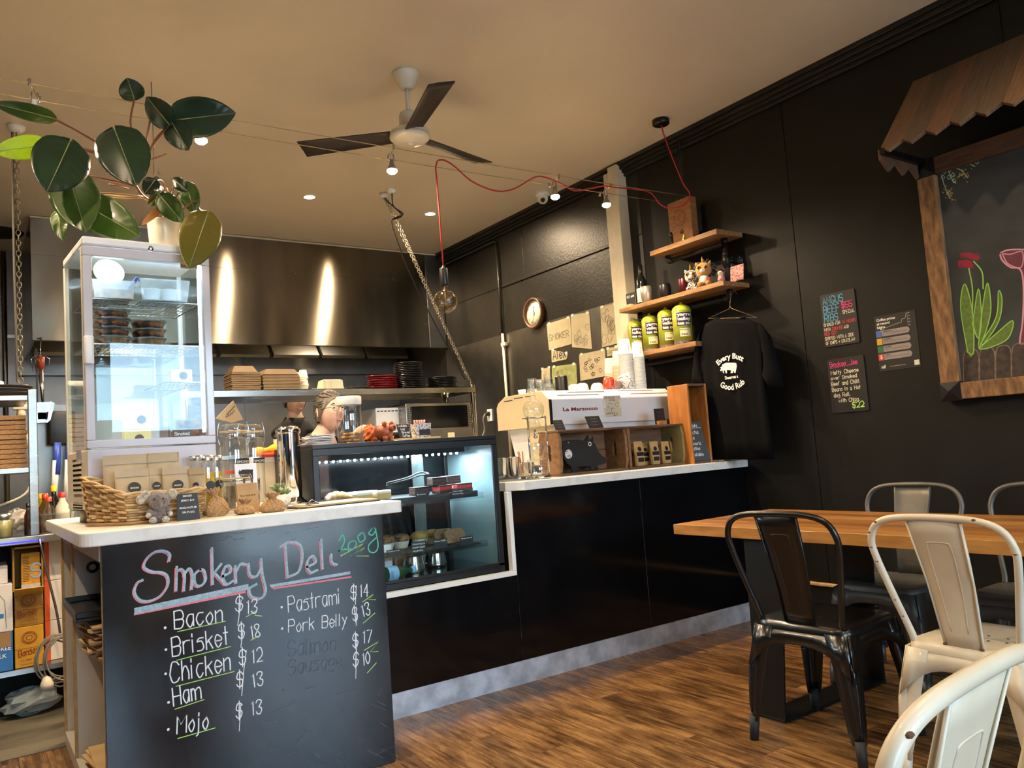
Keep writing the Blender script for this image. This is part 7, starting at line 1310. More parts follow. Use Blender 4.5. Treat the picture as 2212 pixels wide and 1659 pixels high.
# ================================================================ kitchen pass: steel rack with crockery
RY0, RY1, RZ = 5.25, 5.74, 1.672
rk = thing('steel_rack', 'stainless steel kitchen rack carrying takeaway boxes and plates', 'rack', (2.2, 5.5, 0))
RX0, RX1 = 1.11, 3.30
MB().bb((RX0, RY0, RZ-.044), (RX1, RY0+.004, RZ)).bb((RX0, RY0, RZ-.004), (RX1, RY1, RZ)).bb((RX0, RY1-.004, RZ-.05), (RX1, RY1, RZ)).bb((RX0, RY0, RZ-.044), (RX0+.004, RY1, RZ)).bb((RX1-.004, RY0, RZ-.044), (RX1, RY1, RZ)).build('top_shelf', 'steel', rk, world=True)
for x in (RX0+.02, RX1-.02):
    for y in (RY0+.02, RY1-.02): MB().cyl((x, y, 0), (x, y, RZ+.02), .019, n=14).build('post', 'steel_polished', rk, world=True)
MB().bb((RX0, RY0, 1.22), (RX1, RY1, 1.245)).build('middle_shelf', 'steel', rk, world=True); MB().bb((RX0, RY0, .86), (RX1, RY1, .9)).build('bench', 'steel', rk, world=True); MB().bb((RX0, RY0+.05, .2), (RX1, RY1, .22)).build('lower_shelf', 'steel', rk, world=True)
ZS = RZ+.001
ORD = 'first second third fourth fifth sixth seventh eighth ninth tenth eleventh twelfth thirteenth fourteenth fifteenth'.split()
def stackof(name, build, n, dz, loc, lb, cat, grp, jit=.004, rot=.1):
    t0 = None
    for i in range(n):
        p = (loc[0]+rnd.uniform(-jit, jit), loc[1]+rnd.uniform(-jit, jit), loc[2]+i*dz)
        if t0 is None: o = t0 = tag(build(name), lb, cat, grp)
        else: o = t0.copy(); COL.objects.link(o)
        o['label'] = lb+(', the top one' if i == n-1 else ', %s from the bottom' % ORD[i])
        o.location = p; o.rotation_euler = (0, 0, rnd.uniform(-rot, rot))
mat('plate_black', (20, 20, 22), .3, coat=.3); mat('plate_red', (112, 20, 24), .25, coat=.4); mat('foam', (226, 218, 192), .6); mat('clam_kraft', (132, 110, 80), .75, var=.1)
def pl_(r, h, mt, sx=1., sy=1.): return lambda nm: MB().lathe([(0, 0), (r*.62, 0), (r*.72, h*.5), (r, h), (r, h+.003), (r*.7, h*.5+.003), (r*.6, .004), (0, .004)], n=28, cap=False, sx=sx, sy=sy).build(nm, mt)
yS = 5.42
def sx(px, py=835, y=yS): return AY(px, py, y).x
stackof('dinner_plate', pl_(.112, .012, 'plate_black'), 15, .0135, (sx(884), yS, ZS), 'black plate in the tallest stack on the steel rack', 'plate', 'tall stack of black plates'); stackof('dinner_plate', pl_(.125, .012, 'plate_black'), 7, .0125, (sx(955), yS, ZS), 'black plate in the low stack at the right of the rack', 'plate', 'low stack of black plates'); stackof('oval_plate', pl_(.125, .018, 'plate_red', 1, .7), 6, .017, (sx(826), yS, ZS), 'glossy red plate in the stack on the steel rack', 'plate', 'stack of red plates', .006, .2); stackof('oval_plate', pl_(.1, .008, 'plate_black', 1, .8), 2, .009, (sx(768), yS, ZS), 'flat black plate beside the red plates', 'plate', 'two flat black plates')
def clam(w, d, h): return lambda nm: MB().box((0, 0, h/2), (w, d, h), taper=.97).build(nm, 'clam_kraft', None, bevel=.002)
stackof('takeaway_box', clam(.2, .2, .011), 10, .0125, (sx(524), yS, ZS), 'flat kraft takeaway box in the left pile on the rack', 'box', 'left pile of kraft boxes', .003, .03); stackof('takeaway_box', clam(.26, .2, .02), 5, .0215, (sx(600), yS, ZS), 'kraft takeaway box in the right pile on the rack', 'box', 'right pile of kraft boxes', .003, .03)
tag(MB().box((sx(522), yS, ZS+.15), (.17, .18, .045), taper=.72).build('open_takeaway_box', 'clam_kraft'), 'open kraft box with sloping sides on the left pile', 'box'); tag(MB().box((sx(600), yS, ZS+.13), (.25, .19, .04), taper=.78).build('open_takeaway_box', 'clam_kraft'), 'open kraft box with sloping sides on the right pile', 'box')
cupf = lambda nm: MB().lathe([(0, .06), (.024, .06), (.034, .004), (.037, 0), (.033, 0), (0, .055)], n=20, cap=False).build(nm, 'foam')
stackof('foam_cup', cupf, 8, .013, (sx(655), yS, ZS), 'white foam cup in the ragged pile on the rack', 'cup', 'pile of foam cups', .003, 1); stackof('foam_cup', cupf, 5, .02, (sx(644), yS+.05, ZS), 'white foam cup in the taller pile behind', 'cup', 'taller pile of foam cups', .003, 1)
bx_ = MB().box((0, 0, .04), (.17, .13, .075), taper=.8)
t = thing('foam_tray', 'upturned ribbed white foam container on the rack', 'container', (sx(713), yS, ZS)); bx_.build('shell', 'foam', t, bevel=.006); MB().box((0, 0, .005), (.19, .15, .008)).build('rim', 'foam', t, bevel=.003)
for k in range(13): MB().box((-.072+.012*k, -.062, .04), (.004, .006, .066), rx=R(-10)).build('rib', 'foam', t)
tag(MB().box((sx(680), yS-.02, ZS+.006), (.1, .1, .01)).build('foam_sheet', 'foam', None, bevel=.003), 'flat white foam lid beside the container', 'lid')
# appliances under the shelf
t = thing('microwave', 'white microwave with vent slots below the rack shelf', 'microwave', (AY(822, 890, 5.55).x, 5.55, 1.246)); MB().box((0, 0, .145), (.22, .3, .29)).build('case', 'white_plastic', t, bevel=.006)
for k in range(7): MB().box((-.09+.03*k, -.151, .265), (.02, .003, .008)).build('vent_slot', 'black_matte', t)
MB().box((.0, -.152, .16), (.11, .002, .03)).build('warning_label', 'nose_pink', t)
xa, xb = AY(870, 870, 5.32).x, AY(1012, 870, 5.32).x; t = thing('countertop_oven', 'wide stainless countertop oven below the rack shelf', 'oven', ((xa+xb)/2, 5.48, 1.246)); w = xb-xa
MB().box((0, 0, .16), (w, .4, .3)).build('case', 'steel', t, bevel=.006); MB().box((0, -.203, .2), (w*.86, .008, .17)).build('door_glass', 'laminate_black', t, bevel=.003); MB().box((0, -.202, .06), (w*.98, .006, .09)).build('lower_panel', 'steel_dull', t)
for s in (-1, 1):
    for k in range(9): MB().box((s*w*.46, -.203, .13+.017*k), (.012, .003, .006)).build('vent_slot', 'black_matte', t)
MB().box((w*.15, -.206, .05), (.06, .002, .05)).build('rating_label', 'cream_lid', t)
t = thing('card_terminal', 'black payment terminal on the bench behind the case', 'terminal', (AY(845, 910, 4.3).x, 4.3, 1.19)); MB().box((0, 0, .06), (.12, .09, .12)).build('body', 'black_plastic', t, bevel=.006); MB().box((0, -.047, .07), (.09, .004, .06)).build('screen', 'laminate_black', t); MB().cyl((0, 0, -.18), (0, 0, .0), .03).build('stand', 'black_plastic', t)
tag(MB().bb((1.3, 4.15, .0), (2.2, 4.2, .6)).bb((1.3, 4.2, .96), (2.2, 4.36, 1.0)).bb((1.3, 4.2, 0), (1.34, 4.36, .96)).bb((2.16, 4.2, 0), (2.2, 4.36, .96)).build('service_bench', 'steel'), 'narrow steel bench behind the cake case', 'bench')
# ================================================================ kitchen bench at the far left with cartons below
BY = 4.65
kb_ = thing('kitchen_bench', 'steel kitchen bench with overshelf at the far left behind the counter', 'bench', (-.3, 4.95, 0))
MB().bb((-1.4, BY, .855), (.98, 5.28, .895)).build('bench_top', 'steel', kb_, world=True, bevel=.004); MB().bb((-1.4, BY+.02, .225), (.98, 5.28, .25)).build('under_shelf', 'steel', kb_, world=True)
for x in (-1.35, .95):
    for y in (BY+.04, 5.24): MB().cyl((x, y, 0), (x, y, .855), .02).build('leg', 'steel', kb_, world=True)
MB().bb((.245, BY, .895), (.285, BY+.04, 1.63)).build('overshelf_post', 'steel', kb_, world=True, bevel=.003)
for z in (1.6, 1.235): MB().bb((-1.2, BY+.002, z-.025), (.245, 5.05, z)).build('overshelf', 'steel', kb_, world=True, bevel=.002)
mat('blue_reflection', (60, 50, 230), .4, emit=.9, var=0); MB().bb((.02, BY-.003, .864), (.3, BY, .872)).build('blue_reflection_strip', 'blue_reflection', kb_, world=True)  # blue reflection on the bench edge, put in as a glowing strip
MB().bb((-1.4, 5.27, 0), (.98, 5.28, .85)).build('back_panel', 'black_matte', kb_, world=True)
mat('bamboo', (150, 112, 66), .6, col2=(110, 78, 42), scale=20, stretch=(3, 1, 14))
stackof('bamboo_board', lambda nm: MB().box((0, 0, .011), (.36, .3, .022)).build(nm, 'bamboo', None, bevel=.002), 11, .0245, (.06, BY+.2, 1.236), 'bamboo serving board in the thick stack on the overshelf', 'board', 'stack of bamboo boards', .004, .01)
stackof('frying_pan', lambda nm: MB().lathe([(0, 0), (.1, 0), (.135, .03), (.135, .034), (.1, .006), (0, .006)], n=28, cap=False).build(nm, 'black_matte'), 3, .016, (.14, BY+.22, 1.601), 'black pan in the stack on top of the overshelf', 'pan', 'stack of black pans', .01, 1)
tag(MB().rbox((.05, BY+.2, 1.675), (.2, .16, .03), .04).build('white_dish', 'white_paint', None, bevel=.006), 'white oval dish on top of the black pans', 'dish')
t = thing('vented_appliance', 'pale grey vented appliance under the overshelf', 'appliance', (-.06, BY+.38, .896)); MB().box((0, 0, .15), (.34, .3, .3)).build('case', 'kick_metal', t, bevel=.006)
for r in range(2):
    for k in range(10): MB().box((-.12+.026*k, -.151, .13+.07*r), (.012, .003, .045)).build('vent_slot', 'black_matte', t)
mat('glass_bottle_amber', (120, 84, 30), .15, trans=.3); mat('yellow_cap', (220, 190, 40), .4); mat('sauce_brown', (60, 30, 20), .25); mat('mayo', (222, 214, 190), .4); mat('pickle', (168, 160, 100), .3); mat('plastic_bag', (176, 168, 160), .3, col2=(206, 196, 184), scale=12, bump=.6, trans=.25)
def bottle(px, py, y, r, h, mt, cap, lb, z=.896):
    c = AY(px, py, y); t = thing('bottle', lb, 'bottle', (c.x, y, z), group='bottles on the kitchen bench'); MB().lathe([(0, 0), (r, 0), (r, h*.6), (r*.45, h*.78), (r*.42, h*.9), (0, h*.9)], n=18).build('glass', mt, t); MB().lathe([(r*.5, h*.86), (r*.5, h), (0, h)], n=14, cap=False).build('cap', cap, t)
bottle(97, 1060, 5.0, .032, .2, 'glass_bottle_amber', 'red_mug', 'amber bottle with red cap behind the steel post'); bottle(116, 1060, 5.05, .028, .24, 'wine_glass_dark', 'yellow_cap', 'dark bottle with yellow cap on the kitchen bench'); bottle(88, 1060, 5.1, .026, .2, 'oil', 'yellow_cap', 'oil bottle with yellow cap behind the steel post'); bottle(105, 1060, 4.94, .03, .18, 'jar_glass', 'red_mug', 'clear bottle with orange cap on the kitchen bench'); bottle(134, 1060, 4.95, .034, .2, 'mayo', 'tag_red', 'cream squeeze bottle with red nozzle'); bottle(61, 1125, 4.75, .018, .16, 'sauce_brown', 'black_plastic', 'slim brown sauce bottle left of the steel post'); bottle(79, 1125, 4.78, .022, .15, 'sauce_brown', 'white_plastic', 'brown sauce bottle right of the steel post')
c = AY(10, 1130, 4.75); t = thing('pickle_jar', 'glass jar with silver lid and blue label at the left edge', 'jar', (c.x-.005, 4.74, .896)); MB().lathe([(0, 0), (.038, 0), (.04, .09), (.034, .105)], n=20, cap=False).build('glass', 'jar_glass', t); MB().lathe([(0, .003), (.036, .003), (.037, .085), (0, .085)], n=18).build('contents', 'pickle', t); MB().lathe([(.036, .1), (.036, .118), (0, .118)], n=20, cap=False).build('lid', 'lid_silver', t)
tag(crumple((AY(38, 1120, 4.82).x, 4.82, .97), .065, (.9, .8, 1)).build('plastic_bag', 'plastic_bag'), 'clear plastic bag of food on the kitchen bench', 'bag')
t = thing('egg_tub', 'clear plastic tub of eggs beside the fridge foot', 'tub', (AY(122, 1120, 4.8).x, 4.82, .896)); MB().box((0, 0, .045), (.14, .12, .09), taper=1.1).build('tub', 'clear_plastic', t); MB().box((0, 0, .093), (.16, .14, .008)).build('lid', 'clear_plastic', t, bevel=.003)
mat('egg', (196, 150, 112), .5)
for k in range(4): tag(MB().sphere((AY(122, 1120, 4.8).x-.035+.07*(k % 2), 4.795+.05*(k//2), .925), .022, 12, 9, (1, 1, 1.2)).build('egg', 'egg'), 'brown egg inside the clear tub', 'egg', 'eggs in the tub')
t = thing('piping_bags', 'two blue and white rolled piping bags standing by the wall', 'piping bags', (AY(128, 1000, 5.15).x, 5.15, .896))
for k in range(2): MB().cyl((-.03+.06*k, 0, .15), (-.015+.06*k, 0, .38), .016, .018).build('white_roll', 'white_plastic', t); MB().cyl((-.015+.06*k, 0, .3), (-.005+.06*k, 0, .48), .019, .018).build('blue_roll', 'blue_lid', t)
MB().box((0, .03, .075), (.16, .1, .15)).build('caddy', 'steel', t)
# hanging things on the rear wall
mat('red_handle', (150, 50, 30), .35, coat=.3)
c = AY(87, 800, 6.9); t = thing('sharpening_steel', 'sharpening steel with red handle hanging from a hook', 'knife steel', (c.x, 6.86, c.z)); zz = AY(87, 760, 6.86).z; z1, z2, z3 = AY(87, 770, 6.86).z, AY(87, 800, 6.86).z, AY(90, 893, 6.86).z
MB().tube([(c.x, 6.86, z1-.04), (c.x, 6.86, z1+.06), (c.x+.01, 6.9, z1+.15), (.425, 6.94, 2.25)], .006, 6).build('hook', 'chrome', t, world=True); MB().lathe([(.01, 0), (.026, .03), (.028, .1), (.018, z1-z2), (0, z1-z2)], (c.x, 6.86, z2), 14).build('handle', 'red_handle', t, world=True); MB().cyl((c.x, 6.86, z2), (c.x+.012, 6.86, z3), .017, .006, 10).build('rod', 'steel_polished', t, world=True); MB().box((c.x-.025, 6.88, (z2+z3)/2+.08), (.012, .012, .5)).build('knife_guard', 'black_plastic', t, world=True)
for k in range(5): a = k*1.1; MB().tube([(c.x, 6.86, z1+.03), (c.x+.06*math.cos(a), 6.86+.02*math.sin(a), z1-.02), (c.x+.05*math.cos(a), 6.86, z1-.12)], .003, 5).build('whisk_wire', 'chrome', t, world=True)
p = [AY(x, y, 5.22) for x, y in ((73, 870), (108, 868), (103, 912), (73, 914))]; t = thing('steel_scoop_tray', 'tilted steel tray hanging right of the post', 'tray', p[3]); MB().prism([(q.x, q.z) for q in p][::-1], (0, 5.22, 0), UX, UZ, UY, .01).build('pan', 'steel_polished', t, world=True); q = [AY(x, y, 5.12) for x, y in ((108, 867), (118, 872), (108, 908), (101, 914))]; MB().prism([(v.x, v.z) for v in q][::-1], (0, 5.1, 0), UX, UZ, UY, .12).build('side_wall', 'steel_polished', t, world=True); MB().bb((p[3].x+.02, 5.22, p[3].z+.02), (p[3].x+.06, 5.265, p[3].z+.06)).build('bracket', 'steel', t, world=True)
c = AY(122, 925, 5.2); tag(MB().rbox((c.x+.02, 5.2, c.z), (.14, .1, .19), .02).build('black_container', 'black_plastic', None, bevel=.006), 'black plastic container mounted behind the fridge', 'container')
tag(MB().bb((.29, 5.252, .8955), (.97, 5.278, 1.6)).build('steel_splashback', 'steel_dull'), 'steel splashback standing at the rear of the kitchen bench', 'panel')
t = thing('gas_pipe', 'dark vertical pipe clipped to the steel wall at far left', 'pipe', (AY(8, 600, 8.05).x, 8.05, 1.0)); MB().cyl((0, 0, 0), (0, 0, 2.2), .02).build('tube', 'steel_dull', t)
for z in (.9, 1.45): MB().box((.03, .02, z), (.1, .03, .03)).build('clip', 'steel_polished', t)
# cartons on the under-shelf
mat('carton_yellow', (196, 144, 30), .7, var=.08); mat('carton_gold', (150, 110, 28), .7, var=.08); mat('carton_white', (206, 202, 196), .7, var=.04); mat('carton_blue', (44, 110, 176), .7); mat('carton_orange', (206, 84, 34), .7); mat('carton_brown', (150, 116, 74), .75); mat('print_red', (140, 50, 24), .7); mat('print_dark', (40, 36, 36), .7)
CF = BY+.05; zs = .251
xl, xr = AY(32, 1400, CF).x, AY(95, 1400, CF).x; z1 = AY(60, 1353, CF).z; z2 = AY(60, 1275, CF).z; z3 = AY(60, 1180, CF).z
def carton(x0, x1, z0, z1, mt, lb, cat='carton', y=None, d=.24, grp=None, nm='carton'):
    y = CF if y is None else y; t = thing(nm, lb, cat, ((x0+x1)/2, y+d/2, z0), group=grp); MB().bb((x0, y, z0), (x1, y+d, z1)).build('box', mt, t, bevel=.003, world=True); return t
def print_bon(t, x0, x1, z0, z1):
    m = MB(); h = z1-z0; w = x1-x0
    hand(m, 'Bonsoy', (x0+w*.12, CF-.001, z0+h*.27), V((1, 0, .16)), UZ, PN, h*.15, h*.02, 0, w*.72/(sum(glyphstroke(c)[0]+1.3 for c in 'Bonsoy')*h*.15/6)); print_(m, '1 LITRE X 6', (x0+w*.5, CF-.001, z0+h*.15), UX, UZ, PN, h*.05, w*.6, .01, 'C'); print_(m, 'HANDLE WITH CARE', (x0+w*.5, CF-.001, z0+h*.06), UX, UZ, PN, h*.035, w*.6, 0, 'C')
    cx, cz, r = x0+w*.5, z0+h*.72, w*.26
    for rr in (r, r*.78, r*.4): ribbon(m, [(cx+rr*math.cos(k*.3), cz+rr*.9*math.sin(k*.3)) for k in range(22)], V((0, CF-.001, 0)), UX, UZ, PN, .003)
    ribbon(m, [(x0, z0+h*.46), (x1, z0+h*.47)], V((0, CF-.001, 0)), UX, UZ, PN, .002); m.build('lettering', 'print_red', t, world=True)
t = carton(xl, xr, zs, z1, 'carton_yellow', 'yellow milk carton box at the bottom of the pile', grp='yellow soy milk boxes'); print_bon(t, xl, xr, zs, z1)
t = carton(xl+.002, xr+.001, z1+.001, z2, 'carton_gold', 'yellow milk carton box in the middle of the pile', grp='yellow soy milk boxes'); print_bon(t, xl, xr, z1, z2)
t = thing('open_carton', 'open yellow box showing a single milk carton on top of the pile', 'carton', ((xl+xr)/2, CF+.12, z2+.001)); MB().bb((xl-.004, CF, z2), (xl+.004, CF+.24, z3)).bb((xr-.004, CF, z2), (xr+.004, CF+.24, z3)).bb((xl, CF+.2, z2), (xr, CF+.24, z3)).bb((xl, CF, z3-.01), (xr, CF+.24, z3)).build('box', 'carton_gold', t, world=True); MB().box(((xl+xr)/2, CF-.04, z2), (xr-xl, .09, .004), rx=R(-25)).build('flap', 'carton_yellow', t, world=True)
mc = thing('soy_milk_carton', 'yellow carton with silver letter S inside the open box', 'carton', ((xl+xr)/2+.012, CF+.06, z2+.004)); w = (xr-xl)*.66; h = (z3-z2)*.82; MB().box((0, 0, h/2), (w, .09, h)).build('pack', 'carton_yellow', mc, bevel=.003); MB().box((0, -.001, .012), (w*1.01, .091, .024)).build('lilac_band', 'kick_metal', mc); m = MB(); hand(m, 'S', (w*.02, -.046, h*.32), UX, UZ, PN, h*.36, h*.055); m.build('lettering', 'lid_silver', mc)
m = MB(); 
for k in range(16): ribbon(m, [(-w*.42, h*(.9-.045*k)), (-w*(.05+.1*rnd.random()), h*(.9-.045*k))], V((0, -.0455, 0)), UX, UZ, PN, .0022)
m.build('small_print_lettering', 'print_dark', mc)
x0 = AY(-60, 1400, CF-.01).x; x1 = AY(30, 1400, CF-.01).x; za, zb3, zc3 = AY(10, 1365, CF).z, AY(10, 1262, CF).z, AY(10, 1222, CF).z
t = carton(x0, x1-.004, zs, za, 'carton_blue', 'blue lactose free milk box at the left edge', y=CF-.01); m = MB(); print_(m, 'LACTOSE FREE', (x1-.012, CF-.0115, zs+.1), UX, UZ, PN, .02, None, .01, 'R'); print_(m, 'MILK', (x1-.03, CF-.0115, zs+.065), UX, UZ, PN, .02, None, .01, 'R'); m.build('lettering', 'label_white', t, world=True); MB().bb((x0, CF-.014, za-.07), (x1-.012, CF-.0105, za)).build('torn_flap', 'carton_brown', t, world=True)
t = carton(x0, x1-.002, za+.001, zb3, 'carton_white', 'white milk box with bottle outline above the blue one', y=CF-.01); m = MB(); ribbon(m, [(x1-.06, zb3-.01), (x1-.055, zb3-.05), (x1-.035, zb3-.08), (x1-.03, za+.02)], V((0, CF-.0115, 0)), UX, UZ, PN, .002); m.build('printed_outline', 'print_dark', t, world=True); MB().bb((x1-.1, CF-.0115, za+.07), (x1-.04, CF-.0105, za+.09)).build('blue_band', 'carton_blue', t, world=True)
carton(x0, x1-.02, zb3+.001, zc3, 'carton_white', 'plain white box on top of the milk boxes', y=CF+.02)
xa = AY(99, 1400, CF+.06).x; xb = xa+.3; hh = (.852-zs)/3
for k in range(3):
    t = carton(xa, xb, zs+k*hh, zs+(k+1)*hh-.002, 'carton_white', '%s white and orange milk box behind the counter upright' % ['bottom', 'middle', 'top'][k], y=CF+.06, grp='white and orange milk boxes'); MB().bb((xa-.001, CF+.058, zs+k*hh), (xa+.022, CF+.062, zs+(k+1)*hh-.002)).build('orange_edge', 'carton_orange', t, world=True)
    m = MB(); z0 = zs+k*hh; ribbon(m, [(xa+.11, z0+hh*.2), (xa+.09, z0+hh*.2), (xa+.09, z0+hh*.4), (xa+.11, z0+hh*.4)], V((0, CF+.0585, 0)), UX, UZ, PN, .006); print_(m, 'MILK', (xa+.12, CF+.0585, z0+hh*.72), UX, UZ, PN, .04, None, .02); m.build('lettering', 'print_dark', t, world=True)
# coiled lead, plastic bag, hanging cable
c = AY(130, 1425, BY-.03); t = thing('coiled_lead', 'coil of beige extension lead hanging below the bench', 'cable', (c.x, BY-.03, c.z-.12))
m = MB()
for k in range(6): m.tube([(.012*k-.03+(.08+.006*(k % 3))*math.cos(q*.35), -.012*k*.5, .12+.01*((k*5) % 3)+(.1+.009*(k % 4))*math.sin(q*.35)) for q in range(18)], .004, 6, closed=True)
m.build('loops', 'grey_cord', t); MB().lathe([(0, 0), (.03, 0), (.03, .02), (.018, .05), (0, .06)], (-.06, -.02, .0), 14).build('plug', 'warm_plastic', t)
q = [AY(x, y, BY-.01) for x, y in ((85, 1165), (105, 1250), (122, 1320), (132, 1380))]; tag(MB().tube(catmull([tuple(p) for p in q], 5), .006, 6).build('hanging_lead', 'steel_dull'), 'dark lead hanging diagonally below the bench', 'cable')
mat('bag_plastic', (150, 160, 160), .35, trans=.3, bump=.5); c = AY(70, 1485, BY+.1); tag(crumple((c.x, BY+.1, .075), .085, (1.7, .8, .8)).build('crumpled_bag', 'bag_plastic'), 'crumpled pale plastic bag on the floor under the bench', 'bag')
# ================================================================ people
mat('skin_a', (206, 168, 148), .55, var=.06, scale=30); mat('skin_b', (192, 156, 134), .55, var=.06, scale=30); mat('hair_grey', (104, 96, 84), .6, col2=(70, 62, 54), scale=60, stretch=(1, 1, .2)); mat('hair_dark', (36, 28, 24), .6); mat('shirt_dark', (26, 26, 26), .9); mat('trouser', (34, 34, 38), .9); mat('eyewhite', (226, 222, 214), .3); mat('lips', (172, 112, 100), .5); mat('brow', (70, 60, 52), .8)
def gauss(a, b, s): return math.exp(-((a/s[0])**2+(b/s[1])**2))
def head_mesh(mb, M, jaw=1.):
    n, k = 40, 30; P = []
    for i in range(k+1):
        th = math.pi*i/k; row = []
        for j in range(n+1):
            ph = 2*math.pi*j/n; dx, dy, dz = math.sin(th)*math.sin(ph), -math.sin(th)*math.cos(ph), -math.cos(th)
            x, y, z = dx*.076, dy*.096, dz*.118
            if z < 0: f = 1-.26*(-z/.118)**1.4*jaw; x *= f; y *= (1-.1*(-z/.118)) if dy < 0 else (1-.45*(-z/.118))
            if dy < 0:
                e = 0
                e += .021*gauss(x, z+.018, (.013, .02))+.010*gauss(x, z-.004, (.009, .022))   # nose
                e += .007*gauss(x, z-.026, (.045, .01))                                        # brow
                for s in (-1, 1): e -= .0095*gauss(x-s*.03, z-.01, (.016, .012)); e += .005*gauss(x-s*.042, z+.018, (.02, .02))
                e += .006*gauss(x, z+.06, (.022, .012))+.008*gauss(x, z+.098, (.022, .016))-.003*gauss(x, z+.078, (.02, .006))
                y -= e
            row.append(M @ V((x, y, z)))
        P.append(row)
    mb.grid(P)
    for s in (-1, 1): mb.sphere((0, 0, 0), .02, 12, 10, (.4, .8, 1.5), M @ Matrix.Translation(V((s*.077, .012, -.002))) @ Matrix.Rotation(s*R(18), 4, 'Z'))
def skinned(verts, edges, radii, root=0, sub=2):
    me = bpy.data.meshes.new('b'); me.from_pydata(verts, edges, []); ob = bpy.data.objects.new('b', me); COL.objects.link(ob)
    sk = ob.modifiers.new('s', 'SKIN'); sk.use_smooth_shade = True; ss = ob.modifiers.new('u', 'SUBSURF'); ss.levels = ss.render_levels = sub
    for i, r in enumerate(radii): me.skin_vertices[0].data[i].radius = r if isinstance(r, tuple) else (r, r)
    me.skin_vertices[0].data[root].use_root = True
    bpy.context.view_layer.update(); ev = ob.evaluated_get(bpy.context.evaluated_depsgraph_get()); m2 = bpy.data.meshes.new_from_object(ev)
    vs = [v.co.copy() for v in m2.vertices]; fs = [tuple(p.vertices) for p in m2.polygons]; bpy.data.objects.remove(ob); bpy.data.meshes.remove(me); bpy.data.meshes.remove(m2); return vs, fs
def person(name, lb, foot, hc, yaw, pitch, skin, hair, armL, armR, sc=1., roll=0.):
    # hc: head centre (world); foot: floor point; arms: (elbow, wrist, finger direction)
    hc = V(hc); f = V(foot); M = Matrix.Translation(hc) @ Matrix.Rotation(yaw, 4, 'Z') @ Matrix.Rotation(pitch, 4, 'X') @ Matrix.Rotation(roll, 4, 'Y')
    fw = Matrix.Rotation(yaw*.5, 3, 'Z') @ V((0, -1, 0)); rt = V((-fw.y, fw.x, 0)); rt = V((fw.y, -fw.x, 0)); sd = rt
    neck = hc+V((0, 0, -.115))+V((f.x-hc.x, f.y-hc.y, 0))*.25; chest = V((f.x, f.y, hc.z-.33)).lerp(V((neck.x, neck.y, hc.z-.33)), .4); pel = V((f.x, f.y, .92*(hc.z/1.6))); kz = pel.z*.52
    v = [pel, pel.lerp(chest, .5), chest, V((chest.x, chest.y, hc.z-.23)).lerp(V((neck.x, neck.y, hc.z-.2)), .5), neck, hc+V((0, .01, -.03))]; e = [(0, 1), (1, 2), (2, 3), (3, 4), (4, 5)]; r = [(.15, .11), (.145, .105), (.16, .11), (.085, .07), .052, .05]
    for s, (el, wr, fd) in ((-1, armL), (1, armR)):
        sh = V((chest.x, chest.y, hc.z-.255))+sd*s*.165; b = len(v); el, wr = V(el), V(wr); v += [sh, el, wr]; e += [(3, b), (b, b+1), (b+1, b+2)]; r += [.056, .041, .028]
        fd = V(fd).normalized(); a, c_ = frame(fd); pm = wr+fd*.07; v.append(pm); e.append((b+2, b+3)); r.append((.036, .016))
        for k, (o, L) in enumerate(((-.03, .068), (-.01, .078), (.011, .073), (.03, .056))): i0 = len(v); v += [pm+a*o+fd*.014, pm+a*o*1.1+fd*(.014+L*.5)-c_*.006, pm+a*o*1.1+fd*(.014+L)-c_*.022]; e += [(b+3, i0), (i0, i0+1), (i0+1, i0+2)]; r += [.0095, .0088, .0078]
        i0 = len(v); th = wr+fd*.03; v += [th+a*-.035-c_*.006, th+a*-.052+fd*.03-c_*.012]; e += [(b+2, i0), (i0, i0+1)]; r += [.0115, .0095]
    for s in (-1, 1):
        hp = pel+sd*s*.09-UZ*.06; kn = V((f.x, f.y, kz))+sd*s*.1+fw*.03; an = V((f.x, f.y, .085))+sd*s*.1; b = len(v); v += [hp, kn, an, an+fw*.13-UZ*.045]; e += [(0, b), (b, b+1), (b+1, b+2), (b+2, b+3)]; r += [.085, .06, .042, (.04, .03)]
    vs, fs = skinned([tuple(x) for x in v], e, r); mb = MB(); mb.add(vs, fs, True); head_mesh(mb, M)
    body = mb.build(name, skin); tag(body, lb, 'person'); MW[body.name] = Matrix.Identity(4)
    # clothes: the body surface itself, pushed out a little, cut at neckline, sleeve and waist
    tm = bpy.data.meshes.new('n'); tm.from_pydata(vs, [], fs); tm.update(); nv = [x.normal.copy() for x in tm.vertices]; bpy.data.meshes.remove(tm)
    def near(p):
        best = (9, None, 0)
        for bi, (a, b) in enumerate(e):
            A, B = V(v[a]), V(v[b]); ab = B-A; tt = min(1, max(0, (p-A).dot(ab)/max(1e-9, ab.length_squared))); dd = (A+ab*tt-p).length-(r[a][0] if isinstance(r[a], tuple) else r[a])*.6
            if dd < best[0]: best = (dd, bi, tt)
        return best[1], best[2]
    el_ = [i for i, (a, b) in enumerate(e) if a == 3]; up = {i+1 for i in el_ if i != 3}; nb = [near(p) for p in vs]; legs = set(range(len(e)-8, len(e)))
    def dress(name_, mt, ok, off):
        keep = [ok(p, *q) for p, q in zip(vs, nb)]; m_ = MB(); m_.add([p+n_*off for p, n_ in zip(vs, nv)], [f_ for f_ in fs if all(keep[k] for k in f_)], True)
        used = sorted({k for f_ in m_.f for k in f_}); mp_ = {k: i for i, k in enumerate(used)}; m_.v = [m_.v[k] for k in used]; m_.f = [tuple(mp_[k] for k in f_) for f_ in m_.f]; m_.build(name_, mt, body, solid=.002)
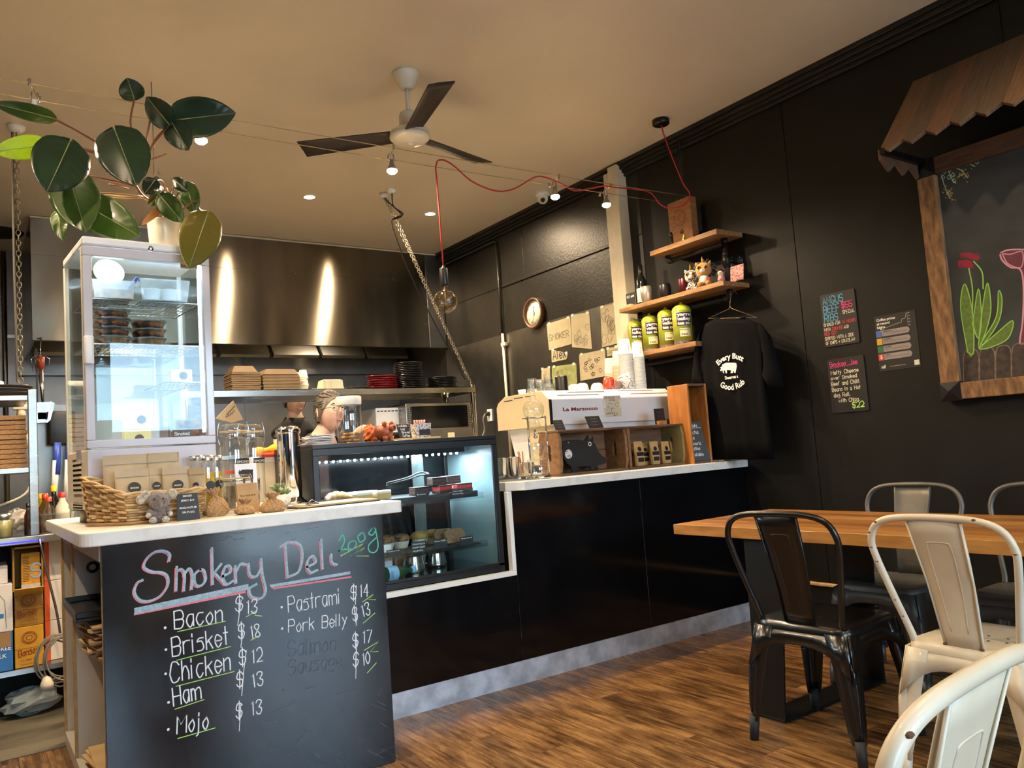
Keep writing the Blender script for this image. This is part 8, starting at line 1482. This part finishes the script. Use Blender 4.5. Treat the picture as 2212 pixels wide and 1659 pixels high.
    dress('shirt', 'shirt_dark', lambda p, b, t_: (b in (0, 1, 2) and p.z > pel.z-.02) or b in el_ and b != 3 or (b == 3 and t_ < .55) or (b in up and t_ < .6), .012)
    dress('trousers', 'trouser', lambda p, b, t_: p.z < pel.z+.03 and (b in (0,) or (b in legs and p.z > .1)), .01)
    for s in (-1, 1):
        MB().sphere((0, 0, 0), .0125, 12, 9, (1, 1, .8), M @ Matrix.Translation(V((s*.03, -.077, .01)))).build('eye', 'eyewhite', body); MB().sphere((0, 0, 0), .006, 10, 8, (1, .6, 1), M @ Matrix.Translation(V((s*.03, -.0875, .0095)))).build('iris', 'eye', body); MB().tube([M @ V((s*x, -.09+.4*abs(x-.03), z)) for x, z in ((.014, .03), (.03, .035), (.048, .028))], [.003, .0038, .002], 6).build('eyebrow', 'brow', body)
    MB().tube([M @ V((x, -.0945+1.6*x*x*8, -.06+abs(x)*.1)) for x in (-.024, -.012, 0, .012, .024)], [.0015, .0032, .0026, .0032, .0015], 8).tube([M @ V((x, -.094+1.6*x*x*8, -.067+abs(x)*.18)) for x in (-.02, -.01, 0, .01, .02)], [.0015, .0034, .0038, .0034, .0015], 8).build('lips', 'lips', body)
    hm = MB(); P = []
    for i in range(13):
        th = math.pi*.5*i/12*1.28; row = []
        for j in range(33):
            ph = 2*math.pi*j/32; front = max(0, math.cos(ph)); t_ = th*(1-.5*front**.8); dx, dy, dz = math.sin(t_)*math.sin(ph), -math.sin(t_)*math.cos(ph), math.cos(t_); row.append(M @ V((dx*.0835, dy*.1035*(1 if dy < 0 else 1.02), dz*.128)))
        P.append(row)
    hm.grid(P)
    for _ in range(260):
        t_, ph = rnd.uniform(.1, 1.75), rnd.uniform(0, 6.28); front = max(0, math.cos(ph)); t_ *= (1-.5*front**.8); d = V((math.sin(t_)*math.sin(ph), -math.sin(t_)*math.cos(ph), math.cos(t_))); p = V((d.x*.082, d.y*.102, d.z*.126)); g_ = V((rnd.uniform(-.3, .3), 1, -.25)); g_ = (g_-d*g_.dot(d)).normalized(); hm.tube([M @ (p-d*.001), M @ (p+d*.0045+g_*.012), M @ (p+d*.003+g_*.026), M @ (p-d*.003+g_*.04)], [.003, .0034, .003, .0008], 4)
    hm.build('hair', hair, body); return body, M
hc = AY(712, 886, 4.45); hc.z -= .01
B1, M1 = person('person', 'person with grey hair and glasses in a dark shirt leaning behind the cake case', (hc.x-.08, 4.62, 0), hc, R(14), R(-6), 'skin_a', 'hair_grey', ((hc.x-.3, 4.5, 1.02), (hc.x-.22, 4.28, 1.04), (.6, -.6, -.2)), ((hc.x+.02, 4.22, 1.2), AY(775, 927, 4.02)+V((0, 0, .01)), (.9, -.2, -.25)))
gl = MB()
for s in (-1, 1): gl.tube([M1 @ V((s*.031+.0225*math.cos(k*.35)*(1.05), -.104+abs(.0)*1, .004+.017*math.sin(k*.35))) for k in range(18)], .0014, 6, closed=True); gl.tube([M1 @ V((s*.054, -.1, .008)), M1 @ V((s*.078, -.06, .01)), M1 @ V((s*.081, .01, .006)), M1 @ V((s*.08, .03, -.01))], .0018, 6)
gl.tube([M1 @ V((-.009, -.106, .008)), M1 @ V((0, -.11, .011)), M1 @ V((.009, -.106, .008))], .0014, 6); g = gl.build('glasses', 'black_plastic', B1)
for s in (-1, 1): MB().add([M1 @ V((s*.031+.022*math.cos(k*.35), -.104, .004+.0165*math.sin(k*.35))) for k in range(18)], [tuple(range(18))]).build('lens', 'pane', g)
h2 = AY(637, 868, 6.05); B2, M2 = person('person', 'person in a black t-shirt working behind the rack, face hidden by the shelf', (h2.x, 6.1, 0), (h2.x, 6.05, AY(637, 897, 6.05).z+.113), R(4), R(4), 'skin_b', 'hair_dark', ((h2.x-.24, 5.98, 1.2), (h2.x-.16, 5.9, 1.0), (.2, -.6, -.5)), ((h2.x+.24, 5.98, 1.2), (h2.x+.16, 5.9, 1.0), (-.2, -.6, -.5)))
